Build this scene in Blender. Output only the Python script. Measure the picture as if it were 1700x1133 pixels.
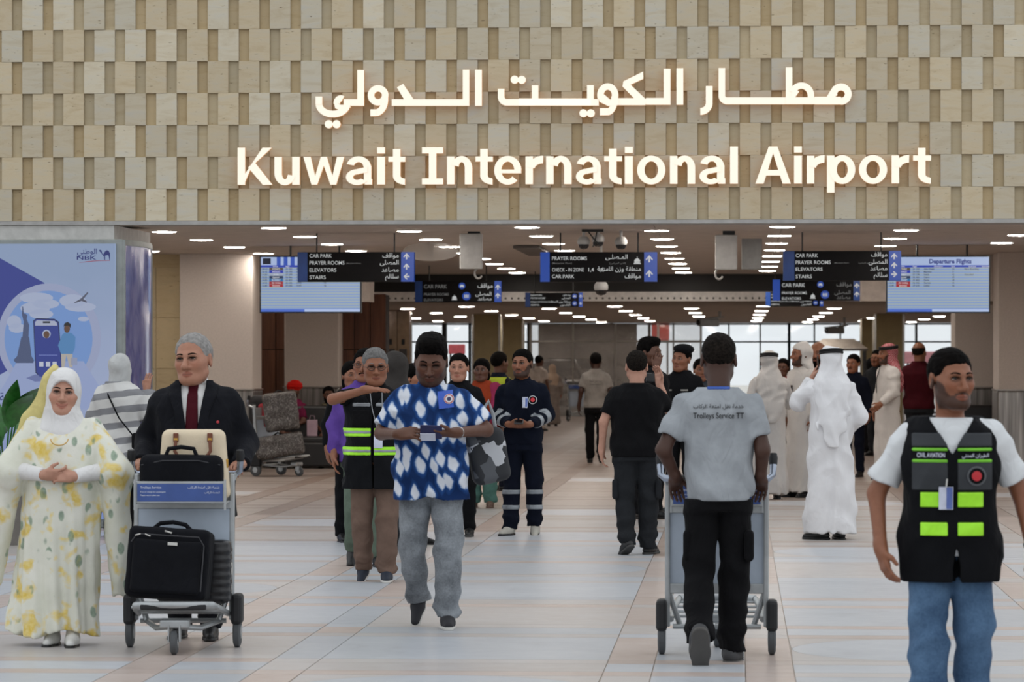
import bpy, bmesh, math, random
import numpy as np
from mathutils import Vector, Matrix

for _o in list(bpy.data.objects):
    bpy.data.objects.remove(_o, do_unlink=True)
SC = bpy.context.scene
COL = SC.collection

# ------------------------------------------------------------------ camera, world, exposure
FPX, CAMH, HOR, VPX = 6000.0, 1.62, 594.0, 1225.0
TH = math.atan((VPX - 850.0) / FPX)
cam_data = bpy.data.cameras.new('camera')
cam_data.sensor_width = 36.0
cam_data.lens = 36.0 * FPX / 1700.0
cam_data.shift_y = (HOR - 566.5) / 1700.0
cam_data.clip_start = 0.5
cam_data.clip_end = 600
cam_data.dof.use_dof = True
cam_data.dof.focus_distance = 26.0
cam_data.dof.aperture_fstop = 7.0
cam = bpy.data.objects.new('camera', cam_data)
cam.location = (0, 0, CAMH)
cam.rotation_euler = (math.pi / 2, 0, TH)
COL.objects.link(cam)
SC.camera = cam

world = bpy.data.worlds.new('overcast_daylight')
SC.world = world
world.use_nodes = True
_bg = world.node_tree.nodes['Background']
# overcast sky: brighter towards the zenith, the same all round
_wt = world.node_tree; _tc = _wt.nodes.new('ShaderNodeTexCoord'); _sx = _wt.nodes.new('ShaderNodeSeparateXYZ'); _rp = _wt.nodes.new('ShaderNodeValToRGB')
_wt.links.new(_tc.outputs['Generated'], _sx.inputs[0]); _wt.links.new(_sx.outputs[2], _rp.inputs[0]); _wt.links.new(_rp.outputs[0], _bg.inputs[0])
_rp.color_ramp.elements[0].color = (.77, .8, .83, 1); _rp.color_ramp.elements[1].color = (.94, .97, 1, 1)
_bg.inputs[1].default_value = 1.3
SC.view_settings.view_transform = 'Standard'
SC.view_settings.look = 'None'
SC.view_settings.gamma = 1.0
SC.view_settings.use_curve_mapping = False
SC.view_settings.exposure = -0.17

# ------------------------------------------------------------------ pixel -> place helpers
_F = np.array([-math.sin(TH), math.cos(TH), 0.0])
_R = np.array([math.cos(TH), math.sin(TH), 0.0])
def ray(px, py):
    return _F + _R * ((px - 850.0) / FPX) + np.array([0, 0, (HOR - py) / FPX])
def floor_at(px, py, z=0.0):
    d = ray(px, py); t = (z - CAMH) / d[2]
    return Vector((d[0] * t, d[1] * t, z))
def at_y(px, py, Y):
    d = ray(px, py); t = Y / d[1]
    return Vector((d[0] * t, Y, CAMH + d[2] * t))

# ------------------------------------------------------------------ colour and materials
def srgb(h):
    if isinstance(h, str):
        h = h.lstrip('#'); c = [int(h[i:i + 2], 16) / 255 for i in (0, 2, 4)]
    else:
        c = [v / 255 for v in h]
    return tuple(v / 12.92 if v <= 0.04045 else ((v + 0.055) / 1.055) ** 2.4 for v in c) + (1.0,)

class NT:
    """small node helper"""
    def __init__(self, name):
        self.m = bpy.data.materials.new(name); self.m.use_nodes = True
        self.t = self.m.node_tree; self.p = self.t.nodes['Principled BSDF']
    def n(self, typ, **kw):
        nd = self.t.nodes.new(typ)
        for k, v in kw.items():
            if k.startswith('i_'):
                key = k[2:]; key = int(key) if key.isdigit() else key
                nd.inputs[key].default_value = v
            else:
                setattr(nd, k, v)
        return nd
    def l(self, a, b):
        self.t.links.new(a, b); return b
    def coord(self, kind='Object', scale=(1, 1, 1), rot=(0, 0, 0)):
        tc = self.n('ShaderNodeTexCoord'); mp = self.n('ShaderNodeMapping')
        mp.inputs['Scale'].default_value = scale; mp.inputs['Rotation'].default_value = rot
        self.l(tc.outputs[kind], mp.inputs[0]); return mp.outputs[0]
    def noise(self, vec, scale=5, detail=4, rough=.6, dist=0):
        nd = self.n('ShaderNodeTexNoise'); nd.inputs['Scale'].default_value = scale
        nd.inputs['Detail'].default_value = detail; nd.inputs['Roughness'].default_value = rough
        nd.inputs['Distortion'].default_value = dist
        if vec is not None: self.l(vec, nd.inputs['Vector'])
        return nd.outputs[0]
    def ramp(self, fac, stops, interp='LINEAR'):
        nd = self.n('ShaderNodeValToRGB'); nd.color_ramp.interpolation = interp
        el = nd.color_ramp.elements
        while len(el) < len(stops): el.new(0.5)
        for e, (p, c) in zip(el, stops):
            e.position = p; e.color = c if len(c) == 4 else (*c, 1)
        self.l(fac, nd.inputs[0]); return nd.outputs[0]
    def mix(self, fac, a, b, blend='MIX'):
        nd = self.n('ShaderNodeMix', data_type='RGBA', blend_type=blend)
        for sock, v in ((nd.inputs[0], fac), (nd.inputs[6], a), (nd.inputs[7], b)):
            if hasattr(v, 'links') or hasattr(v, 'is_linked'): self.l(v, sock)
            else: sock.default_value = v
        return nd.outputs[2]
    def math(self, op, a, b=0.0, clamp=False):
        nd = self.n('ShaderNodeMath', operation=op, use_clamp=clamp)
        for i, v in enumerate((a, b)):
            if hasattr(v, 'is_linked'): self.l(v, nd.inputs[i])
            else: nd.inputs[i].default_value = v
        return nd.outputs[0]
    def bump(self, h, strength=.3, dist=.01):
        nd = self.n('ShaderNodeBump'); nd.inputs['Strength'].default_value = strength
        nd.inputs['Distance'].default_value = dist
        self.l(h, nd.inputs['Height']); self.l(nd.outputs[0], self.p.inputs['Normal'])
    def base(self, c):
        if hasattr(c, 'is_linked'): self.l(c, self.p.inputs['Base Color'])
        else: self.p.inputs['Base Color'].default_value = c
    def set(self, rough=.6, metal=0, spec=.5, sheen=0):
        self.p.inputs['Roughness'].default_value = rough; self.p.inputs['Metallic'].default_value = metal
        self.p.inputs['Specular IOR Level'].default_value = spec; self.p.inputs['Sheen Weight'].default_value = sheen
        return self.m

_MC = {}
def mat(name, col, rough=.6, metal=0, spec=.5, noise=None, bump=None, sheen=0):
    """plain procedural material: colour with a little noise variation and bump"""
    if name in _MC: return _MC[name]
    t = NT(name); c = srgb(col)
    ns, na = noise if noise else (9, .06)
    v = t.coord('Object')
    f = t.noise(v, ns, 3)
    lo = tuple(max(0, x * (1 - na * 2)) for x in c[:3]); hi = tuple(min(1, x * (1 + na * 2)) for x in c[:3])
    t.base(t.ramp(f, [(.3, lo), (.7, hi)]))
    if bump: t.bump(t.noise(v, bump[0], 3), bump[1], .004)
    _MC[name] = t.set(rough, metal, spec, sheen); return _MC[name]
def fabric(name, col, rough=.85, na=.08, ws=420, bs=.25):
    if name in _MC: return _MC[name]
    t = NT(name); c = srgb(col); v = t.coord('Object')
    f = t.noise(v, 6, 4)
    lo = tuple(max(0, x * (1 - na * 2)) for x in c[:3]); hi = tuple(min(1, x * (1 + na * 2)) for x in c[:3])
    t.base(t.ramp(f, [(.3, lo), (.7, hi)]))
    a = t.math('ABSOLUTE', t.math('SUBTRACT', t.noise(t.coord('Object', (1, 1, .55)), 7, 2, .5, 1.4), .5)); b = t.noise(v, ws, 1)
    t.bump(t.math('ADD', t.math('MULTIPLY', a, 3.0), t.math('MULTIPLY', b, .06)), min(1.0, bs * 2.2), .012)
    _MC[name] = t.set(rough, 0, .06, .02); return _MC[name]
def emit(name, col, strength=1.0):
    if name in _MC: return _MC[name]
    t = NT(name); c = srgb(col)
    t.base((0.02, 0.02, 0.02, 1)); t.p.inputs['Emission Color'].default_value = c
    t.p.inputs['Emission Strength'].default_value = strength
    _MC[name] = t.set(.5); return _MC[name]

# ------------------------------------------------------------------ object helpers
def link(name, me, m=None, parent=None, loc=None, rot=None):
    o = bpy.data.objects.new(name, me); COL.objects.link(o)
    if m is not None and me is not None and not me.materials: me.materials.append(m)
    if parent is not None: o.parent = parent
    if loc is not None: o.location = loc
    if rot is not None: o.rotation_euler = rot
    return o
def tag(o, label=None, cat=None, group=None, kind=None):
    if label: o['label'] = label
    if cat: o['category'] = cat
    if group: o['group'] = group
    if kind: o['kind'] = kind
    return o
def thing(name, label, cat, loc=(0, 0, 0), rz=0.0, group=None):
    o = bpy.data.objects.new(name, None); COL.objects.link(o)
    o.location = loc; o.rotation_euler = (0, 0, rz); o.empty_display_size = .1
    return tag(o, label, cat, group)
def copy_tree(o, parent=None):
    c = o.copy(); COL.objects.link(c); c.parent = parent
    for ch in o.children: copy_tree(ch, c)
    return c

class MB:
    """mesh builder: several shapes into one mesh"""
    def __init__(self): self.v = []; self.f = []; self.mi = []; self.cm = 0
    def add(self, vs, fs):
        k = len(self.v); self.v += [tuple(p) for p in vs]; self.f += [tuple(i + k for i in f) for f in fs]
        self.mi += [self.cm] * len(fs); return self
    def box(self, c, s, M=None, bev=0.0):
        x, y, z = s[0] / 2, s[1] / 2, s[2] / 2
        if bev <= 0:
            vs = [(sx * x, sy * y, sz * z) for sx in (-1, 1) for sy in (-1, 1) for sz in (-1, 1)]
            fs = [(0, 1, 3, 2), (4, 6, 7, 5), (0, 4, 5, 1), (2, 3, 7, 6), (0, 2, 6, 4), (1, 5, 7, 3)]
        else:
            bm = bmesh.new(); bmesh.ops.create_cube(bm, size=1)
            for v in bm.verts: v.co = Vector((v.co.x * 2 * x, v.co.y * 2 * y, v.co.z * 2 * z))
            bmesh.ops.bevel(bm, geom=bm.edges[:], offset=min(bev, x * .98, y * .98, z * .98), segments=2, profile=.5, affect='EDGES')
            bm.verts.index_update()
            vs = [tuple(v.co) for v in bm.verts]; fs = [tuple(v.index for v in f.verts) for f in bm.faces]; bm.free()
        M = M or Matrix()
        c = Vector(c)
        return self.add([tuple((M @ Vector(v)) + c) for v in vs], fs)
    def tube(self, pts, r, n=10, cap=True):
        pts = [Vector(p) for p in pts]; m = len(pts)
        rr = r if isinstance(r, (list, tuple)) else [r] * m
        vs = []; up = None
        for i, p in enumerate(pts):
            t = (pts[min(i + 1, m - 1)] - pts[max(i - 1, 0)]).normalized()
            if up is None:
                up = Vector((0, 0, 1)) if abs(t.z) < .9 else Vector((1, 0, 0))
            a = t.cross(up).normalized(); b = a.cross(t).normalized(); up = b
            for k in range(n):
                q = 2 * math.pi * k / n
                vs.append(p + (a * math.cos(q) + b * math.sin(q)) * rr[i])
        fs = [(i * n + k, i * n + (k + 1) % n, (i + 1) * n + (k + 1) % n, (i + 1) * n + k) for i in range(m - 1) for k in range(n)]
        if cap: fs += [tuple(range(n - 1, -1, -1)), tuple((m - 1) * n + k for k in range(n))]
        return self.add(vs, fs)
    def lathe(self, c, prof, axis='Z', n=24, ang=0.0, sweep=2 * math.pi):
        vs = []; m = len(prof)
        full = abs(sweep - 2 * math.pi) < 1e-6; nn = n if full else n + 1
        for (r, h) in prof:
            for k in range(nn):
                q = ang + sweep * k / n
                x, y = r * math.cos(q), r * math.sin(q)
                p = {'Z': (x, y, h), 'X': (h, x, y), 'Y': (x, h, y)}[axis]
                vs.append((p[0] + c[0], p[1] + c[1], p[2] + c[2]))
        fs = []
        for i in range(m - 1):
            for k in range(nn if full else n):
                k2 = (k + 1) % nn
                fs.append((i * nn + k, i * nn + k2, (i + 1) * nn + k2, (i + 1) * nn + k))
        return self.add(vs, fs)
    def prism(self, poly, y0, y1, plane='XZ'):
        n = len(poly)
        def P(a, b, h): return (a, h, b) if plane == 'XZ' else ((a, b, h) if plane == 'XY' else (h, a, b))
        vs = [P(a, b, y0) for a, b in poly] + [P(a, b, y1) for a, b in poly]
        fs = [tuple(range(n)), tuple(range(2 * n - 1, n - 1, -1))] + [(i, (i + 1) % n, n + (i + 1) % n, n + i) for i in range(n)]
        return self.add(vs, fs)
    def mesh(self, name, mats=None, smooth=False):
        me = bpy.data.meshes.new(name); me.from_pydata(self.v, [], self.f)
        bm = bmesh.new(); bm.from_mesh(me); bmesh.ops.recalc_face_normals(bm, faces=bm.faces[:]); bm.to_mesh(me); bm.free()
        for m in (mats or []): me.materials.append(m)
        if mats and len(mats) > 1: me.polygons.foreach_set('material_index', self.mi)
        if smooth: me.shade_smooth(); me.set_sharp_from_angle(angle=math.radians(40))
        return me
    def obj(self, name, m, parent=None, loc=None, rot=None, smooth=False):
        return link(name, self.mesh(name, m if isinstance(m, list) else [m], smooth), None, parent, loc, rot)

# ------------------------------------------------------------------ lettering
_AR = {  # letter: (isolated form code point, number of forms)
 'ا': (0xFE8D, 2), 'ب': (0xFE8F, 4), 'ة': (0xFE93, 2), 'ت': (0xFE95, 4), 'ث': (0xFE99, 4), 'ج': (0xFE9D, 4), 'ح': (0xFEA1, 4),
 'خ': (0xFEA5, 4), 'د': (0xFEA9, 2), 'ذ': (0xFEAB, 2), 'ر': (0xFEAD, 2), 'ز': (0xFEAF, 2), 'س': (0xFEB1, 4), 'ش': (0xFEB5, 4),
 'ص': (0xFEB9, 4), 'ض': (0xFEBD, 4), 'ط': (0xFEC1, 4), 'ظ': (0xFEC5, 4), 'ع': (0xFEC9, 4), 'غ': (0xFECD, 4), 'ف': (0xFED1, 4),
 'ق': (0xFED5, 4), 'ك': (0xFED9, 4), 'ل': (0xFEDD, 4), 'م': (0xFEE1, 4), 'ن': (0xFEE5, 4), 'ه': (0xFEE9, 4), 'و': (0xFEED, 2),
 'ى': (0xFEEF, 2), 'ي': (0xFEF1, 4), 'أ': (0xFE83, 2), 'ـ': (0x640, 0)}
def arabic(s):
    out = []
    for i, ch in enumerate(s):
        if ch not in _AR: out.append(ch); continue
        code, n = _AR[ch]
        if n == 0: out.append(ch); continue
        pv = i > 0 and s[i - 1] in _AR and _AR[s[i - 1]][1] in (4, 0)
        nx = i + 1 < len(s) and s[i + 1] in _AR and n == 4
        if ch == 'ف' and not nx: pv = False
        form = (3 if pv and nx else 1 if pv else 2 if nx else 0)
        out.append(chr(code + form))
    return ''.join(reversed(out))
def text_mesh(s, width=None, height=None, bold=0.0, extrude=0.0, align='LEFT', res=3):
    """flat lettering in the XZ plane facing -Y, baseline z=0; scaled to width (or cap height 0.7em = height)"""
    cu = bpy.data.curves.new('lettering', 'FONT'); cu.body = s; cu.size = 1.0; cu.resolution_u = res
    cu.offset = bold; cu.extrude = extrude
    ob = bpy.data.objects.new('lettering', cu)
    me = bpy.data.meshes.new_from_object(ob)
    bpy.data.objects.remove(ob, do_unlink=True); bpy.data.curves.remove(cu)
    n = len(me.vertices); co = np.zeros(n * 3); me.vertices.foreach_get('co', co); co = co.reshape(-1, 3)
    if n == 0: return me
    x0, x1 = co[:, 0].min(), co[:, 0].max()
    sx = sz = None
    if height: sz = height / 0.72; sx = sz
    if width: sx = width / (x1 - x0); sz = sz or sx
    X = (co[:, 0] - x0) * sx; w = (x1 - x0) * sx
    X -= {'LEFT': 0, 'CENTER': w / 2, 'RIGHT': w}[align]
    out = np.stack([X, -co[:, 2] * sx if extrude == 0 else -co[:, 2], co[:, 1] * sz], 1)
    me.vertices.foreach_set('co', out.ravel()); me.update(); me.materials.clear()
    return me
# ------------------------------------------------------------------ implicit surfaces (for bodies, cloth, bags)
f32 = np.float32
def V3(*a): return np.array(a if len(a) == 3 else a[0], f32)
def smin(a, b, k):
    if k <= 0: return np.minimum(a, b)
    h = np.maximum(k - np.abs(a - b), 0) / k
    return np.minimum(a, b) - h * h * k * f32(.25)
def smax(a, b, k): return -smin(-a, -b, k)
def rc(P, a, b, r1, r2):
    a = V3(a); b = V3(b); ba = b - a; pa = P - a
    h = np.clip(pa @ ba / max(float(ba @ ba), 1e-9), 0, 1)
    q = pa - h[:, None] * ba
    return np.sqrt(np.einsum('ij,ij->i', q, q)) - (r1 + (r2 - r1) * h)
def el(P, c, r, M=None):
    q = P - V3(c)
    if M is not None: q = q @ M
    r = V3(r); a = q / r; b = a / r
    k0 = np.sqrt((a * a).sum(1)); k1 = np.sqrt((b * b).sum(1))
    return k0 * (k0 - 1) / np.maximum(k1, 1e-6)
def rbox(P, c, half, r, M=None):
    q = P - V3(c)
    if M is not None: q = q @ M
    q = np.abs(q) - (V3(half) - r)
    return np.sqrt((np.maximum(q, 0) ** 2).sum(1)) + np.minimum(q.max(1), 0) - r
def loft(P, L, n=2.0):
    """stack of ellipses along z; rows (z, cx, cy, rx, ry)"""
    L = np.array(sorted(L), f32); z = P[:, 2]
    cx, cy, rx, ry = (np.interp(z, L[:, 0], L[:, i]).astype(f32) for i in (1, 2, 3, 4))
    a = np.abs(P[:, 0] - cx) / rx; b = np.abs(P[:, 1] - cy) / ry
    k = (a * a + b * b) ** .5 if n == 2.0 else (a ** n + b ** n) ** (1 / n)
    d = (k - 1) * np.minimum(rx, ry)
    return np.maximum(d, np.maximum(L[0, 0] - z, z - L[-1, 0]))
def rotm(yaw=0, pitch=0, roll=0):
    """columns = local axes in parent; yaw about z, pitch about x (positive: nod down), roll about y (degrees)"""
    M = Matrix.Rotation(math.radians(yaw), 3, 'Z') @ Matrix.Rotation(math.radians(pitch), 3, 'X') @ Matrix.Rotation(math.radians(roll), 3, 'Y')
    return np.array(M, f32)
def wob(P, seed, freq, amp, n=4, aniso=(1, 1, 1)):
    r = np.random.RandomState(seed); o = np.zeros(len(P), f32)
    for i in range(n):
        k = r.normal(size=3) * np.array(aniso); k = k / np.linalg.norm(k) * freq * r.uniform(.6, 1.5) * np.linalg.norm(aniso) / 1.73
        o += np.sin(P @ k.astype(f32) + r.uniform(0, 6.28) + 1.3 * np.sin(P @ (k[[1, 2, 0]] * .6).astype(f32)))
    return o * f32(amp / n)

def ridge(P, seed, freq, amp, n=3, aniso=(1, 1, 1)):
    r = np.random.RandomState(seed); o = np.zeros(len(P), f32)
    for i in range(n):
        k = r.normal(size=3) * np.array(aniso); k = (k / np.linalg.norm(k) * freq * r.uniform(.7, 1.4)).astype(f32)
        k2 = (r.normal(size=3) * freq * .22).astype(f32)
        a = P @ k + 1.6 * np.sin(P @ k2 + r.uniform(0, 6))
        g = .5 + .5 * np.sin(P @ k2[[2, 0, 1]] + r.uniform(0, 6))
        o += (1 - 2 * np.abs(np.sin(a * .5))) * g
    return o * f32(-amp / n)

def surface(fn, lo, hi, h, drop=None):
    """surface nets of fn over a box, evaluated only near the surface"""
    B = 6
    lo = np.array(lo, float); hi = np.array(hi, float)
    nb = np.maximum(np.ceil((hi - lo) / (h * B)).astype(int), 1); n = nb * B
    ax = [np.arange(nb[i]) * B * h + lo[i] + (B - 1) * h / 2 for i in range(3)]
    C = np.stack(np.meshgrid(*ax, indexing='ij'), -1).reshape(-1, 3).astype(f32)
    dc = fn(C)
    D = np.repeat(np.repeat(np.repeat(np.sign(dc).reshape(nb), B, 0), B, 1), B, 2).astype(f32)
    act = np.abs(dc) < h * B * 1.25 + .012
    bi = np.argwhere(act.reshape(nb)) * B
    if len(bi) == 0: return np.zeros((0, 3)), np.zeros((0, 4), int)
    off = np.stack(np.meshgrid(*[np.arange(B)] * 3, indexing='ij'), -1).reshape(-1, 3)
    I = (bi[:, None, :] + off[None]).reshape(-1, 3)
    D[I[:, 0], I[:, 1], I[:, 2]] = fn((I * h + lo).astype(f32))
    S = D < 0
    c = np.zeros(np.array(S.shape) - 1, np.int8)
    for i in (0, 1):
        for j in (0, 1):
            for k in (0, 1):
                c += S[i:n[0] - 1 + i, j:n[1] - 1 + j, k:n[2] - 1 + k]
    A = np.argwhere((c > 0) & (c < 8))
    if len(A) == 0: return np.zeros((0, 3)), np.zeros((0, 4), int)
    num = np.zeros((len(A), 3)); den = np.zeros(len(A))
    corners = [(0, 0, 0), (1, 0, 0), (0, 1, 0), (1, 1, 0), (0, 0, 1), (1, 0, 1), (0, 1, 1), (1, 1, 1)]
    val = [D[A[:, 0] + a, A[:, 1] + b, A[:, 2] + e] for a, b, e in corners]
    for i, j in [(0, 1), (2, 3), (4, 5), (6, 7), (0, 2), (1, 3), (4, 6), (5, 7), (0, 4), (1, 5), (2, 6), (3, 7)]:
        a, b = val[i], val[j]; m = (a < 0) != (b < 0)
        t = np.where(m, a / np.where(m, a - b, 1), 0)
        p = np.array(corners[i]) + t[:, None] * (np.array(corners[j]) - np.array(corners[i]))
        num += p * m[:, None]; den += m
    Vt = (A + num / np.maximum(den, 1)[:, None]) * h + lo
    idx = -np.ones(c.shape, np.int64); idx[A[:, 0], A[:, 1], A[:, 2]] = np.arange(len(A))
    Q = []
    for axis in range(3):
        s0 = [slice(None)] * 3; s1 = [slice(None)] * 3
        s0[axis] = slice(0, -1); s1[axis] = slice(1, None)
        E = np.argwhere(S[tuple(s0)] != S[tuple(s1)])
        u, v = (axis + 1) % 3, (axis + 2) % 3
        E = E[(E[:, u] > 0) & (E[:, v] > 0) & (E[:, u] < n[u] - 1) & (E[:, v] < n[v] - 1)]
        if len(E) == 0: continue
        flip = S[E[:, 0], E[:, 1], E[:, 2]]
        du = np.zeros(3, int); dv = np.zeros(3, int); du[u] = 1; dv[v] = 1
        g = lambda X: idx[X[:, 0], X[:, 1], X[:, 2]]
        q = np.stack([g(E - du - dv), g(E - dv), g(E), g(E - du)], 1)
        q[~flip] = q[~flip][:, ::-1]
        Q.append(q)
    Q = np.concatenate(Q); Q = Q[(Q >= 0).all(1)]
    if drop is not None and len(Q):
        cen = Vt[Q].mean(1); Q = Q[~drop(cen)]
    return Vt, Q
def np_mesh(name, parts, mats, cols=None):
    """parts: list of (verts, quads)"""
    k = 0; Vs = []; Qs = []
    for v, q in parts:
        if len(v) == 0: continue
        Vs.append(v); Qs.append(q + k); k += len(v)
    me = bpy.data.meshes.new(name)
    if not Vs: return me
    Vs = np.concatenate(Vs); Qs = np.concatenate(Qs)
    used = np.zeros(len(Vs), bool); used[Qs.ravel()] = True
    remap = np.cumsum(used) - 1; Vs = Vs[used]; Qs = remap[Qs]
    me.vertices.add(len(Vs)); me.vertices.foreach_set('co', Vs.astype(f32).ravel())
    me.loops.add(Qs.size); me.loops.foreach_set('vertex_index', Qs.ravel().astype(np.int32))
    me.polygons.add(len(Qs)); me.polygons.foreach_set('loop_start', np.arange(0, Qs.size, 4, dtype=np.int32))
    me.polygons.foreach_set('use_smooth', np.ones(len(Qs), bool))
    me.update(calc_edges=True); me.validate()
    for m in (mats if isinstance(mats, list) else [mats]): me.materials.append(m)
    if cols is not None:
        at = me.color_attributes.new('tint', 'FLOAT_COLOR', 'POINT')
        c = cols(Vs.astype(f32)); at.data.foreach_set('color', np.concatenate([c, np.ones((len(c), 1))], 1).astype(f32).ravel())
    return me
def sdf_obj(name, fn, lo, hi, h, m, parent=None, loc=None, rot=None):
    return link(name, np_mesh(name, [surface(fn, lo, hi, h)], m), None, parent, loc, rot)
# ------------------------------------------------------------------ people
def _skin_mat():
    t = NT('skin'); a = t.n('ShaderNodeVertexColor'); a.layer_name = 'tint'
    v = t.coord('Object'); f = t.noise(v, 40, 3)
    t.base(t.mix(1.0, a.outputs[0], t.ramp(f, [(.3, (.9, .88, .86)), (.7, (1, 1, 1))]), 'MULTIPLY'))
    t.bump(t.noise(v, 220, 2), .12, .002)
    return t.set(.48, 0, .4)
SKIN = _skin_mat()
HAIR_BLACK = mat('black_hair', '#0d0b0a', .7, spec=.04, noise=(60, .35), bump=(300, .6))
HAIR_GREY = mat('grey_hair', '#6d6c6b', .7, spec=.1, noise=(50, .16), bump=(300, .6))
HAIR_WHITE = mat('silver_hair', '#908e8c', .7, spec=.1, noise=(50, .14), bump=(300, .6))
HAIR_SHORT = mat('cropped_brown_hair', '#1b1714', .75, spec=.05, noise=(90, .4), bump=(300, .6))
EYE_W = mat('eye_white', '#beb3ab', .35); EYE_D = mat('eye_iris', '#1c120c', .2)
TONE = dict(light='#bb8d79', fair='#ab7b65', tan='#a06c53', brown='#8a5a42', dark='#5d3b2b', deep='#43291e')
REST = dict(aS=(-.172, .01, 1.378), aE=(-.235, .035, 1.14), aW=(-.25, -.03, .9), aH=(.02, -.15, -1), aN=(1, 0, 0), aC=.45,
            bS=(.172, .01, 1.378), bE=(.235, .035, 1.14), bW=(.25, -.03, .9), bH=(-.02, -.15, -1), bN=(-1, 0, 0), bC=.45,
            aP=(-.085, 0, .92), aK=(-.095, -.015, .5), aA=(-.1, .02, .085), aF=(-.12, -1, 0), aT=0,
            bP=(.085, 0, .92), bK=(.095, -.015, .5), bA=(.1, .02, .085), bF=(.12, -1, 0), bT=0)
def _n(v): v = np.array(v, float); return v / np.linalg.norm(v)

def head_d(q, p):
    ax = np.abs(q[:, 0]); m = np.stack([ax, q[:, 1], q[:, 2]], 1)
    fat = p.get('fat', 0.0)
    d = el(q, (0, .016, .036), (.076, .096, .086))
    d = smin(d, el(q, (0, -.026, -.035), (.061 + fat, .064, .084)), .035)
    d = smin(d, rc(m, (.0, -.07, -.092), (.012, -.07, -.092), .024, .022), .03)
    d = smin(d, rc(m, (.046 + fat, -.01, -.06), (.03, -.05, -.085), .02, .02), .03)
    d = smin(d, rc(m, (.04, -.058, -.016), (.05, -.03, -.01), .024, .02), .03)
    d = smin(d, rc(m, (0, -.084, .022), (.04, -.07, .022), .012, .012), .02)
    d = smax(d, -el(m, (.031, -.103, .006), (.02, .018, .013)), .014)
    ns = p.get('nose', 1.0)
    d = smin(d, rc(q, (0, -.086, .014), (0, -.110 - .006 * (ns - 1), -.028), .007, .0125 * ns), .012)
    d = smin(d, rc(m, (.006, -.1, -.031), (.013 * ns, -.094, -.033), .009, .009), .008)
    sm = p.get('smile', 0.0)
    d = smin(d, rc(m, (0, -.0925, -.058), (.02 + sm * .6, -.082, -.061 + sm), .0075, .004), .006)
    d = smin(d, rc(m, (0, -.091, -.0695), (.016 + sm * .6, -.083, -.068 + sm * .6), .0085, .005), .006)
    d = smax(d, -rc(m, (0, -.106, -.0637), (.024 + sm, -.093, -.064 + sm * 1.1), .0028, .002), .004)
    e = el(m, (.079, .014, -.004), (.009, .019, .032), rotm(12, -12, 0))
    e = smax(e, -el(m, (.088, .012, -.0), (.008, .01, .018)), .006)
    return smin(d, e, .008)

HL = {  # hair lines: y -> lowest z
 'short': ([-.11, -.085, -.06, -.045, -.03, -.012, .004, .03, .05, .08, .12], [.074, .067, .058, .045, -.012, -.02, .026, .012, -.045, -.062, -.062]),
 'receding': ([-.11, -.085, -.06, -.045, -.03, -.012, .004, .03, .05, .08, .12], [.098, .088, .078, .055, -.004, -.01, .026, .012, -.045, -.06, -.06]),
 'bald': ([-.11, -.03, -.02, .004, .03, .05, .08, .12], [.2, .2, .03, .026, .012, -.045, -.06, -.06]),
 'long': ([-.11, -.085, -.06, -.04, -.02, .004, .03, .12], [.07, .062, .04, .02, -.02, -.09, -.12, -.14])}
def hair_d(q, style, vol, p):
    st0 = 'short' if style == 'quiff' else style
    edge = q[:, 2] - np.interp(q[:, 1], HL[st0][0], HL[st0][1]).astype(f32)
    d = el(q, (0, .016, .036), (.078, .098, .088)) - vol * np.clip(edge / .05, .1, 1.0)
    if style == 'quiff':
        d = smin(d, el(q, (0, -.045, .105), (.062, .05, .038)), .03)
        d = smin(d, el(q, (0, .02, .1), (.07, .08, .045)), .03)
        style = 'short'
    if style == 'long':
        d = smin(d, el(q, (0, .07, -.05), (.075, .055, .11)), .03)
    hl = HL[style]
    zb = np.interp(q[:, 1], hl[0], hl[1]).astype(f32)
    if style == 'bald': d = np.maximum(d, np.minimum(q[:, 2] - .055, 9))
    d = smax(d, zb - q[:, 2], .008)
    return d + wob(q, 3, 210, .0028)
def beard_d(q, p, kind):
    """shell on the face: 'full', 'goatee', 'stubble' (brows are added by the caller)"""
    t = dict(full=.0045, goatee=.005, moustache=.002, short=.0012)[kind]
    h = head_d(q, p) - t; ax = np.abs(q[:, 0]); z = q[:, 2]
    top = np.interp(ax, [0, .015, .024, .03, .045, .06, .075, .09], [-.073, -.073, -.06, -.056, -.05, -.03, .0, .02]).astype(f32)
    if kind == 'short': top = np.interp(ax, [0, .015, .024, .03, .045, .06, .068, .09], [-.074, -.074, -.066, -.066, -.066, -.05, -.02, .0]).astype(f32)
    if kind == 'goatee': top = np.where(ax > .036, -.2, top).astype(f32)
    r = z - top; r = smax(r, q[:, 1] - np.where(kind == 'goatee', -.04, -.006), .006); r = np.maximum(r, ax - .0705)
    if kind == 'moustache': r = r * 0 + 1
    mo = np.maximum(np.abs(z + .049 + ax * .28) - .0062, ax - .032); mo = np.maximum(np.maximum(mo, q[:, 1] + .05), -.1005 - q[:, 1])
    r = np.minimum(r, mo)
    return smax(h, r, .004) + wob(q, 5, 260, .0009)

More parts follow.
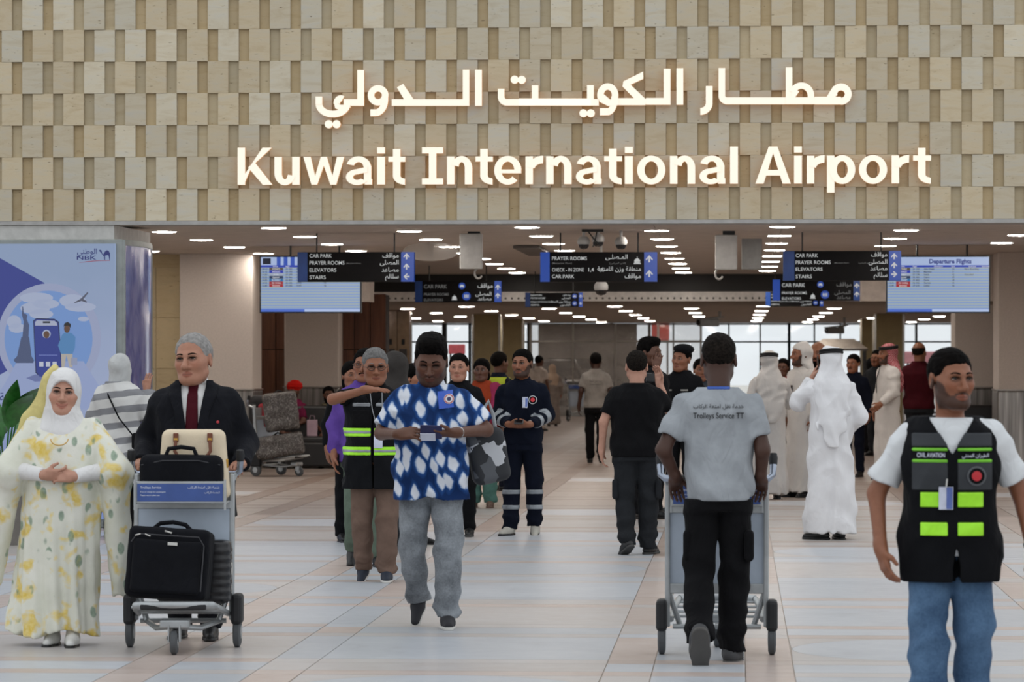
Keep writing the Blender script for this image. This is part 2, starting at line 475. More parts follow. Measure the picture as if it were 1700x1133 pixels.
class Person:
    def __init__(s, label, foot, H=1.75, rot=0, skin='tan', pose=None, lean=0.0, side=0.0, g=1.0, gd=1.0, belly=0.0, sw=0.0,
                 head=None, q=1.0, yaw=0, pitch=0, roll=0, hs=1.13, loc=None, hand=1.0, z=0.0, zy=None):
        s.p = dict(REST); s.p.update(pose or {})
        s.lean, s.side, s.g, s.gd, s.belly, s.sw = lean, side, g, gd, belly, sw
        s.hp = head or {}; s.q = q; s.hs = hs; s.hand = hand
        for k in ('aS', 'bS'):
            v = s.p[k]; s.p[k] = (v[0] + math.copysign(sw, v[0]), v[1], v[2])
        for k in s.p:
            if isinstance(s.p[k], (tuple, list)): s.p[k] = np.array(s.p[k], float)
        L = loc if loc is not None else floor_at(*foot)
        s.root = thing('person', label, 'person', L, math.radians(rot))
        s.root.location.z += z
        s.root.scale = (H / 1.75,) * 3
        s.M = rotm(yaw, pitch, roll); s.hc = np.array([0, -.012, 1.635 - (hs - 1) * .15], f32)
        s.skin = srgb(TONE.get(skin, skin))[:3]
        s.minz = 0.0
    # -- space
    def W(s, P):
        Q = P.copy(); t = np.maximum(P[:, 2] - .95, 0)
        if s.lean: Q[:, 1] += s.lean * t
        if s.side: Q[:, 0] -= s.side * t
        return Q
    def unwarp(s, v):
        t = max(v[2] - .95, 0); return (v[0] + s.side * t, v[1] - s.lean * t, v[2])
    def hq(s, P):
        c = V3(s.hc) - V3(0, 0, .09)
        return ((P - c) @ s.M + V3(0, 0, -.09)) / f32(s.hs)
    def hpt(s, v):
        """head-frame point -> person space (with lean)"""
        c = np.array(s.hc) - (0, 0, .09)
        return s.unwarp(tuple(s.M @ (np.array(v) * s.hs + (0, 0, .09)) + c))
    # -- fields
    def levels(s, ease=0.0, hem=.78, hipw=0.0, waist=0.0, top=1.54, flare=0.0, zsh=0.0):
        g, gd, b = s.g, s.gd, s.belly
        L = [(.50, 0, 0, .172 * g + hipw + flare * 1.6, .118 * gd + flare), (.80, 0, -b * .2, .168 * g + hipw + flare, .118 * gd + b * .3 + flare * .8), (.92, 0, -b * .45, .173 * g + hipw, .12 * gd + b * .55),
             (1.06, 0, -.004 - b * .6, .153 * g + waist, .108 * gd + b * .6), (1.2, 0, -.006 - b * .4, .165 * g + waist * .6, .116 * gd + b * .4),
             (1.33, 0, 0, .18 * g, .118 * gd), (1.395, 0, .004, .16 * g + s.sw * .5, .098 * gd), (1.442, 0, .01, .118 * g ** .5, .08),
             (1.478, 0, .012, .08, .07), (1.54, 0, .008, .062, .06)]
        L = [(z + zsh, a, c, x + ease, y + ease) for z, a, c, x, y in L if z <= top]
        return L
    def arm(s, P, k, r0, r1, r2, frac=2.0, ease=0.0):
        S, E, Wr = s.p[k + 'S'], s.p[k + 'E'], s.p[k + 'W']
        d = None
        f = min(frac, 1.0); e = S + (E - S) * f
        d = rc(P, S, e, r0 + ease, r0 + (r1 - r0) * f + ease)
        if frac > 1:
            f = frac - 1; e = E + (Wr - E) * f
            d = smin(d, rc(P, E, e, r1 + ease, r1 + (r2 - r1) * f + ease), .02)
        return d
    def leg(s, P, k, r0, r1, r2, frac=2.0, low=.0):
        Pp, K, A = s.p[k + 'P'], s.p[k + 'K'], s.p[k + 'A'].copy()
        d = rc(P, Pp, K, r0, r1)
        e = K + (A - K) * (frac - 1) + np.array([0, 0, -low])
        return smin(d, rc(P, K, e, r1, r2), .03)
    def hand_d(s, P, k):
        p = s.p; Wv = p[k + 'W']; d = _n(p[k + 'H']); n = np.array(p[k + 'N'], float); n = _n(n - d * (n @ d))
        t = np.cross(d, n) if k == 'a' else np.cross(n, d)
        sc = s.hand; c = p[k + 'C']
        B = np.stack([d, t, n], 1).astype(f32)
        h = rbox(P, Wv + d * .052 * sc, np.array((.047, .041, .015)) * sc, .0145 * sc, B)
        h = smin(h, rc(P, Wv - d * .02, Wv + d * .03 * sc, .027, .026 * sc), .02)
        for off, ln, r, ck in ((.031, .073, .0088, .9), (.0105, .081, .009, 1.0), (-.0105, .076, .0087, 1.05), (-.031, .06, .0078, 1.1)):
            a = Wv + (d * .093 + t * off) * sc; ang = 0
            dirn = d + t * off * (1.6 * (1 - c)); dirn = _n(dirn)
            for f, bend in ((.46, 42), (.3, 55), (.24, 35)):
                ang += math.radians(bend * c * ck)
                dv = dirn * math.cos(ang) + n * math.sin(ang)
                b = a + dv * ln * f * sc
                h = smin(h, rc(P, a, b, r * sc, r * .92 * sc), .005); a = b; r *= .93
        a = Wv + (d * .03 + t * .03) * sc; dv = _n(d * .75 + t * .62 + n * (.2 + .5 * c))
        b = a + dv * .042 * sc; h = smin(h, rc(P, a, b, .014 * sc, .0115 * sc), .012)
        dv = _n(d * .95 + t * .2 + n * (.15 + .6 * c)); e = b + dv * .035 * sc
        return smin(h, rc(P, b, e, .0112 * sc, .0088 * sc), .005)
    def f_head(s, P):
        Q = s.W(P); d = head_d(s.hq(Q), s.hp) * s.hs
        nb = s.M @ np.array([0, .022, -.05 + .09]) + s.hc - (0, 0, .09)
        return smin(d, rc(Q, nb, (0, .016, 1.44), .053 * s.hs, .062 * (.6 + .4 * s.g)), .03)
    def f_arms(s, P):
        Q = s.W(P); d = None
        for k in 'ab':
            e = smin(s.arm(Q, k, .048 * s.g ** .5, .041, .0275), s.hand_d(Q, k), .02)
            d = e if d is None else np.minimum(d, e)
        return d
    def f_core(s, P):
        Q = s.W(P); d = loft(Q, s.levels(-.028, top=1.46))
        d = np.maximum(d, .88 - P[:, 2])
        for k in 'ab': d = smin(d, s.leg(Q, k, .06, .045, .03), .03)
        return d
    def body(s, arms=True):
        q = s.q; bx = []
        hcw = np.array(s.unwarp(s.hc))
        bx.append((hcw - np.array((.125, .165, .2)) * max(s.hs, 1), hcw + np.array((.125, .165, .16)) * max(s.hs, 1), (.0046 if q > 1.05 else .0039) * q))
        if arms:
            for k in 'ab':
                w = s.p[k + 'W'] + _n(s.p[k + 'H']) * .08; w = np.array(s.unwarp(w))
                bx.append((w - .15, w + .15, .0052 * q))
        def fn(P):
            d = smin(s.f_head(P), s.f_core(P), .02)
            if arms: d = smin(d, s.f_arms(P), .015)
            return d
        parts = [surface(fn, lo, hi, h, (lambda c, prev=bx[:i]: np.any([((c > l + .004) & (c < m - .004)).all(1) for l, m, _ in prev], 0) if prev else np.zeros(len(c), bool)))
                 for i, (lo, hi, h) in enumerate(bx)]
        def drop(c):
            r = np.zeros(len(c), bool)
            for lo, hi, h in bx: r |= ((c > lo + h * 2) & (c < hi - h * 2)).all(1)
            return r
        pts = np.array([s.unwarp(v) for kk, v in s.p.items() if isinstance(v, np.ndarray) and kk[1] in 'SEWPKA'])
        lo = np.minimum(pts.min(0) - .13, (-.25, -.25, 0)); hi = np.maximum(pts.max(0) + .13, (.25, .25, 1.5))
        parts.append(surface(fn, lo, hi, .016 * max(q, 1), drop))
        sk = np.array(s.skin)
        def cols(Vv):
            h = s.hq(s.W(Vv)); c = np.tile(sk, (len(Vv), 1))
            sm = s.hp.get('smile', 0.0); lz = -.064 + sm * (np.abs(h[:, 0]) / .024) ** 2
            lip = np.clip(1.25 - (h[:, 0] / (.025 + sm * .5)) ** 2 - ((h[:, 2] - lz) / .0115) ** 2, 0, .3) / .3 * (h[:, 1] < -.07)
            c = c * (1 - lip[:, None] * np.array((.13, .36, .36)))
            slit = np.clip(1 - np.abs(h[:, 2] - lz) / .0032, 0, 1) * (np.abs(h[:, 0]) < .024 + sm * .5) * (h[:, 1] < -.07)
            c = c * (1 - .55 * slit[:, None])
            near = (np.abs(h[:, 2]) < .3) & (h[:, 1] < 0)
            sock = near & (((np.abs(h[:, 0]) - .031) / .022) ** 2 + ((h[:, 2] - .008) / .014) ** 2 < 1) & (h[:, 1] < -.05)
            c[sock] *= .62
            sb = s.hp.get('stubble', .3 if s.hp.get('shadow') else 0)
            if sb:
                ax = np.abs(h[:, 0])
                top = np.interp(ax, [0, .012, .022, .03, .045, .06, .07, .09], [-.072, -.072, -.058, -.056, -.058, -.04, -.012, .02])
                r = np.maximum(h[:, 2] - top, h[:, 1] - .012); r = np.maximum(r, -.112 - h[:, 2])
                mo = np.maximum(np.abs(h[:, 2] + .0485 + ax * .26) - .0065, ax - .03); r = np.minimum(r, mo)
                mk = np.clip(.5 - r / .007, 0, 1) * (1 - np.clip(lip * 1.5, 0, 1)) * (h[:, 2] < .03) * (h[:, 1] > -.105) * (np.abs(h[:, 2]) < .16) * (h[:, 1] < .03)
                c = c * (1 - sb * mk[:, None] * np.array((.96, .95, .93)))
            ck = np.exp(-(((np.abs(h[:, 0]) - .042) / .02) ** 2 + ((h[:, 2] + .022) / .018) ** 2)) * near
            c *= 1 + ck[:, None] * np.array((.08, -.02, -.02))
            return c
        me = np_mesh('body', parts, SKIN, cols)
        s.b = link('body', me, None, s.root)
        if s.hp.get('eyes', True) and q < 2.6:
            for sx in (-1, 1):
                b = MB(); gz = s.hp.get('gaze', 0)
                b.cm = 1; b.lathe((0, 0, 0), [(.0001, -.0102), (.004, -.0098), (.0078, -.0078)], 'Y', 10)
                b.cm = 0; b.lathe((0, 0, 0), [(.0078, -.0078), (.010, -.0055), (.012, 0)], 'Y', 10)
                me = b.mesh('eye', [EYE_W, EYE_D], True)
                lid = s.hp.get('lid', .55) * .8
                co = np.zeros(len(me.vertices) * 3); me.vertices.foreach_get('co', co); co = co.reshape(-1, 3)
                co[:, 2] *= lid; co[:, 0] += np.where(np.abs(co[:, 1]) > .0085, gz, 0); co[:, 0] *= 1.15
                co += (sx * .031, -.0772, .0075)
                co = np.array([s.hpt(v) for v in co]); me.vertices.foreach_set('co', co.ravel()); me.update()
                link('eye', me, None, s.b)
        return s
    def _hbox(s, e=.05):
        c = np.array(s.unwarp(s.hc)); k = max(s.hs, 1); return c - (.13 * k + e, .165 * k + e, .2 * k + e), c + (.13 * k + e, .165 * k + e, .17 * k + e)
    def hair(s, style='short', vol=.008, m=None, name='hair'):
        lo, hi = s._hbox()
        return sdf_obj(name, lambda P: hair_d(s.hq(s.W(P)), style, vol, s.hp) * s.hs, lo, hi, .005 * s.q, m or HAIR_BLACK, s.root)
    def face_hair(s, kind=None, m=None, brows=True):
        lo, hi = s._hbox(0)
        def brow(P, sx):
            q = s.hq(s.W(P)); x = q[:, 0] * sx
            zc = np.interp(x, [.013, .028, .038, .05], [.0268, .0305, .0305, .0262]).astype(f32); hw = np.interp(x, [.012, .028, .04, .05], [.0038, .0036, .0028, .0014]).astype(f32)
            r = np.maximum(np.abs(q[:, 2] - zc) - hw, np.maximum(np.maximum(.013 - x, x - .051), q[:, 1] + .03))
            return s.hs * smax(head_d(q, s.hp) - .0022, r, .0015)
        def lash(P, sx):
            q = s.hq(s.W(P)); x = q[:, 0] * sx - .031; ld = .0055 * s.hp.get('lid', .55) / .55
            zc = .0075 + ld * (1.15 - (x / .017) ** 2)
            r = np.maximum(np.abs(q[:, 2] - zc) - .0017, np.maximum(np.abs(x) - .0165, q[:, 1] + .03))
            return s.hs * smax(head_d(q, s.hp) - .0045, r, .001)
        if not s.hp.get('eyes', True): brows = False
        for sx in (-1, 1):
            c = np.array(s.hpt((sx * .032, -.082, .03)))
            if brows: sdf_obj('eyebrow', lambda P, sx=sx: brow(P, sx), c - .042, c + .042, .0032 * s.q, m or HAIR_BLACK, s.root)
            if brows and s.q <= 1.2: sdf_obj('eyelashes', lambda P, sx=sx: lash(P, sx), c - (.03, .045, .045), c + (.03, .045, .0), .0026, HAIR_BLACK, s.root)
        if kind == 'short': kind = None
        if kind: return sdf_obj('beard' if kind != 'moustache' else 'moustache', lambda P: beard_d(s.hq(s.W(P)), s.hp, kind) * s.hs, lo, hi, .0038 * s.q, m or HAIR_BLACK, s.root)
    # -- clothes
    def f_top(s, P, hem=.84, frac=.62, ease=.012, sl=(.058, .062, .048), hipw=0, waist=.006, folds=.006, seed=1, flare=0, cut=None, nk=1.5, hemf=None, drop=.0):
        Q = s.W(P)
        L = s.levels(ease, hipw=hipw, waist=waist, flare=flare)
        d = loft(Q, L, 2.3)
        for k in 'ab':
            if frac > 0:
                a = s.arm(Q, k, sl[0], sl[1], sl[2], frac)
                S, E, Wr = s.p[k + 'S'], s.p[k + 'E'], s.p[k + 'W']
                if frac <= 1:
                    ax = _n(E - S); e = S + (E - S) * frac; a = np.maximum(a, (Q - V3(e)) @ ax.astype(f32))
                else:
                    ax = _n(Wr - E); e = E + (Wr - E) * (frac - 1); pl = (Q - V3(e)) @ ax.astype(f32)
                    a = np.where((pl > 0) & (np.linalg.norm(Q - V3(e), axis=1) < .14), np.maximum(a, pl), a)
                d = smin(d, a, .045)
            else:
                d = smin(d, rc(Q, s.p[k + 'S'] * (.8, 1, 1), s.p[k + 'S'] * (.86, 1, 1.0), .05, .05), .04)
        if folds:
            folds = folds * 2.8
            d = d + wob(Q, seed, 26, folds * .45, 4, (1, 1, 1.3)) + ridge(Q, seed + 9, 34, folds * 1.1, 3, (1, .6, .7))
        hz = hem if hemf is None else hem + hemf(Q)
        d = smax(d, hz - Q[:, 2], .006)
        d = np.maximum(d, Q[:, 2] - nk)
        if cut is not None: d = smax(d, cut(Q), .006)
        return d
    def top(s, name, m, h=.0105, ext=0.0, **kw):
        s.kw = kw; fn = lambda P: s.f_top(P, **kw)
        s.ftop = fn
        pts = np.array([s.unwarp(s.p[k]) for k in ('aS', 'aE', 'aW', 'bS', 'bE', 'bW')])
        r = .13 + ext; hem = kw.get('hem', .84)
        lo = np.minimum(pts.min(0) - r, (-.3 - ext, -.3 - ext, 9)); hi = np.maximum(pts.max(0) + r, (.3 + ext, .3 + ext, 1.55))
        lo[2] = min(lo[2], hem) - .03
        hi[1] = max(hi[1], .28); lo[1] = min(lo[1], -.28 - abs(s.lean) * .6)
        return sdf_obj(name, fn, lo, hi, h * s.q, m, s.root)
    def f_trousers(s, P, r=(.088, .074, .064), waistz=1.0, low=.03, folds=.006, seed=2, ease=.008, frac=2.0, hipw=0, under=True):
        L = [(z, a, c, x, y) for z, a, c, x, y in s.levels(ease, hipw=hipw) if .79 <= z]
        Q = s.W(P); d = np.maximum(loft(Q, L, 2.2), np.maximum(.805 - P[:, 2], P[:, 2] - waistz))
        lg = None
        for k in 'ab':
            l = s.leg(Q, k, r[0] * s.g, r[1], r[2], frac, low)
            l = np.maximum(l, P[:, 2] - waistz)
            A, K = s.p[k + 'A'], s.p[k + 'K']; ax = _n(A - K).astype(f32)
            l = np.maximum(l, (P - V3(K + (A - K) * (frac - 1))) @ ax - low)
            lg = l if lg is None else smin(lg, l, .012)
        d = smin(d, lg, .04)
        if folds:
            folds = folds * 2.6
            zz = P[:, 2]; w = np.clip(1.2 - np.abs(zz - .15) * 4, .25, 1) + np.clip(1 - np.abs(zz - .5) * 7, 0, .8)
            d = d + w * (wob(P, seed, 24, folds * .6, 4, (.7, .7, 1.6)) + ridge(P, seed + 4, 38, folds * 1.2, 3, (.7, .6, 1.2)))
        if under and hasattr(s, 'ftop'):
            hz = s.kw.get('hem', .84) + .012
            m = P[:, 2] > hz - .03
            if m.any():
                d = d.copy(); d[m] = np.where(P[m][:, 2] > hz, np.maximum(d[m], s.ftop(P[m]) + .007), d[m])
        return d
    def trousers(s, m, h=.0105, name='trousers', **kw):
        fn = lambda P: s.f_trousers(P, **kw); s.ftr = fn
        pts = np.array([s.p[k] for k in ('aP', 'aK', 'aA', 'bP', 'bK', 'bA')])
        lo = np.minimum(pts.min(0) - .14, (-.27, -.27, 0)); hi = np.maximum(pts.max(0) + .14, (.27, .27, 1.02)); lo[2] = max(lo[2], -.02)
        return sdf_obj(name, fn, lo, hi, h * s.q, m, s.root)
    def shoes(s, m, sole=None, big=1.0, which='ab'):
        for k in which:
            A = s.p[k + 'A']; f = _n((s.p[k + 'F'][0], s.p[k + 'F'][1], 0)); T = math.radians(s.p[k + 'T'])
            fw = f * math.cos(T) + np.array([0, 0, -math.sin(T)]); up = f * math.sin(T) + np.array([0, 0, math.cos(T)]); rt = np.cross(fw, up)
            B = np.stack([fw, rt, up], 1).astype(f32)
            def q(P, A=A, B=B): return ((P - V3(A)) @ B) / f32(big)
            def up_(P, q=q):
                L = q(P)
                d = rc(L, (-.035, 0, -.045), (.06, 0, -.045), .036, .042)
                d = smin(d, rc(L, (.06, 0, -.048), (.165, .004, -.06), .042, .026), .02)
                d = smin(d, rc(L, (0, 0, .02), (.01, 0, -.03), .04, .04), .03)
                return np.maximum(d, -.07 - L[:, 2]) * big
            def so_(P, q=q):
                L = q(P) * V3(1, 1, 1)
                d = rc(L * V3(1, 1, 0), (-.04, 0, 0), (.05, .002, 0), .036, .042)
                d = smin(d, rc(L * V3(1, 1, 0), (.05, .002, 0), (.165, .006, 0), .042, .032), .02)
                return np.maximum(d, np.abs(L[:, 2] + .0755) - .0105) * big
            C = A + fw * .06; lo = C - .2 * big; hi = C + .2 * big
            o = sdf_obj('shoe', up_, lo, hi, .0075 * s.q, m, s.root)
            sdf_obj('sole', so_, lo, hi, .006 * s.q, sole or m, o)
    def patch(s, name, fn, region, off, m, lo, hi, h=.006, parent=None):
        """a piece of cloth lying on another: fn grown by off, kept inside region"""
        def d(P): return np.maximum(fn(P) - off, region(s.W(P)))
        return sdf_obj(name, d, lo, hi, h * s.q, m, parent or s.root)
    def decal(s, name, me, fn, x, z, m, front=True, off=.004, parent=None, rot=0.0, y0=None, mir=False):
        """lay a flat XZ mesh on the cloth, front (-Y) or back (+Y)"""
        n = len(me.vertices); co = np.zeros(n * 3); me.vertices.foreach_get('co', co); co = co.reshape(-1, 3)
        c, sn = math.cos(rot), math.sin(rot)
        X = co[:, 0] * c - co[:, 2] * sn; Z = co[:, 0] * sn + co[:, 2] * c
        if not front: X = -X
        X = X + x; Z = Z + z
        if front: ys = np.linspace(-.45, .1, 111) if y0 is None else np.linspace(*y0, 111)
        else: ys = np.linspace(.45, -.1, 111)
        G = np.stack([np.repeat(X, 111), np.tile(ys, n), np.repeat(Z, 111)], 1).astype(f32)
        D = fn(G).reshape(n, 111); ins = D < 0
        k = np.where(ins.any(1), ins.argmax(1), 80)
        yv = ys[k]; k0 = np.maximum(k - 1, 0); a = D[np.arange(n), k0]; b = D[np.arange(n), k]
        t = np.where(a != b, a / np.where(a == b, 1, a - b), 0); yv = ys[k0] + (ys[k] - ys[k0]) * np.clip(t, 0, 1)
        dep = -co[:, 1]
        yv = yv + (-off - dep if front else off + dep)
        me.vertices.foreach_set('co', np.stack([X, yv, Z], 1).ravel()); me.update()
        return link(name, me, m, parent or s.root)
def disc_mesh(r, n=24, rings=3, sx=1.0, r0=0.0):
    vs = []; fs = []
    for i in range(rings + 1):
        rr = r0 + (r - r0) * i / rings
        for k in range(n): vs.append((rr * sx * math.cos(2 * math.pi * k / n), 0, rr * math.sin(2 * math.pi * k / n)))
    for i in range(rings):
        for k in range(n): fs.append((i * n + k, i * n + (k + 1) % n, (i + 1) * n + (k + 1) % n, (i + 1) * n + k))
    me = bpy.data.meshes.new('disc'); me.from_pydata(vs, [], fs); return me
def rect_mesh(w, h, nx=6, nz=6, d=0.0):
    vs = [((i / nx - .5) * w, 0, (j / nz - .5) * h) for j in range(nz + 1) for i in range(nx + 1)]
    fs = [(j * (nx + 1) + i, j * (nx + 1) + i + 1, (j + 1) * (nx + 1) + i + 1, (j + 1) * (nx + 1) + i) for j in range(nz) for i in range(nx)]
    me = bpy.data.meshes.new('rect'); me.from_pydata(vs, [], fs); return me
# ------------------------------------------------------------------ setting
random.seed(7)
YW = 38.78; ZC = 3.10; YB = 64.0; ZC2 = 2.62; YF = 105.0
def marble(name, c0, c1, vein, sc=1.0):
    t = NT(name); oi = t.n('ShaderNodeObjectInfo'); tc = t.n('ShaderNodeTexCoord')
    geo = t.n('ShaderNodeNewGeometry')
    add = t.n('ShaderNodeVectorMath', operation='ADD'); t.l(geo.outputs['Position'], add.inputs[0])
    cmb = t.n('ShaderNodeCombineXYZ'); mm = t.math('MULTIPLY', oi.outputs['Random'], 37.0)
    t.l(mm, cmb.inputs[0]); t.l(mm, cmb.inputs[1]); t.l(cmb.outputs[0], add.inputs[1])
    f = t.noise(add.outputs[0], 2.2 * sc, 6, .62, .8)
    c = t.ramp(f, [(.25, srgb(c0)), (.6, srgb(c1)), (.85, srgb(vein))])
    hv = t.n('ShaderNodeHueSaturation'); t.l(c, hv.inputs['Color'])
    t.l(t.math('ADD', t.math('MULTIPLY', oi.outputs['Random'], .12), .94), hv.inputs['Value'])
    t.base(hv.outputs[0])
    r = t.noise(add.outputs[0], 9, 3); t.l(t.math('ADD', t.math('MULTIPLY', r, .16), .27), t.p.inputs['Roughness'])
    t.p.inputs['Specular IOR Level'].default_value = .32
    return t.m
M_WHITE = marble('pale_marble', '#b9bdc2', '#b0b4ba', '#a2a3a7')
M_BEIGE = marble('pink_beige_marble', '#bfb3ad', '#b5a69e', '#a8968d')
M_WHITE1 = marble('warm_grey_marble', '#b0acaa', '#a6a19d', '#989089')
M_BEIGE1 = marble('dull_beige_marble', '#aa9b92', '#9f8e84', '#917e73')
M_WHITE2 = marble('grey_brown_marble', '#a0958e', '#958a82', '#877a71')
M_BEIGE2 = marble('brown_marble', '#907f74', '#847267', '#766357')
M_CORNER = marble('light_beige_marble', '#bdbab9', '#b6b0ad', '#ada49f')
FP = 2.525; FX0 = -.691; FY0 = 18.37
BAND = [(0, .25), (.25, .73), (.73, .98), (.98, FP)]
def _floor_mat():
    """same plaid as the slabs, for the far floor where slabs are too thin to tell apart"""
    t = NT('plaid_stone_floor'); geo = t.n('ShaderNodeNewGeometry'); sp = t.n('ShaderNodeSeparateXYZ'); t.l(geo.outputs['Position'], sp.inputs[0])
    def band(o, off):
        m = t.math('MODULO', t.math('ADD', t.math('SUBTRACT', o, off), FP * 40), FP)
        a = t.math('LESS_THAN', m, .25)
        b = t.math('MULTIPLY', t.math('GREATER_THAN', m, .73), t.math('LESS_THAN', m, .98))
        return t.math('MAXIMUM', a, b)
    fx = band(sp.outputs[0], FX0); fy = band(sp.outputs[1], FY0)
    f = t.math('MAXIMUM', fx, fy)
    n = t.noise(geo.outputs['Position'], 1.3, 6, .6, .6)
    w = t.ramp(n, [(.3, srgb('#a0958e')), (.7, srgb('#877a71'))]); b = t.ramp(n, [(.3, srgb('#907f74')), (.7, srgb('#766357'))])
    t.base(t.mix(f, w, b)); return t.set(.33, 0, .32)
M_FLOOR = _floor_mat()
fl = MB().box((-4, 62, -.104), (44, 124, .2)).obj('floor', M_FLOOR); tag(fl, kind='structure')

def _slabs():
    cells = []
    for j in range(-2, 12):
        for i in range(-5, 4):
            ox = FX0 + i * FP; oy = FY0 + j * FP
            for bx, (x0, x1) in enumerate(BAND):
                for by, (y0, y1) in enumerate(BAND):
                    X0, X1, Y0, Y1 = ox + x0, ox + x1, oy + y0, oy + y1
                    yc = (Y0 + Y1) / 2
                    if yc < 13: continue
                    px = lambda x, y: VPX + (x) * FPX / y
                    if px(X1, yc) < -120 or px(X0, yc) > 1820: continue
                    area = (min(px(X1, yc), 1700) - max(px(X0, yc), 0)) * (CAMH * FPX) * (1 / Y0 - 1 / Y1)
                    py = HOR + CAMH * FPX / yc
                    if py > 1150: area *= .01
                    if bx == 3 and by == 3 and (i * 3 + j * 5) % 4 == 0:
                        cells.append((area * .78, 'disc', (X0 + X1) / 2, (Y0 + Y1) / 2, M_WHITE, 0))
                        for q in range(4): cells.append((area * .055, 'corner', (X0 + X1) / 2, (Y0 + Y1) / 2, M_CORNER, q))
                    else:
                        white = (bx in (1, 3)) and (by in (1, 3))
                        rv = random.random(); near = (M_WHITE if rv > .14 else M_CORNER) if white else (M_BEIGE if rv > .35 else M_CORNER if rv > .1 else M_WHITE)
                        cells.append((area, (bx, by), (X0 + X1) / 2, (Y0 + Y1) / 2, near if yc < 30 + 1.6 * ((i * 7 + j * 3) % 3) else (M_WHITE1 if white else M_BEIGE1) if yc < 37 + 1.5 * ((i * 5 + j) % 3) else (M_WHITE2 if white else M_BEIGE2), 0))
    cells.sort(key=lambda c: -c[0])
    G = .003; cache = {}; rest = {}
    R = (FP - .98) / 2 - .012; Hs = (FP - .98) / 2 - G
    def geom(kind, q):
        b = MB()
        if kind == 'disc':
            b.prism([(R * math.cos(2 * math.pi * k / 40), R * math.sin(2 * math.pi * k / 40)) for k in range(40)], -.02, 0, 'XY')
        elif kind == 'corner':
            a0 = q * math.pi / 2
            arc = [((R + G) * math.cos(a0 + math.pi / 2 * k / 10), (R + G) * math.sin(a0 + math.pi / 2 * k / 10)) for k in range(11)]
            sx, sy = [(1, 1), (-1, 1), (-1, -1), (1, -1)][q]
            b.prism(arc + [(sx * Hs, sy * Hs)], -.02, 0, 'XY')
        else:
            w = BAND[kind[0]]; h = BAND[kind[1]]
            b.box((0, 0, -.01), (w[1] - w[0] - 2 * G, h[1] - h[0] - 2 * G, .02))
        return b
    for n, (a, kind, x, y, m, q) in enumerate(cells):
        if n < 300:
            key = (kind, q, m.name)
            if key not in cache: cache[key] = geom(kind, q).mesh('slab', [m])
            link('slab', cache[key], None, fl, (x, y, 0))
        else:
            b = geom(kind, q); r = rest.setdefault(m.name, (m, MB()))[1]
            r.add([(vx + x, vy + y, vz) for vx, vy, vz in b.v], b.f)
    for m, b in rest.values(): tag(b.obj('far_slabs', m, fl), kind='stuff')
_slabs()

# --- tiled stone wall
def travertine(name, cols, lines=1.0, rnd=.16, local=False):
    t = NT(name); oi = t.n('ShaderNodeObjectInfo'); geo = t.n('ShaderNodeNewGeometry')
    mp = t.n('ShaderNodeMapping'); t.l(geo.outputs['Position'], mp.inputs[0]); mp.inputs['Scale'].default_value = (1, 1, 4.5)
    cmb = t.n('ShaderNodeCombineXYZ'); mm = t.math('MULTIPLY', oi.outputs['Random'], 51.0)
    t.l(mm, cmb.inputs[0]); t.l(mm, cmb.inputs[2]); t.l(cmb.outputs[0], mp.inputs['Location'])
    f = t.noise(mp.outputs[0], 2.6, 7, .65, .7)
    c = t.ramp(f, [(.25, srgb(cols[0])), (.5, srgb(cols[1])), (.75, srgb(cols[2]))])
    tint = t.ramp(oi.outputs['Random'], [(.0, (1.03, .99, .9)), (.35, (.92, .88, .8)), (.7, (.92, .96, 1.0)), (1.0, (1.12, 1.14, 1.14))])
    c = t.mix(1.0, c, tint, 'MULTIPLY')
    pit = t.noise(mp.outputs[0], 16, 2, .5); pm = t.ramp(pit, [(.70, (1, 1, 1)), (.78, (.35, .3, .25))])
    c = t.mix(1.0, c, pm, 'MULTIPLY'); t.base(c)
    t.bump(t.math('SUBTRACT', f, t.math('MULTIPLY', t.ramp(pit, [(.66, (0, 0, 0)), (.76, (1, 1, 1))]), .6)), .35, .01)
    return t.set(.72, 0, .25)
M_TRAV = travertine('travertine', ('#bfb096', '#cdc2ac', '#c6c1b6'))
M_TRAVB = travertine('brown_travertine', ('#b3a081', '#c0b092', '#bbac92'))
bw = MB(); bw.box((-3.5, YW + .30, (ZC + 9) / 2 + .03), (36, .5, 9 - ZC - .06))
wf = bw.obj('wall_front', M_TRAVB); tag(wf, kind='structure')
PER, RH = .3375, .345
x_ref = at_y(20.0, 340, YW).x
_wide = MB().box((0, 0, 0), (.225 - .002, .05, RH - .002), bev=.002).mesh('stone_panel', [M_TRAV])
_nar = MB().box((0, 0, 0), (.1125 - .002, .03, RH - .002)).mesh('stone_strip', [M_TRAVB])
_rp, _rs = MB(), MB()
for r in range(9):
    off = x_ref if r % 2 == 0 else x_ref + .1125
    z = ZC + (r + .5) * RH
    for c in range(-9, 46):
        xn = off + c * PER + .05625; xp = xn + .05625 + .1125; yp = YW + .025 - random.uniform(0, .012)
        if r < 7 and -2 <= c < 34:
            link('stone_strip', _nar, None, wf, (xn, YW + .055, z))
            link('stone_panel', _wide, None, wf, (xp, yp, z))
        else:
            _rs.box((xn, YW + .055, z), (.1105, .03, RH - .002)); _rp.box((xp, yp, z), (.223, .05, RH - .002))
tag(_rp.obj('outer_stone_panels', M_TRAV, wf), kind='stuff'); tag(_rs.obj('outer_stone_strips', M_TRAVB, wf), kind='stuff')
# soffit lip under the wall
lip = MB().box((-3.5, YW + .22, ZC - .022), (36, .5, .04)).obj('trim_1', mat('soffit_paint', '#a9a8a6', .7)); tag(lip, kind='structure')

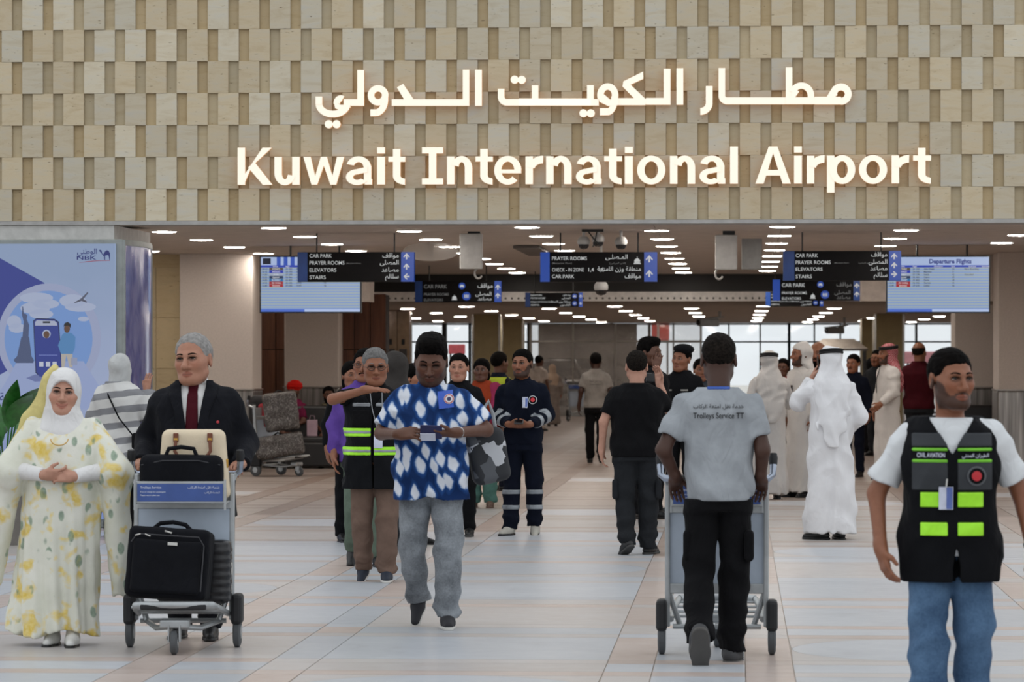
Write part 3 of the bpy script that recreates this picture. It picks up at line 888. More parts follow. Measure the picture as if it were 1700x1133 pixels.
# --- ceilings
M_CEIL = mat('ceiling_panel_paint', '#c2b8af', .75, noise=(3, .05))
M_CEIL2 = mat('back_ceiling_paint', '#b8ab9e', .75, noise=(3, .05))
ce = MB().box((-5.5, (YW + .47 + YB + 1.07) / 2, ZC + .12), (34, YB - YW + .6, .2)).obj('ceiling', mat('ceiling_void', '#5e5752', .9)); tag(ce, kind='structure')
_cp = MB().box((0, 0, 0), (1.434, 2.94, .04)).mesh('ceiling_panel', [M_CEIL])
for i in range(-8, 5):
    for j in range(9):
        y = YW + .5 + 1.47 + j * 2.95
        
        link('ceiling_panel', _cp, None, ce, (-.22 + 1.44 * i, y, ZC + .018))
ce2 = MB().box((-5, (YB + YF) / 2 + .2, ZC2 + .1), (40, YF - YB, .2)).obj('ceiling', M_CEIL2); tag(ce2, kind='structure')
# dark beam with a pale perforated strip under it
xl = at_y(612, 470, YB).x; xr = at_y(1480, 470, YB).x
tag(MB().box(((xl + xr) / 2, YB + .2, (2.785 + ZC) / 2), (xr - xl, .4, ZC - 2.785)).obj('trim_2', mat('black_bulkhead', '#1a1817', .5)), kind='structure')
M_STRIP = mat('pale_metal_strip', '#ebe7e2', .5)
st = MB().box(((xl + xr) / 2, YB + .12, (2.785 + ZC2) / 2), (xr - xl + 8, .34, 2.785 - ZC2)).obj('trim_3', M_STRIP); tag(st, kind='structure')
_hole = MB().lathe((0, 0, 0), [(.0001, -.004), (.018, -.004), (.02, .0)], 'Y', 10).mesh('rivet', [mat('dark_hole', '#5b5550', .7)])
for k in range(150):
    x = xl - 4 + k * (xr - xl + 8) / 150
    link('rivet', _hole, None, st, (x, YB - .05, ZC2 + .05))
# dropped side bulkheads
M_BULK = mat('warm_white_panel', '#b0a59c', .7)
b1 = at_y(415, 470, 52).x; b2 = at_y(614, 470, 52).x
tag(MB().box(((b1 + b2) / 2, 52.3, (ZC + 2.43) / 2), (b2 - b1, .6, ZC - 2.43)).obj('trim_4', M_BULK), kind='structure')
b3 = at_y(1430, 470, 52).x
tag(MB().box(((b3 + 6) / 2, 52.3, (ZC + 2.43) / 2), (6 - b3, .6, ZC - 2.43)).obj('trim_5', M_BULK), kind='structure')

# --- columns with metal skirts
M_COL = mat('woven_wall_covering', '#bfb4ab', .8, noise=(40, .03), bump=(400, .3))
M_STEEL = None
def steel(name, col='#8f8b87', rough=.32):
    t = NT(name); v = t.coord('Object', (9, 9, .4)); f = t.noise(v, 1.6, 2)
    t.base(t.ramp(f, [(.3, srgb('#6d6966')), (.5, srgb(col)), (.7, srgb('#b8b2ac'))]))
    return t.set(rough, .85, .5)
M_STEEL = steel('brushed_steel')
def column(px0, px1, Y, zc, name, label, skirt=1.16, depth=1.0, m=None, extra=0):
    x0 = at_y(px0, 500, Y).x; x1 = at_y(px1, 500, Y).x + extra
    o = thing(name, label, 'column', ((x0 + x1) / 2, Y + depth / 2, 0)); w = x1 - x0
    MB().box((0, 0, (zc + skirt) / 2), (w, depth, zc - skirt), bev=.015).obj('shaft', m or M_COL, o)
    MB().box((0, 0, skirt / 2), (w + .03, depth + .03, skirt), bev=.03).obj('metal_skirt', M_STEEL, o)
    MB().box((0, 0, skirt + .004), (w + .045, depth + .045, .02)).obj('skirt_cap', mat('skirt_cap_metal', '#9a948e', .3, .8), o)
    return o
column(298, 419, 51, ZC, 'column', 'pale square column beside the advertising box, steel skirt at its base')
column(1657, 1779, 51, ZC, 'column', 'pale square column at the right edge of the picture', extra=0)
column(472, 562, 55.5, 2.43, 'column', 'pale column between brown wood panels behind the seated men')
column(1585, 1654, 55.5, 2.43, 'column', 'pale column right of the maroon shirt, under the departures screen')
M_TAN = mat('tan_painted_column', '#a3946f', .7, noise=(5, .04))
def tan_column(px0, px1, Y, label):
    x0 = at_y(px0, 560, Y).x; x1 = at_y(px1, 560, Y).x
    o = thing('column', label, 'column', ((x0 + x1) / 2, Y + .4, 0)); w = x1 - x0
    MB().box((0, 0, ZC2 / 2), (w, .8, ZC2), bev=.02).obj('shaft', M_TAN, o)
    for s in (-1, 1): MB().box((s * w / 2, -.4, ZC2 / 2), (.05, .05, ZC2 - .01)).obj('corner_guard', mat('chrome_guard', '#c9c5bf', .2, .9), o)
tan_column(785, 829, 83, 'tan column behind the man in the blue leaf shirt, nearer of two')
tan_column(833, 868, 94, 'tan column behind the navy overalls, farther of two')
tan_column(1453, 1500, 83, 'tan column behind the red headscarf, nearer of two')
tan_column(1429, 1450, 94, 'slim tan column behind the kiosk roof')
# stone wall left of the first column, wood wall
sx0 = at_y(150, 500, 51.2).x; sx1 = at_y(297.5, 500, 51.2).x
ws = MB().box(((sx0 + sx1) / 2 - 2, 51.6, ZC / 2), (sx1 - sx0 + 4, .6, ZC)).obj('wall_left', M_TRAVB); tag(ws, kind='structure')
M_TRAVL = travertine('pale_travertine', ('#b3a386', '#c2b294', '#b5a88e'))
_sp = MB().box((0, 0, 0), (.34, .03, .72), bev=.004).mesh('stone_panel', [M_TRAVL])
for i in range(4):
    for j in range(4): link('stone_panel', _sp, None, ws, (sx1 - .175 - i * .345, 51.3 - .005 * (i % 2), .37 + j * .727 + (0.2 if i % 2 else 0) * 0))
def wood(name):
    t = NT(name); v = t.coord('Object', (14, 14, .9)); f = t.noise(v, 1.4, 6, .6, .6)
    oi = t.n('ShaderNodeObjectInfo')
    c = t.ramp(f, [(.3, srgb('#3f2418')), (.5, srgb('#5a3624')), (.72, srgb('#6b432e'))])
    hv = t.n('ShaderNodeHueSaturation'); t.l(c, hv.inputs['Color']); t.l(t.math('ADD', t.math('MULTIPLY', oi.outputs['Random'], .25), .88), hv.inputs['Value'])
    t.base(hv.outputs[0]); return t.set(.45, 0, .4)
M_WOOD = wood('walnut_panel')
wx0 = at_y(405, 600, 56).x; wx1 = at_y(640, 600, 56).x
ww = MB().box(((wx0 + wx1) / 2, 56.35, 1.3), (wx1 - wx0, .5, 2.6)).obj('wall_back', mat('wood_groove', '#1d110b', .8)); tag(ww, kind='structure')
npan = 9; pw = (wx1 - wx0) / npan
_wp = MB().box((0, 0, 0), (pw - .012, .03, .86), bev=.004).mesh('wood_panel', [M_WOOD])
for i in range(npan):
    for j in range(3): link('wood_panel', _wp, None, ww, (wx0 + (i + .5) * pw, 56.09, .44 + j * .87))
# unseen side walls of the low hall, added to keep sky light out
tag(MB().box((-13.5, 78, 1.55), (.3, 54, 3.1)).obj('wall_left', M_COL), kind='structure')
tag(MB().box((6.3, 72, 1.55), (.3, 66, 3.1)).obj('wall_right', M_COL), kind='structure')
# pier over the advertising box
p0 = at_y(-160, 380, YW - .05); p1 = at_y(188, 380, YW - .05)
tag(MB().box(((p0.x + p1.x) / 2, YW + 1.2, ZC / 2 - .02), (p1.x - p0.x, 2.4, ZC - .05)).obj('wall_pier', mat('pier_paint', '#c3c4c1', .6)), kind='structure')

# --- glazed end wall
def X_at(px, Y): return at_y(px, 600, Y).x
M_FRAME = mat('dark_window_frame', '#1d1c1d', .4)
def glass(name, tint=(1, 1, 1, 1), rough=.0):
    t = NT(name); t.base(tint); t.set(rough, 0, .5)
    tr = t.n('ShaderNodeBsdfTransparent'); tr.inputs[0].default_value = tint
    mx = t.n('ShaderNodeMixShader'); lw = t.n('ShaderNodeFresnel'); lw.inputs[0].default_value = 1.45
    gl = t.n('ShaderNodeBsdfGlossy'); gl.inputs['Roughness'].default_value = .03
    t.l(lw.outputs[0], mx.inputs[0]); t.l(tr.outputs[0], mx.inputs[1]); t.l(gl.outputs[0], mx.inputs[2])
    out = t.t.nodes['Material Output']; t.l(mx.outputs[0], out.inputs[0]); return t.m
M_GLASS = glass('clear_glass', (.97, .98, .98, 1))
def window(n, px0, px1, muls, Y=YF):
    o = thing('window_%d' % n, None, None, (0, 0, 0)); tag(o, kind='structure')
    x0, x1 = X_at(px0, Y), X_at(px1, Y); zt = ZC2; ztr = CAMH + (594 - 568) / (FPX / Y)
    ed = [x0] + [X_at(p, Y) for p, w in muls] + [x1]; wd = [.08] + [w for p, w in muls] + [.08]
    for x, w in zip(ed, wd): MB().box((x, Y, zt / 2), (w, .12, zt)).obj('mullion', M_FRAME, o)
    for z, h in ((.03, .045), (ztr, .045), (zt - .03, .045)):
        MB().box(((x0 + x1) / 2, Y + .002, z), (x1 - x0, .1, h)).obj('transom', M_FRAME, o)
    for a, b in zip(ed[:-1], ed[1:]):
        for z0, z1 in ((.06, ztr), (ztr, zt - .06)):
            MB().box(((a + b) / 2, Y + .01, (z0 + z1) / 2), (b - a, .012, z1 - z0)).obj('pane', M_GLASS, o)
window(1, 655, 780, [(738, .14)])
window(2, 780, 1078, [(879, .14), (950, .045), (1015, .1)])
window(3, 1078, 1310, [(1118, .045), (1164, .045), (1210, .045), (1262, .045)])
window(4, 1310, 1586, [(1352, .045), (1395, .045), (1440, .045), (1480, .045), (1521, .07)])
tag(MB().box((X_at(655, YF) - 5, YF, 1.3), (10, .3, 2.62)).obj('wall_back', M_TAN), kind='structure')
tag(MB().box((X_at(1586, YF) + 2.5, YF, 1.3), (5, .3, 2.62)).obj('wall_back', M_TAN), kind='structure')
tag(MB().box((-4, 165, -.2), (160, 118, .2)).obj('ground', mat('outdoor_concrete', '#d8d3cb', .9)), kind='structure')

# --- downlights
M_LAMP = emit('downlight_glow', '#fff6ec', 70.0); M_RIM = mat('downlight_rim', '#d8d4ce', .4)
def downlight_mesh(r):
    b = MB(); b.cm = 0
    b.lathe((0, 0, 0), [(r * 1.1, .01), (r * 1.12, -.004), (r, -.008), (r * .97, 0)], 'Z', 20)
    b.cm = 1; b.lathe((0, 0, 0), [(r * .97, .0), (r * .95, -.010), (r * .6, -.014), (.0001, -.015)], 'Z', 20)
    return b.mesh('downlight', [M_RIM, M_LAMP], True)
DLM = downlight_mesh(.145); DLM2 = downlight_mesh(.15)
for k in range(-8, 4):
    x = .5 + 1.44 * k
    for j in range(8):
        y = (40.8 if k % 2 == 0 else 41.95) + 2.95 * j
        if y > YB - 1.2 or x < -9.5 and y > 49 or x > 3.1 and y > 49.5: continue
        if b1 - .2 < x < b2 + .2 and 51.5 < y: continue
        tag(link('downlight', DLM, None, None, (x, y, ZC - .002)), 'round glowing downlight recessed in the low front ceiling', 'downlight', 'downlights of the front ceiling')
for k in range(-7, 4):
    x = .5 + 1.44 * k
    for j in range(5):
        y = 70 + (0 if k % 2 == 0 else 3.2) + 7.0 * j
        if y > YF - 2: continue
        tag(link('downlight', DLM2, None, None, (x, y, ZC2 - .002)), 'round glowing downlight in the far lower ceiling before the windows', 'downlight', 'downlights of the far ceiling')
# ------------------------------------------------------------------ big lit lettering on the stone wall
def _letter_mat():
    t = NT('lit_letter_face'); t.base((.5, .48, .42, 1))
    t.p.inputs['Emission Color'].default_value = srgb('#fff6e2'); t.p.inputs['Emission Strength'].default_value = .8
    return t.set(.4)
M_LET = _letter_mat(); M_LETB = emit('lit_letter_return', '#ffb877', .55)
Y_LET = YW - .10
def letter(polys, parent):
    """polygons in picture pixels -> raised letter in front of the wall"""
    b = MB()
    for i, poly in enumerate(polys):
        pts = [at_y(x, y, Y_LET) for x, y in poly]; n = len(pts)
        dz = .0004 * i
        f = [(p.x, Y_LET - dz, p.z) for p in pts]; r = [(p.x, Y_LET + .06, p.z) for p in pts]
        b.cm = 0; b.add(f, [tuple(range(n))])
        b.cm = 1; b.add(f + r, [(k, (k + 1) % n, n + (k + 1) % n, n + k) for k in range(n)]); b.add(r, [tuple(range(n))])
    return b.obj('letter', [M_LET, M_LETB], parent)
def arcpts(cx, cy, rx, ry, a0, a1, n=18):
    return [(cx + rx * math.cos(math.radians(a0 + (a1 - a0) * k / n)), cy - ry * math.sin(math.radians(a0 + (a1 - a0) * k / n))) for k in range(n + 1)]
def ring(cx, cy, rx, ry, wx, wy, a0, a1, n=24):
    """arc of stroke wx (sideways) / wy (up and down), as quads"""
    o = arcpts(cx, cy, rx, ry, a0, a1, n); i = arcpts(cx, cy, rx - wx, ry - wy, a0, a1, n)
    return [[o[k], o[k + 1], i[k + 1], i[k]] for k in range(n)]
def R_(x0, y0, x1, y1): return [(x0, y0), (x1, y0), (x1, y1), (x0, y1)]
def glyph(ch, x0, x1, base, cap, xh):
    """bold grotesque letters; y grows downwards; cap / xh are heights"""
    S = .203 * cap; H = .163 * cap; w = x1 - x0; t = base - cap; tx = base - xh
    if ch == 'K': return [R_(x0, t, x0 + S, base), [(x0 + S, base - .30 * cap), (x1 - S * 1.35, t), (x1 - .02 * w, t), (x0 + S + .18 * cap, base - .5 * cap), (x0 + S, base - .53 * cap + .45 * cap)],
                          [(x0 + S + .08 * cap, base - .47 * cap), (x0 + S + .25 * cap, base - .62 * cap), (x1, base), (x1 - S * 1.3, base)]]
    if ch == 'I': return [R_(x0 + w / 2 - S * .5, t, x0 + w / 2 + S * .5, base), R_(x0, t, x1, t + H), R_(x0, base - H, x1, base)]
    if ch == 'l': return [R_(x0, t, x1, base)]
    if ch == 'i': return [R_(x0, tx, x1, base), R_(x0, t, x1, t + H)]
    if ch == 'w':
        a = S * .98; m = w / 2
        return [[(x0, tx), (x0 + a, tx), (x0 + .34 * w, base), (x0 + .34 * w - a * .8, base)], [(x0 + .34 * w - a * .62, base), (x0 + .34 * w, base), (x0 + m + a * .42, tx), (x0 + m - a * .42, tx)],
                [(x0 + m - a * .42, tx), (x0 + m + a * .42, tx), (x1 - .34 * w + a * .62, base), (x1 - .34 * w, base)], [(x1 - a, tx), (x1, tx), (x1 - .34 * w + a * .8, base), (x1 - .34 * w, base)]]
    if ch == 'A': return [[(x0, base), (x0 + S * 1.1, base), (x0 + w / 2 + S * .28, t), (x0 + w / 2 - S * .58, t)], [(x1 - S * 1.1, base), (x1, base), (x0 + w / 2 + S * .58, t), (x0 + w / 2 - S * .28, t)],
                          R_(x0 + .26 * w, base - .37 * cap, x1 - .26 * w, base - .22 * cap)]
    if ch == 't':
        s0 = x0 + w * .27
        return [R_(s0, base - .955 * cap, s0 + S, base - S), R_(x0, tx, x1, tx + H * .85)] + ring(s0 + S * 1.6, base - S * 1.15, S * 1.6, S * 1.18, S, S * .82, 180, 270, 8) + [R_(s0 + S * 1.5, base - H * .88, x1 - .02 * w, base + .01 * cap)]
    if ch == 'o': return ring((x0 + x1) / 2, (base + tx) / 2, w / 2, xh / 2 + .015 * cap, S * .98, H * .95, 0, 360, 36)
    if ch == 'n': return [R_(x0, tx, x0 + S, base), R_(x1 - S, base - xh * .58, x1, base)] + ring(x0 + S * .55 + (w - S * .55) / 2, tx + xh * .42, (w - S * .55) / 2, xh * .44, S, H, 0, 165, 20)
    if ch == 'u': return [R_(x1 - S, tx, x1, base), R_(x0, tx, x0 + S, base - xh * .42)] + ring(x0 + (w - S * .55) / 2, base - xh * .42, (w - S * .55) / 2, xh * .44, S, H, 180, 345, 20)
    if ch == 'r': return [R_(x0, tx, x0 + S, base)] + ring(x1 - .02 * w, tx + xh * .46, w - S * .35, xh * .48, S * .9, H * 1.25, 88, 172, 14)
    if ch == 'p': return [R_(x0, tx, x0 + S, base + .245 * cap)] + ring(x0 + S * .3 + (w - S * .3) / 2, (base + tx) / 2, (w - S * .3) / 2, xh / 2 + .015 * cap, S, H, 0, 360, 32)
    if ch == 'e': return ring((x0 + x1) / 2, (base + tx) / 2, w / 2, xh / 2 + .015 * cap, S * .95, H * .95, 0, 315, 30) + [R_(x0 + S * .6, (base + tx) / 2 - H * .12, x1 - S * .02, (base + tx) / 2 + H * .5)]
    if ch == 'a':
        m = tx + xh * .4
        return [R_(x1 - S * 1.12, tx + xh * .32, x1 - S * .12, base - xh * .1), R_(x1 - S * 1.0, base - xh * .2, x1, base)] + ring((x0 + x1 - S * .12) / 2, tx + xh * .36, (w - S * .12) / 2 * .97, xh * .375, S, H * .95, 0, 165, 18) + \
            ring(x0 + w * .43, base - xh * .265, w * .43, xh * .285, S * .95, H * .85, 75, 330, 24) + [[(x0 + w * .4, base - xh * .55), (x1 - S * .6, base - xh * .64), (x1 - S * .6, base - xh * .44), (x0 + w * .45, base - xh * .37)]]
    return []
en = thing('wall_sign', 'lit white Latin lettering naming the airport on the stone wall', 'sign', at_y(970, 300, Y_LET + .03))
def _c6(x): return 380 + x * .35294
def _c7(x): return 960 + x * .35294
LET = [('K', 41, 205, 6), ('u', 214, 333, 6), ('w', 350, 543, 6), ('a', 551, 674, 6), ('i', 697, 734, 6), ('t', 750, 830, 6), ('I', 908, 1008, 6), ('n', 1026, 1145, 6),
       ('t', 1160, 1242, 6), ('e', 1248, 1376, 6), ('r', 1395, 1478, 6), ('n', 1492, 1612, 6), ('a', -11, 110, 7), ('t', 122, 206, 7), ('i', 219, 257, 7), ('o', 277, 410, 7),
       ('n', 431, 550, 7), ('a', 570, 692, 7), ('l', 714, 751, 7), ('A', 833, 1000, 7), ('i', 1015, 1052, 7), ('r', 1075, 1158, 7), ('p', 1170, 1303, 7), ('o', 1320, 1453, 7), ('r', 1474, 1556, 7), ('t', 1575, 1660, 7)]
for ch, a, b, c in LET:
    f = _c6 if c == 6 else _c7; x0, x1 = f(a), f(b)
    base = 307.0 - (x0 - 394) * 2.6 / 1150
    o = letter(glyph(ch, x0, x1, base, 61.5, 46.2), None)
    o.parent = en; o.location = -Vector(en.location)
ar = thing('wall_sign', 'lit white Arabic lettering on the stone wall above the Latin line', 'sign', at_y(970, 160, Y_LET + .03))
def stroke(pts, w):
    out = []
    for (ax, ay), (bx, by) in zip(pts[:-1], pts[1:]):
        dx, dy = bx - ax, by - ay; L = math.hypot(dx, dy); nx, ny = -dy / L * w / 2, dx / L * w / 2
        out.append([(ax + nx, ay + ny), (bx + nx, by + ny), (bx - nx, by - ny), (ax - nx, ay - ny)])
    return out
def dots(*cs, r=6.6): return [arcpts(x, y, r, r, 0, 360, 20)[:-1] for x, y in cs]
def c6(polys): return [[(_c6(x), 90 + y * .35294) for x, y in p] for p in polys]
def c7(polys): return [[(_c7(x), 90 + y * .35294) for x, y in p] for p in polys]
def d6(*cs): return [arcpts(x, y, 19, 19, 0, 360, 20)[:-1] for x, y in cs]
AR = [  # right to left: meem-tah-alif, reh | alif-lam.. kaf, waw-yeh-teh | al-dal, waw-lam-yeh
 c7(ring(1236, 188, 50, 50, 32, 33, -90, 200, 30) + stroke([(1236, 219), (1112, 219)], 36) + [[(1165, 206), (1200, 150), (1222, 170), (1196, 235), (1150, 235)]]),
 c7([R_(976, 62, 1007, 236)] + ring(1050, 195, 60, 62, 31, 30, -5, 160, 22) + [[(1000, 205), (1010, 168), (1040, 175), (1012, 215)], R_(1079, 190, 1110, 236), R_(976, 203, 1120, 236)]),
 c7([R_(690, 203, 980, 236), R_(660, 65, 691, 205)] + ring(700, 196, 40, 40, 31, 33, 180, 270, 8)),
 c7([R_(600, 150, 632, 235)] + ring(574, 230, 58, 56, 32, 33, -90, 5, 12)),
 c7([R_(462, 66, 494, 238)]),
 c7([R_(402, 68, 434, 238), R_(318, 206, 410, 238)]),
 c7([[(305, 82), (306, 116), (246, 144), (320, 214), (316, 240), (290, 236), (208, 152), (212, 128)], R_(180, 207, 310, 240)]),
 c7(ring(139, 193, 50, 56, 31, 31, -20, 200, 26) + ring(138, 208, 48, 80, 31, 33, -90, 10, 14) + [[(92, 190), (122, 190), (150, 214), (190, 207), (190, 240), (140, 244), (100, 225)], R_(102, 255, 140, 288)]),
 c7([R_(41, 146, 73, 240), R_(-280, 208, 60, 241)]) + c7(d6((24, 278), (59, 278))),
 c6([R_(1425, 147, 1456, 240), R_(1300, 211, 1740, 242), R_(1265, 163, 1296, 205)] + ring(1306, 200, 41, 42, 31, 31, 180, 270, 8)) + c6(d6((1344, 120), (1378, 121))),
 c6([R_(1158, 73, 1190, 243)]),
 c6([R_(1100, 73, 1131, 243), R_(850, 212, 1131, 243)]),
 c6([[(820, 140), (870, 214), (866, 243), (842, 243), (790, 156)], R_(766, 212, 850, 243)]),
 c6(ring(702, 194, 49, 48, 31, 30, -20, 360, 28) + ring(690, 212, 60, 80, 31, 32, -90, 12, 14) + [R_(666, 260, 692, 292)]),
 c6([R_(604, 74, 636, 243), R_(540, 212, 636, 243)]),
 c6(ring(526, 233, 34, 40, 31, 30, 60, 180, 10) + [[(494, 225), (525, 238), (566, 240), (574, 250), (530, 266), (500, 255)]] + ring(490, 234, 82, 64, 32, 32, 180, 355, 22) + [R_(408, 200, 440, 236)]) + c6(d6((470, 330), (507, 330)))]
for polys in AR:
    o = letter(polys, ar); o.location = -Vector(ar.location)

# ------------------------------------------------------------------ hanging signs
M_SBLK = mat('sign_black', '#151415', .5, spec=.1); M_SBLU = emit('sign_blue', '#1f56c4', .55); M_SBL2 = mat('sign_dark_blue', '#1b4792', .4)
M_TXT = emit('sign_white_print', '#e9ecec', .62); M_TXT2 = emit('sign_dim_print', '#9d9d9c', .35); M_ROD = mat('black_rod', '#151414', .4)
def arrow_mesh(s, ang):
    b = MB(); q = [(-.012, -.05), (.012, -.05), (.012, .01), (.042, -.022), (.052, -.006), (0, .052), (-.052, -.006), (-.042, -.022), (-.012, .01)]
    c, n = math.cos(ang), math.sin(ang)
    b.prism([((x * c - z * n) * s, (x * n + z * c) * s) for x, z in q], 0, .002); return b.mesh('arrow', [M_TXT])
def mosque_mesh(s):
    b = MB()
    b.box((0, 0, 0), (1 * s, .002, .12 * s)); b.box((0, 0, .16 * s), (.8 * s, .002, .16 * s))
    b.prism([(x * s, (.26 + z) * s) for x, z in [(-.38, 0), (.38, 0), (.42, .14), (.34, .3), (.16, .42), (0, .52), (-.16, .42), (-.34, .3), (-.42, .14)]], -.001, .001)
    b.box((0, 0, .86 * s), (.05 * s, .002, .2 * s)); b.prism([(-.1 * s, .98 * s), (0, .93 * s), (.1 * s, .98 * s), (.06 * s, .95 * s), (0, .9 * s), (-.06 * s, .95 * s)], -.001, .001)
    return b.mesh('mosque_symbol', [M_TXT])
def hang_sign(px0, px1, py0, py1, Y, label, rows, bl, br, arrows, rods, blue=M_SBLU, symbols=(), dim=False, group=None):
    a = at_y(px0, py0, Y); c = at_y(px1, py1, Y); W, H = c.x - a.x, a.z - c.z; ppm = (px1 - px0) / W
    o = thing('hanging_sign', label, 'sign', ((a.x + c.x) / 2, Y, c.z), 0, group)
    X = lambda px: (px - (px0 + px1) / 2) / ppm
    Z = lambda py: (py1 - py) / ppm
    MB().box((0, .06, H / 2), (W, .12, H), bev=.004).obj('sign_box', M_SBLK, o)
    for (q0, q1, mm) in bl: MB().box(((X(q0) + X(q1)) / 2, .055, H / 2), ((q1 - q0) / ppm, .122, H - .002)).obj('blue_end', mm, o)
    for px in rods:
        z0 = H; z1 = ZC - c.z if Y < YB else ZC2 - c.z
        MB().tube([(X(px), .06, z0 - .01), (X(px), .06, z1)], .009, 8).obj('hanging_rod', M_ROD, o)
    def put(name, me, x, z, m=None): return link(name, me, m, o, (X(x), -.008, Z(z)))
    WID = {'CAR PARK': 37, 'PRAYER ROOMS': 58, 'ELEVATORS': 44.5, 'STAIRS': 27, 'CHECK - IN ZONE': 53, '(Mezzanine Floor)': 33 * 2.07, 'ARRIVAL': 33, 'PASSING RECEPTION ZONE': 105}
    for s, x, y, hpx, al, m in rows:
        put('lettering', text_mesh(s, height=hpx / ppm, width=WID[s] * hpx / 6.2 / ppm if s in WID else None, align=al, bold=.006), x, y, m or (M_TXT2 if dim else M_TXT))
    for x, y, ang, s in arrows: put('arrow', arrow_mesh(s / ppm * 100, ang), x, y)
    for kind, x, y, s in symbols:
        if kind == 'mosque': put('mosque_symbol', mosque_mesh(s / ppm), x, y)
        else:
            b = MB(); b.lathe((0, 0, 0), [(.0001, 0), (s / ppm, 0), (s / ppm, .003)], 'Y', 20); link('round_symbol', b.mesh('round_symbol', [M_SBLU]), None, o, (X(x), -.005, Z(y)))
            g = MB(); u = s / ppm
            if kind == 'lift':
                for q in (-.42, 0.02, .42): g.box((q * u, 0, 0), (.16 * u, .002, .8 * u))
                g.box((0, 0, .1 * u), (.9 * u, .002, .16 * u)); g.box((0, 0, -.3 * u), (.9 * u, .002, .12 * u))
            else:
                g.box((0, 0, -.1 * u), (1.2 * u, .002, .36 * u)); g.box((0, 0, .2 * u), (.8 * u, .002, .3 * u)); g.box((-.4 * u, 0, -.36 * u), (.2 * u, .002, .2 * u)); g.box((.4 * u, 0, -.36 * u), (.2 * u, .002, .2 * u))
            put('pictogram', g.mesh('pictogram', [M_TXT]), x, y)
    return o
UP = 0.0; LF = math.pi / 2; RT = -math.pi / 2
MW, MS, MA, SL = arabic('مواقف'), arabic('المصلى'), arabic('مصاعد'), arabic('سلالم')
SY = 42.7
hang_sign(494, 687.5, 419, 468, SY, 'black hanging sign in front of the left screen, arrow to the stairs pointing left',
    [('CAR PARK', 514, 428, 6.2, 'LEFT', None), ('PRAYER ROOMS', 514, 439.5, 6.2, 'LEFT', None), ('(Mezzanine Floor)', 575, 438.5, 2.2, 'LEFT', M_TXT2), ('ELEVATORS', 514, 451.5, 6.2, 'LEFT', None), ('STAIRS', 514, 463.5, 6.2, 'LEFT', None),
     (MW, 662, 428, 7.5, 'RIGHT', None), (MS, 662, 439.5, 7.5, 'RIGHT', None), (MA, 662, 451.5, 7.5, 'RIGHT', None), (SL, 662, 462.5, 7.5, 'RIGHT', None)],
    [(494, 510.5, M_SBL2), (666, 687.5, M_SBLU)], None, [(675, 426, UP, 1), (675, 443, UP, 1), (675, 459.5, LF, 1)], (525, 654))
hang_sign(897, 1091, 419, 468, SY, 'black hanging sign in the middle, with check-in zone line and mosque symbol',
    [('PRAYER ROOMS', 916.5, 432, 6.2, 'LEFT', None), ('(Mezzanine Floor)', 916.5, 438.5, 3, 'LEFT', M_TXT2), ('CHECK - IN ZONE', 916.5, 451, 6.2, 'LEFT', None), ('1,4', 977, 451, 6.5, 'LEFT', None), (arabic('٤,١'), 994, 451, 7, 'LEFT', None), ('CAR PARK', 916.5, 462, 6.2, 'LEFT', None),
     (arabic('المـصلـى'), 1042, 430, 7.5, 'RIGHT', None), (arabic('(الدور الميزانين)'), 1039, 438.5, 3.2, 'RIGHT', M_TXT2), (arabic('منطقة وزن الامتعة'), 1064, 450, 7.2, 'RIGHT', None), (MW, 1064, 462, 7.5, 'RIGHT', None)],
    [(897, 912.5, M_SBLU), (1069.5, 1091, M_SBLU)], None, [(1078, 430, UP, 1.15), (1078, 454.5, UP, 1.15)], (930, 1059), symbols=[('mosque', 1058, 438, 12)])
hang_sign(1300, 1496, 417, 466, SY, 'black hanging sign over the departures screen, arrow to the stairs pointing right',
    [('CAR PARK', 1321, 427, 6.2, 'LEFT', None), ('PRAYER ROOMS', 1321, 438.5, 6.2, 'LEFT', None), ('(Mezzanine Floor)', 1385, 437.5, 2.2, 'LEFT', M_TXT2), ('ELEVATORS', 1321, 450, 6.2, 'LEFT', None), ('STAIRS', 1321, 462, 6.2, 'LEFT', None),
     (MW, 1473, 426, 7.5, 'RIGHT', None), (MS, 1473, 438, 7.5, 'RIGHT', None), (arabic('(الدور الميزانين)'), 1446, 437.5, 2.4, 'RIGHT', M_TXT2), (MA, 1473, 449, 7.5, 'RIGHT', None), (SL, 1473, 460, 7.5, 'RIGHT', None)],
    [(1300, 1319, M_SBL2), (1476, 1496, M_SBLU)], None, [(1484.5, 425.5, UP, 1), (1484.5, 440.5, UP, 1), (1484.5, 455.5, RT, 1)], (1332, 1463))
def mid_sign(px0, px1, py0, py1, label, dl, dr):
    w = (px1 - px0) / 143.0; x = lambda v: px0 + (v - 689) * w; y = lambda v: py0 + (v - 467)
    hang_sign(px0, px1, py0, py1, 57.7, label,
        [('CAR PARK', x(704), y(479), 6.4, 'LEFT', dl), ('PRAYER ROOMS', x(704), y(491), 4.4, 'LEFT', dl), ('ELEVATORS', x(704), y(500.3), 4.4, 'LEFT', dl),
         (MW, x(818), y(478), 7, 'RIGHT', dr), (MS, x(816), y(491), 6.4, 'RIGHT', dr), (MA, x(816), y(499), 6, 'RIGHT', dr)],
        [(px0, px0 + 12, M_SBL2 if dl else M_SBLU), (px1 - 11, px1, M_SBLU if dl else M_SBL2)], None, [(px1 - 5.5, y(477), UP, .85), (px1 - 5.5, y(491), UP, .85)],
        (x(712), x(807)), symbols=[('car', x(767), y(475), 5.5), ('mosque', x(754.5), y(498), 9), ('lift', x(774.5), y(492), 7)])
mid_sign(689, 832, 467, 502, 'smaller black hanging sign left of centre, with dim English and bright blue right end', M_TXT2, M_TXT)
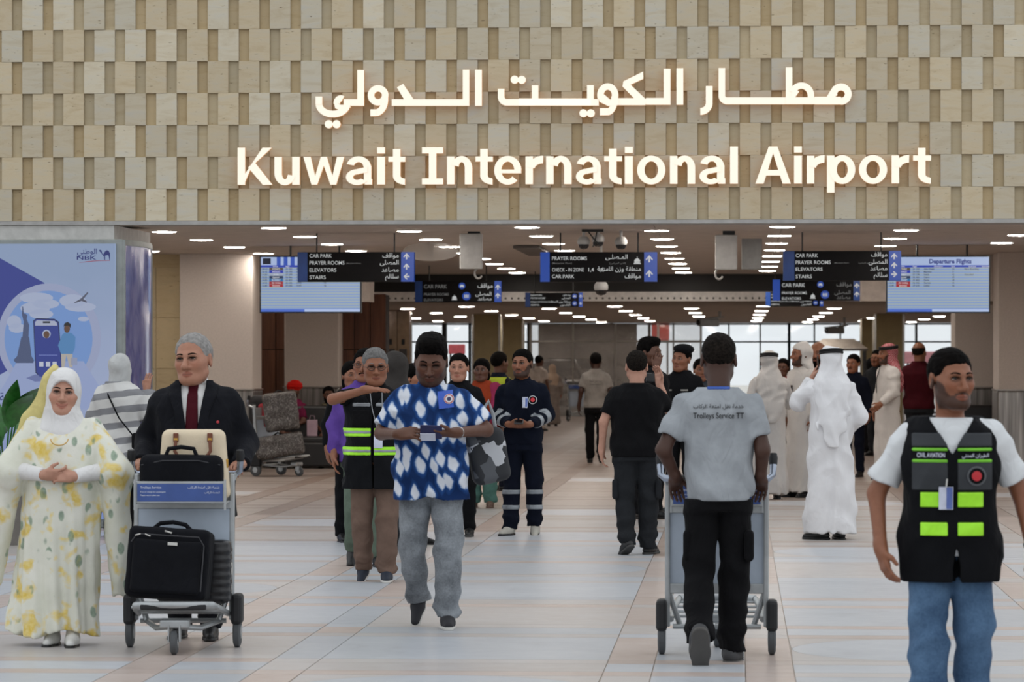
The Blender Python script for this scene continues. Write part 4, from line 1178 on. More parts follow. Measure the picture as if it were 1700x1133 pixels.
mid_sign(1283, 1428, 464.5, 499.5, 'smaller black hanging sign below the right large sign, with bright blue left end', None, M_TXT2)
def far_sign(px0, px1, py0, py1, label, last):
    hang_sign(px0, px1, py0, py1, 62, label,
        [('ELEVATORS', px0 + 9, py0 + 5.5, 2.6, 'LEFT', None), ('PRAYER ROOMS', px0 + 9, py0 + 10.5, 2.6, 'LEFT', None), ('PASSING RECEPTION ZONE', px0 + 9, py0 + 16.5, 2.2, 'LEFT', None), (last, px0 + 9, py0 + 22, 2.8, 'LEFT', None),
         (MA, px1 - 20, py0 + 5.5, 3.4, 'RIGHT', None), (MS, px1 - 20, py0 + 10.5, 3.4, 'RIGHT', None), (arabic('منطقة وزن الامتعة'), px1 - 20, py0 + 16.5, 3.2, 'RIGHT', None), (arabic('القادمون'), px1 - 20, py0 + 22, 3.6, 'RIGHT', None)],
        [(px0, px0 + 8, M_SBL2), (px1 - 6, px1, M_SBLU)], None, [(px1 - 3, py0 + 6, UP, .5), (px1 - 3, py0 + 18, math.pi, .5)], (px0 + 16, px1 - 16), symbols=[('car', px1 - 13, py0 + 6, 4), ('lift', px1 - 13, py0 + 18, 4)])
far_sign(872, 967, 486, 510, 'farthest small black hanging sign with blue ends, in the centre', 'ARRIVAL')
far_sign(1271, 1367, 485, 509, 'farthest small black hanging sign mostly hidden behind the right signs', 'ARRIVAL')

# ------------------------------------------------------------------ flight screens
def screen(px0, px1, py0, py1, Y, label, title):
    a = at_y(px0, py0, Y); c = at_y(px1, py1, Y); W, H = c.x - a.x, a.z - c.z; ppm = (px1 - px0) / W
    o = thing('flight_screen', label, 'screen', ((a.x + c.x) / 2, Y, c.z))
    MB().box((0, .04, H / 2), (W, .08, H), bev=.006).obj('bezel', mat('screen_bezel', '#121317', .3), o)
    pix = 2.2 / ppm
    E = lambda n, h, s=.85: emit('screen_' + n, h, s)
    disp = MB().box((0, -.001, H / 2), (W - 2 * pix, .004, H - 2 * pix)).obj('display', E('blue', '#88a4d9'), o)
    def r(x0, y0, x1, y1, m, nm='row', d=.004):
        MB().box((((x0 + x1) / 2 - .5) * (W - 2 * pix), -d, (1 - (y0 + y1) / 2) * (H - 2 * pix) + pix), ((x1 - x0) * (W - 2 * pix), .001, (y1 - y0) * (H - 2 * pix))).obj(nm, m, disp)
    def tx(s, x, y, h, m, al='LEFT', b=.01):
        link('print', text_mesh(s, height=h * H, align=al, bold=b), m, disp, ((x - .5) * (W - 2 * pix), -.008, (1 - y) * (H - 2 * pix) + pix))
    r(0, 0, 1, .15, E('header', '#b3c6ec'), 'header_bar'); r(0, .15, 1, .19, E('navy', '#2a44b8'), 'column_bar')
    for k in range(15): r(0, .19 + k * .0507, 1, .19 + (k + .5) * .0507, E('pale', '#b6c6da' if title else '#a9b9bd'))
    r(0, .955, 1, 1, E('foot', '#4b72d6'), 'footer'); r(.44, .955, 1, 1, E('foot2', '#b8ccf2'), 'footer', .005)
    D = E('ink', '#35405e', .25)
    ids = [('#6b6257', 'ETIHAD'), ('#2440d8', 'INDIGO'), ('#c5d2ea', 'Sudan'), ('#1f3e6e', 'Egyptair'), ('#2f86c8', 'KUWAIT'), ('#c02034', 'Air Arabia'), ('#c81d2f', 'Emirates')]
    cities = ['Abu Dhabi', 'Mumbai', 'Salala', 'Cairo', 'Doha', 'Sharjah', 'Dubai']
    for k, (h, nm) in enumerate(ids):
        y0 = .193 + k * .0507; lx = .085
        r(lx, y0, lx + .14, y0 + .048, E('logo_' + h[1:], h, .6), 'airline_logo', .006)
        tx(nm, lx + .07, y0 + .038, .028, E('white', '#f0f2f5', .8), 'CENTER')
        tx('%02d:%02d' % (9 + k, 5 * k + 10), .015, y0 + .04, .03, D); tx('%d %d' % (21 + 3 * k, 102 + 88 * k), .25, y0 + .04, .03, D); tx(cities[k] if title else '%d:%02d' % (9 + k, 55 - k), .36, y0 + .04, .03, D); tx(str(10 + k), .64, y0 + .04, .03, D)
        if title and k in (0, 2): tx(['Now Boarding', '', 'Canceled'][k], .76, y0 + .04, .03, E('status', '#8a7f50' if k == 0 else '#b05040', .4))
    for x in (.12, .25, .46, .63, .8, .93): tx(['Airline', 'Flight', 'Destination', 'Gate', 'Remarks', 'Estimated'][int(x * 6.3)], x, .183, .024, E('white', '#f0f2f5', .8))
    if title: tx(title, .62, .115, .075, E('titleink', '#1f37a8', .5), 'CENTER', .03)
    else:
        r(.02, .02, .1, .13, E('ink', '#35405e', .25), 'emblem', .006)
        for k in range(3): r(.16 + k * .07, .0, .2 + k * .07, .15, E('wave', '#3c62cf', .7), 'wave', .005)
    for px in (px0 + (px1 - px0) * .3, px0 + (px1 - px0) * .78):
        MB().tube([((px - (px0 + px1) / 2) / ppm, .05, H - .02), ((px - (px0 + px1) / 2) / ppm, .05, ZC - c.z)], .014, 8).obj('ceiling_bracket', M_ROD, o)
screen(431, 600, 425, 520, 47.5, 'flight screen hanging on the left, behind the black sign', None)
screen(1471, 1644, 425, 520, 47.5, 'departure flights screen hanging on the right', 'Departure Flights')

# ------------------------------------------------------------------ ceiling boxes and cameras
M_BOXW = mat('light_grey_plastic', '#b9b8b5', .5); M_BOXG = mat('grey_plastic', '#8f9191', .5)
def ap_box(px0, px1, py0, py1, Y, label, m, side=1, loop=True):
    a = at_y(px0, py0, Y); c = at_y(px1, py1, Y); W, H = c.x - a.x, a.z - c.z
    o = thing('antenna_box', label, 'antenna box', ((a.x + c.x) / 2, Y, c.z))
    MB().box((0, .05, H / 2), (W, .1, H), bev=.012).obj('housing', m, o)
    MB().box((W * .12, .08, H + .02), (W * .55, .06, .05)).obj('bracket', M_ROD, o)
    MB().tube([(W * .2, .08, H), (W * .2, .08, ZC - c.z)], .015, 8).obj('mount_pole', M_ROD, o)
    if loop:
        pts = [(side * W * .32 + .045 * math.cos(t), .05, -.05 + .06 * math.sin(t)) for t in [math.radians(d) for d in range(100, 360, 26)]]
        MB().tube([(side * W * .3, .05, .02)] + pts, .012, 8).obj('cable_loop', mat('cable_grey', '#a9a7a3', .5), o)
ap_box(763, 800.5, 388, 447, 42.2, 'light grey antenna box hanging right of the left sign', M_BOXW, 1)
ap_box(1187, 1224, 390, 448, 42.2, 'light grey antenna box hanging left of the right sign, front one of two', M_BOXW, -1)
ap_box(1231, 1265, 391, 447.5, 45, 'darker grey antenna box beside the light one, nearest the right sign', M_BOXG, -1, False)
M_CAMW = mat('camera_white', '#b4b4b2', .4); M_CAMD = mat('smoked_dome', '#0d0d10', .08, spec=.8)
def dome_cam(px, py, r, Y, label, stem):
    c = at_y(px, py, Y)
    o = thing('dome_camera', label, 'camera', c)
    MB().lathe((0, 0, 0), [(.0001, r * 1.5), (r * .7, r * 1.45), (r * 1.15, r * .9), (r * 1.2, .02), (r * 1.05, 0)], 'Z', 20).obj('camera_housing', M_CAMW, o, smooth=True)
    MB().lathe((0, 0, 0), [(r * 1.0, 0), (r * .97, -r * .35), (r * .7, -r * .75), (.0001, -r * .95)], 'Z', 20).obj('dome', M_CAMD, o, smooth=True)
    MB().tube([(0, 0, r * 1.4)] + stem(c), .018, 8).obj('camera_arm', M_CAMW, o)
up = lambda c: [(0, 0, ZC - c.z)]
dome_cam(969, 406, .062, 42.0, 'dome camera left under the black ceiling bracket', up)
dome_cam(993, 402, .062, 42.0, 'dome camera middle, right below the black ceiling bracket', up)
dome_cam(1031, 406.5, .062, 42.0, 'dome camera right of the ceiling bracket, standing apart', up)
dome_cam(998, 482, .075, 45.5, 'dome camera hanging below the middle sign', up)
br = thing('ceiling_bracket', 'black bracket bar on the ceiling above the middle sign', 'bracket', at_y(984, 386, 41.6))
MB().box((0, 0, .03), (.25, .1, .05), bev=.005).obj('bar', M_ROD, br); MB().box((0, 0, .07), (.14, .06, .06)).obj('mounting_plate', M_ROD, br)
MB().tube([(-.06, 0, .02), (.0, .02, -.06), (.07, .02, -.14)], .008, 6).obj('cable', M_ROD, br); MB().tube([(.05, 0, .02), (.03, .02, -.08), (.0, .02, -.17)], .008, 6).obj('cable', M_ROD, br)
def bullet_cam(px, py, Y, label, zc):
    c = at_y(px, py, Y); o = thing('bullet_camera', label, 'camera', c, math.radians(-55))
    MB().box((0, 0, 0), (.16, .5, .16), bev=.03).obj('camera_body', M_BOXG, o); MB().box((0, .04, .1), (.22, .6, .02), Matrix.Rotation(.1, 3, 'X')).obj('sun_shield', M_BOXG, o)
    MB().lathe((0, -.26, 0), [(.06, 0), (.06, -.02), (.0001, -.025)], 'Y', 14).obj('lens', M_CAMD, o)
    MB().tube([(0, .1, .05), (0, .3, .12), (0, .3, zc - c.z)], .035, 8).obj('mount_pole', M_CAMW, o)
bullet_cam(1176, 536, 78, 'grey camera on a pole under the far ceiling, above the trolley pusher', ZC2)
bullet_cam(1386, 549, 90, 'grey camera on a pole above the kiosk roof', ZC2)
# clear oval hanging board and ceiling hatch
c = at_y(715, 418, 46)
ov = thing('oval_board', 'translucent oval board hung from the ceiling right of the left sign', 'hanging board', c)
t = NT('milky_acrylic'); t.base(srgb('#c9c2bb')); t.p.inputs['Alpha'].default_value = .45; t.set(.15)
MB().prism([(.36 * math.cos(k * math.pi / 20), .12 * math.sin(k * math.pi / 20)) for k in range(40)], -.008, .008).obj('board', t.m, ov)
for s in (-.02, .02): MB().tube([(s, 0, -.1), (s, 0, ZC - c.z)], .006, 6).obj('hanger', M_ROD, ov)
c = at_y(888, 420, 49.5)
hh = MB().box((0, 0, -.01), (.34, 3.6, .03)).obj('ceiling_hatch', mat('hatch_dark', '#56504c', .6), None, (c.x, 49.2, ZC - .018)); tag(hh, 'dark rectangular hatch in the ceiling beside the middle sign', 'hatch')
# ------------------------------------------------------------------ backlit advertising box
YA = 34.0
def _ad_bg():
    t = NT('ad_print_background'); v = t.coord('Generated'); sp = t.n('ShaderNodeSeparateXYZ'); t.l(v, sp.inputs[0])
    f = t.math('ADD', t.math('MULTIPLY', t.noise(v, 2.5, 3), .35), t.math('MULTIPLY', sp.outputs[2], .7))
    c = t.ramp(f, [(.25, srgb('#8fa6e6')), (.5, srgb('#b9c8ee')), (.8, srgb('#a3b9df'))])
    t.base((.02, .02, .02, 1)); t.l(c, t.p.inputs['Emission Color']); t.p.inputs['Emission Strength'].default_value = .62
    return t.set(.25)
a0 = at_y(-250, 398, YA); a1 = at_y(203, 880, YA)
ad = thing('advertising_box', 'tall backlit blue bank advertising box at the left edge', 'advertising box', ((a0.x + a1.x) / 2, YA, 0))
AX, AZ = (a0.x + a1.x) / 2, a0.z; AW = a1.x - a0.x
M_ALU = mat('ad_frame_aluminium', '#8d9290', .35, .7)
MB().box((0, .6, AZ / 2), (AW, 1.16, AZ), bev=.01).obj('cabinet', M_ALU, ad)
MB().box((-.02, -.005, AZ / 2 + .02), (AW - .09, .07, AZ - .13)).obj('lit_print', _ad_bg(), ad)
def ap(pts, lay, m, name='print'):
    b = MB(); q = [at_y(x, y, YA) for x, y in pts]
    y = -.042 - .0012 * lay
    b.prism([(p.x - AX, p.z) for p in q], y, y + .001); return b.obj(name, m, ad)
E_ = lambda n, h, s=.62: emit('ad_' + n, h, s)
DB = E_('royal_blue', '#3a49a8', .6)
ap([(-120, 355 + 42), (-60, 395), (75, 470), (78, 545), (22, 611), (-120, 690)], 0, DB, 'arrow_print')
ap(arcpts(83, 562, 86, 91, 0, 360, 48)[:-1], 1, E_('ring', '#b4bfe4'), 'ring_print')
ap(arcpts(82, 563, 73, 80, 0, 360, 48)[:-1], 2, E_('sky', '#86aef0'), 'sky_print')
for cx, cy, rx, ry in ((62, 495, 28, 9), (78, 505, 22, 8), (60, 512, 25, 10), (122, 500, 22, 11), (135, 510, 26, 8), (25, 535, 12, 11), (30, 545, 14, 8), (140, 530, 9, 4), (70, 522, 20, 8)):
    ap(arcpts(cx, cy, rx, ry, 0, 360, 18)[:-1], 3, E_('cloud', '#c3d0f0'), 'cloud_print')
ap([(8, 640), (30, 600), (140, 600), (165, 640), (200, 680), (-20, 680)], 3, E_('plaza', '#aebfee'), 'ground_print')
ST = E_('statue', '#5f6f9c', .5)
ap([(28, 603), (24, 598), (30, 592), (37, 560), (50, 560), (54, 592), (58, 598), (57, 603)], 5, ST, 'statue_base_print')
ap([(39, 560), (41, 535), (38, 522), (39, 511), (37, 510), (40, 509), (41, 521), (44, 521), (47, 524), (46, 530), (50, 540), (49, 560)], 6, ST, 'statue_print')
PH = lambda h: [(58.0 - h, 534 - h), (62, 530 - h), (92, 531 - h), (98 + h, 536 - h), (104 + h, 616 + h), (98, 626 + h), (68, 625 + h), (62 - h, 618 + h)]
ap(PH(1.3), 7, E_('phone_edge', '#202b5c', .4), 'phone_print'); ap(PH(0), 8, E_('phone_screen', '#3346a6', .6), 'phone_screen_print')
ap([(60, 535), (63, 532), (92, 533), (96, 536), (97, 541), (60, 541)], 9, E_('phone_top', '#c3cbe8'), 'phone_bar_print')
ap([(73, 534), (85, 534), (85, 537), (73, 537)], 10, E_('notch', '#161b33', .3), 'notch_print')
ap(arcpts(79, 555, 7, 7, 0, 360, 20)[:-1], 10, E_('cloud', '#c3d0f0'), 'portrait_print'); ap(arcpts(79, 556, 5, 6, 0, 360, 16)[:-1], 11, E_('skin', '#7a5642', .5), 'portrait_face_print')
for k in range(3): ap(R_(67 + k * 11, 601, 74 + k * 11, 609), 10, E_('icon', '#dfe5f7'), 'icon_print')
ap(R_(66, 589, 97, 591), 10, E_('line', '#6f7fd0'), 'line_print')
ap([(45, 628), (60, 622), (105, 624), (98, 632), (60, 634)], 7, E_('phone_base', '#7b89c4'), 'stand_print')
ap([(103, 586), (104, 612), (108, 612), (112, 590), (117, 610), (122, 610), (122, 586)], 9, E_('trousers', '#cfc8bf'), 'figure_legs_print')
ap([(98, 574), (105, 556), (110, 552), (120, 553), (127, 560), (126, 578), (122, 588), (103, 588)], 10, E_('blue_shirt', '#5e9ad6'), 'figure_shirt_print')
ap(arcpts(113, 546, 5, 7, 0, 360, 16)[:-1], 11, E_('skin', '#7a5642', .5), 'figure_head_print'); ap([(107, 543), (109, 537), (114, 535), (119, 538), (119, 545), (116, 541), (110, 541)], 12, E_('figure_hair', '#2a2320', .3), 'figure_hair_print')
ap(R_(119, 594, 130, 606), 9, E_('suitcase', '#a9b4d6'), 'suitcase_print')
ap([(124, 503), (133, 498), (136, 496), (147, 485), (148, 487), (140, 497), (146, 501), (145, 503), (137, 500), (128, 503)], 8, E_('plane', '#6a6f86', .5), 'plane_print')
# bank logo, camel and slogan
def atxt(s, x, y, m, w=None, h=None, al='LEFT', b=.0):
    p = at_y(x, y, YA); ppm = FPX / YA * .998
    link('lettering', text_mesh(s, width=w / ppm if w else None, height=h / ppm if h else None, align=al, bold=b), m, ad, (p.x - AX, -.062, p.z))
LG = E_('logo_blue', '#28378f', .5)
atxt('NBK', 129.5, 431.8, LG, w=33, h=7, b=.012); atxt(arabic('الوطني'), 130, 422, LG, w=33, b=.01)
ap([(166, 417), (167, 415), (170, 416), (171, 421), (173, 423), (176, 418), (179, 416), (182, 417), (184, 421), (184, 432), (183, 432), (182, 425), (180, 424), (176, 425), (176, 432), (174.5, 432), (174, 426), (172, 424), (169, 420)], 8, LG, 'camel_logo')
ap([(131, 437), (145, 434.5), (165, 432.7), (184, 432.3), (184, 433.3), (165, 433.8), (146, 435.6)], 8, E_('red', '#b04a5c'), 'swoosh_logo')
atxt(arabic('مع خدمة'), 1, 666, LG, w=64, b=.012); atxt(arabic('مزايا'), 1, 690, LG, w=34, b=.012)
# curved side panel
def _side():
    t = NT('ad_side_print'); v = t.coord('Object', (2, 2, 1.2)); f = t.noise(v, 2.2, 4, .6, 1.2)
    c = t.ramp(f, [(.3, srgb('#262a68')), (.45, srgb('#4a4c86')), (.6, srgb('#6d6c96')), (.75, srgb('#9a96b0'))])
    t.base((.05, .05, .07, 1)); t.l(c, t.p.inputs['Emission Color']); t.p.inputs['Emission Strength'].default_value = .42; return t.set(.12, 0, .6)
b = MB(); n = 12
pr = [(AW / 2 + .004 + .085 * math.sin(k * math.pi / n) ** .8, .04 + 1.58 * k / n) for k in range(n + 1)]
b.prism(pr + [(AW / 2 - .05, 1.62), (AW / 2 - .05, .04)], .08, AZ - .06, 'XY'); b.obj('curved_side', _side(), ad, smooth=True)
for z0, z1, nm in ((AZ - .06, AZ - .004, 'top_rail'), (.0, .08, 'bottom_rail')):
    MB().prism([(x + .012, y - .01) for x, y in pr] + [(AW / 2 + .002, 1.64), (AW / 2 + .002, .03)], z0, z1, 'XY').obj(nm, M_ALU, ad)
for k in (0, n): MB().box((pr[k][0] + .005, pr[k][1], AZ / 2), (.03, .03, AZ - .02)).obj('corner_post', M_ALU, ad)

# ------------------------------------------------------------------ potted plant at the left edge
pl = thing('potted_plant', 'broad-leaved green plant in a planter before the advertising box', 'plant', floor_at(8, 905))
M_LEAF = mat('glossy_leaf', '#2f6b2c', .35, noise=(14, .18)); M_LEAFD = mat('dark_leaf', '#1d4a1f', .35, noise=(14, .18))
MB().lathe((0, 0, 0), [(.0001, 0), (.16, 0), (.22, .42), (.23, .45), (.2, .45), (.19, .4), (.0001, .4)], 'Z', 24).obj('planter', mat('grey_planter', '#77736e', .5), pl, smooth=True)
def leaf(az, tilt, L, w, stem, m):
    b = MB(); d = Vector((math.cos(az), math.sin(az), 0)); sd = Vector((-d.y, d.x, 0)); pts = []
    base = Vector((0, 0, .4)); tip0 = base + d * stem * .3 + Vector((0, 0, stem))
    b.tube([base, base + d * stem * .1 + Vector((0, 0, stem * .5)), tip0], [.012, .01, .008], 6)
    rows = 9; vs = []; fs = []
    for i in range(rows + 1):
        u = i / rows; ww = w * math.sin(math.pi * min(1, u ** .8 * .97 + .03)) ; c = tip0 + d * (L * u * math.sin(tilt + u * .35)) + Vector((0, 0, L * u * math.cos(tilt + u * .35)))
        for s, h in ((-1, .25), (0, 0), (1, .25)): vs.append(c + sd * s * ww + (d * -h * ww))
    for i in range(rows):
        for k in (0, 1): fs.append((i * 3 + k, i * 3 + k + 1, i * 3 + k + 4, i * 3 + k + 3))
    b.add(vs, fs); b.obj('leaf', m, pl, smooth=True)
random.seed(3)
for k in range(13): leaf(k * 2.4 + random.uniform(-.3, .3), random.uniform(.08, .75), random.uniform(.4, .62), random.uniform(.06, .1), random.uniform(.35, .75), M_LEAF if k % 3 else M_LEAFD)

# ------------------------------------------------------------------ luggage trolleys
M_TRO = mat('trolley_grey_metal', '#a7abad', .38, .6); M_TROP = mat('trolley_panel', '#aab6c4', .45, .25, noise=(4, .05)); M_RUB = mat('black_rubber', '#15161a', .6); M_WHE = mat('grey_tyre', '#4c4f52', .7)
M_CHR = mat('chrome_tube', '#9ea6b4', .18, .9); M_ADB = mat('trolley_blue_board', '#3a5596', .45); M_PRT = mat('white_print', '#cfd6e6', .5)
def wheel(parent, x, y, r, w):
    o = MB().lathe((x, y, r), [(.0001, -w / 2), (r * .8, -w / 2), (r, -w * .3), (r, w * .3), (r * .8, w / 2), (.0001, w / 2)], 'X', 24).obj('wheel', M_WHE, parent, smooth=True)
    MB().lathe((x, y, r), [(.0001, -w * .56), (r * .45, -w * .54), (r * .5, 0), (r * .45, w * .54), (.0001, w * .56)], 'X', 16).obj('hub', M_TRO, o, smooth=True)
def trolley(label, loc, rz, name='luggage_trolley'):
    o = thing(name, label, 'trolley', loc, rz)
    for s in (-1, 1):
        MB().box((0, 0, 0), (.028, .045, .82), Matrix.Rotation(-.06, 3, 'X'), .008).obj('upright', M_TRO, o, (s * .268, .03, .56))
        MB().tube([(s * .22, .15, .965), (s * .28, .15, .965), (s * .303, .14, .985), (s * .306, .125, 1.03), (s * .306, .115, 1.06)], .019, 10).obj('handle_tube', M_CHR, o, smooth=True)
        MB().tube([(s * .27, .05, .93), (s * .275, .1, .95), (s * .28, .15, .965)], .014, 8).obj('handle_bracket', M_TRO, o, smooth=True)
        MB().tube([(s * .306, .12, 1.04), (s * .306, .112, 1.075), (s * .306, .107, 1.1)], [.022, .025, .02], 12).obj('handle_knob', M_RUB, o, smooth=True)
        MB().box((s * .3, .0, .215), (.062, .17, .17), bev=.02).obj('wheel_cover', M_RUB, o)
        wheel(o, s * .3, .0, .085, .042)
        MB().tube([(s * .25, -.02, .19), (s * .235, -.3, .235), (s * .215, -.5, .268), (s * .18, -.545, .272)], .017, 10).obj('platform_rail', M_TRO, o, smooth=True)
        MB().tube([(s * .26, 0, .34), (s * .2, -.05, .15), (s * .12, -.3, .13), (s * .03, -.48, .15)], .016, 8).obj('lower_strut', M_TRO, o, smooth=True)
    MB().tube([(-.225, .15, .965), (-.1, .158, .965), (.1, .158, .965), (.225, .15, .965)], .02, 10).obj('push_bar', M_RUB, o, smooth=True)
    MB().tube([(-.21, -.51, .268), (-.17, -.55, .272), (0, -.565, .273), (.17, -.55, .272), (.21, -.51, .268)], .022, 10).obj('front_bar', M_TRO, o, smooth=True)
    MB().box((0, -.567, .262), (.36, .02, .03), bev=.008).obj('bumper', M_RUB, o)
    for k in range(4): MB().tube([(-.24, -.1 - k * .12, .2 + k * .018), (.24, -.1 - k * .12, .2 + k * .018)], .008, 6).obj('platform_bar', M_TRO, o)
    MB().box((0, .018, .57), (.51, .012, .42), Matrix.Rotation(-.06, 3, 'X')).obj('back_panel', M_TROP, o)
    for z, h in ((.795, .045), (.36, .055)): MB().box((0, .02 + (z - .56) * .06, z), (.53, .03, h), bev=.005).obj('cross_bar', M_TRO, o)
    for y, nm in ((-.19, -1), (.055, 1)):
        q = MB().box((0, y, .872), (.5, .018, .125), bev=.004).obj('board_frame', M_TRO, o)
        MB().box((0, y + nm * .012, .872), (.475, .006, .098)).obj('blue_board', M_ADB, q)
        f = 1 if nm < 0 else -1
        for s_, x, z, h, al in (('Trolleys Service', -.22, .895, .013, 'LEFT'), ('Free of charge for passengers', -.22, .872, .0085, 'LEFT'), ('Please return after use', -.22, .853, .0085, 'LEFT'), (arabic('خدمة نقل امتعة الركاب'), .22, .895, .014, 'RIGHT'), (arabic('الخدمة للركاب'), .22, .868, .011, 'RIGHT')):
            link('lettering', text_mesh(s_, height=h, align=al, bold=.01), M_PRT, q, (x * f, y + nm * .0165, z), (0, 0, 0 if nm < 0 else math.pi))
        for x in (-.25, .25): MB().box((x, (y - .02) if nm < 0 else y, .86), (.012, .012, .17)).obj('board_post', M_TRO, q)
    for s in (-1, 1): MB().tube([(s * .25, .03, .815), (s * .25, -.19, .815), (s * .25, -.2, .9)], .007, 6).obj('basket_wire', M_TRO, o)
    for k in range(6): MB().tube([(-.25 + k * .1, .03, .815), (-.25 + k * .1, -.19, .815)], .005, 6).obj('basket_wire', M_TRO, o)
    MB().box((0, -.47, .165), (.16, .1, .05), bev=.012).obj('castor_mount', M_TRO, o)
    MB().tube([(-.24, -.02, .15), (.24, -.02, .15)], .014, 8).obj('axle', M_TRO, o)
    for s in (-1, 1): MB().box((s * .03, -.5, .115), (.008, .06, .09)).obj('castor_fork', M_TRO, o)
    wheel(o, 0, -.51, .066, .04)
    return o
TL = floor_at(305, 1075); TR = floor_at(1190, 1087)
trolley('luggage trolley loaded with black suitcases, pushed by the man in the suit', TL, math.radians(3))
trolley('empty luggage trolley pushed by the man in the grey shirt', TR, math.radians(180))
M_BLKF = fabric('black_nylon', '#17181c', .8); M_ZIP = mat('zip_metal', '#b5b4b0', .3, .8)
def at_local(L, rz, v):
    c, s = math.cos(rz), math.sin(rz); return (L[0] + v[0] * c - v[1] * s, L[1] + v[0] * s + v[1] * c, L[2] + v[2])
R3 = math.radians(3)
# soft suitcase
sc = thing('suitcase', 'black soft suitcase with zipped front pockets on the trolley platform', 'suitcase', at_local(TL, R3, (-.055, -.395, .29)), R3 - .05)
T = Matrix.Rotation(-.13, 3, 'X') @ Matrix.Rotation(.06, 3, 'Y')
def tl(b): b.v = [tuple(T @ Vector(p)) for p in b.v]; return b
def sbox(P): return rbox(P, (0, .02, .2), (.225, .11, .195), .035) + wob(P, 3, 22, .004)
def sT(name, fn, lo, hi, h, m):
    v, q = surface(fn, lo, hi, h); v = v @ np.array(T).T; return link(name, np_mesh(name, [(v, q)], m), None, sc)
sT('case_body', sbox, (-.26, -.13, -.02), (.26, .17, .43), .009, M_BLKF)
sT('front_pocket', lambda P: rbox(P, (0, -.1, .175), (.19, .025, .145), .02) + wob(P, 7, 25, .003), (-.22, -.14, .0), (.22, -.05, .35), .008, M_BLKF)
tl(MB().tube([(-.2, -.115, .3), (-.17, -.12, .345), (.17, -.12, .345), (.2, -.115, .3), (.2, -.115, .05)], .004, 6)).obj('zip', mat('zip_tape', '#26272c', .5), sc)
for x in (-.15, -.125): tl(MB().tube([(x, -.128, .345), (x + (.03 if x > -.14 else -.03), -.13, .335)], .004, 6)).obj('zip_pull', M_ZIP, sc)
tl(MB().tube([(-.02, -.115, .37), (.02, -.118, .36)], .005, 6)).obj('zip_pull', M_ZIP, sc)
tl(MB().box((.03, -.129, .3), (.055, .006, .018), bev=.002)).obj('name_plate', M_ZIP, sc)
tl(MB().tube([(-.1, .02, .392), (-.07, .02, .42), (0, .02, .43), (.07, .02, .42), (.1, .02, .392)], .012, 8)).obj('carry_handle', M_BLKF, sc)
for x in (-.2, .2): tl(MB().lathe((x, .1, .01), [(.0001, -.012), (.025, -.012), (.025, .012), (.0001, .012)], 'X', 14)).obj('case_wheel', M_RUB, sc)
# ribbed hard case behind
hc_ = thing('suitcase', 'black ribbed hard-shell suitcase behind the soft one', 'suitcase', at_local(TL, R3, (.075, -.135, .245)), R3)
sdf_obj('shell', lambda P: rbox(P, (0, 0, .185), (.205, .085, .18), .05) + .004 * np.sin(P[:, 2] * 140).astype(f32), (-.25, -.13, -.03), (.25, .13, .42), .008, mat('glossy_black_shell', '#16171b', .3), hc_)
MB().box((.206, -.01, .2), (.012, .05, .075), bev=.01).obj('side_latch', M_ZIP, hc_); MB().box((.206, -.02, .09), (.008, .014, .05), bev=.004).obj('badge', M_ZIP, hc_)
MB().tube([(-.06, 0, .36), (-.05, 0, .39), (.05, 0, .39), (.06, 0, .36)], .011, 8).obj('carry_handle', M_RUB, hc_)
# laptop bag in the basket and cream handbag
lb = thing('laptop_bag', 'black laptop bag lying in the top basket of the loaded trolley', 'bag', at_local(TL, R3, (-.0, -.118, .823)), R3)
sdf_obj('bag_body', lambda P: rbox(P, (0, 0, .13), (.232, .062, .128), .05) + wob(P, 2, 20, .004), (-.27, -.1, -.02), (.27, .1, .3), .008, M_BLKF, lb)
MB().tube([(-.085, -.02, .25), (-.07, -.02, .29), (0, -.02, .3), (.07, -.02, .29), (.085, -.02, .25)], .012, 8).obj('carry_handle', M_BLKF, lb, smooth=True)
MB().tube([(-.22, -.05, .2), (-.1, -.064, .225), (.1, -.064, .225), (.22, -.05, .2)], .004, 6).obj('zip', mat('zip_tape', '#26272c', .5), lb)
hb = thing('handbag', 'cream leather handbag with brown handles on the loaded trolley', 'handbag', at_local(TL, R3, (.055, .018, .828)), R3)
M_CREAM = mat('cream_leather', '#d9c9ad', .5, noise=(10, .04), bump=(160, .3)); M_TANL = mat('tan_leather', '#6d3a22', .45)
sdf_obj('bag_body', lambda P: rbox(np.stack([P[:, 0] * (1 + .45 * (P[:, 2] - .2)), P[:, 1] * (1 + 1.2 * np.maximum(P[:, 2] - .1, 0)), P[:, 2]], 1), (0, 0, .195), (.19, .06, .195), .04) * .8, (-.24, -.09, -.02), (.24, .09, .42), .008, M_CREAM, hb)
hd = MB().tube([(-.095, -.062, .33), (-.1, -.075, .27), (-.06, -.085, .21), (0, -.088, .19), (.06, -.085, .21), (.1, -.075, .27), (.095, -.062, .33)], .0095, 8).obj('handle', M_TANL, hb, smooth=True)
for x in (-.095, .095):
    MB().box((x, -.055, .345), (.03, .012, .05), bev=.004).obj('handle_tab', M_TANL, hb); MB().box((x, -.063, .335), (.02, .006, .014)).obj('buckle', mat('gold_metal', '#c39a4a', .3, .9), hb)
for s in (-1, 1): MB().box((s * .185, -.02, .2), (.02, .03, .05), bev=.005).obj('side_buckle', mat('gold_metal', '#c39a4a', .3, .9), hb)

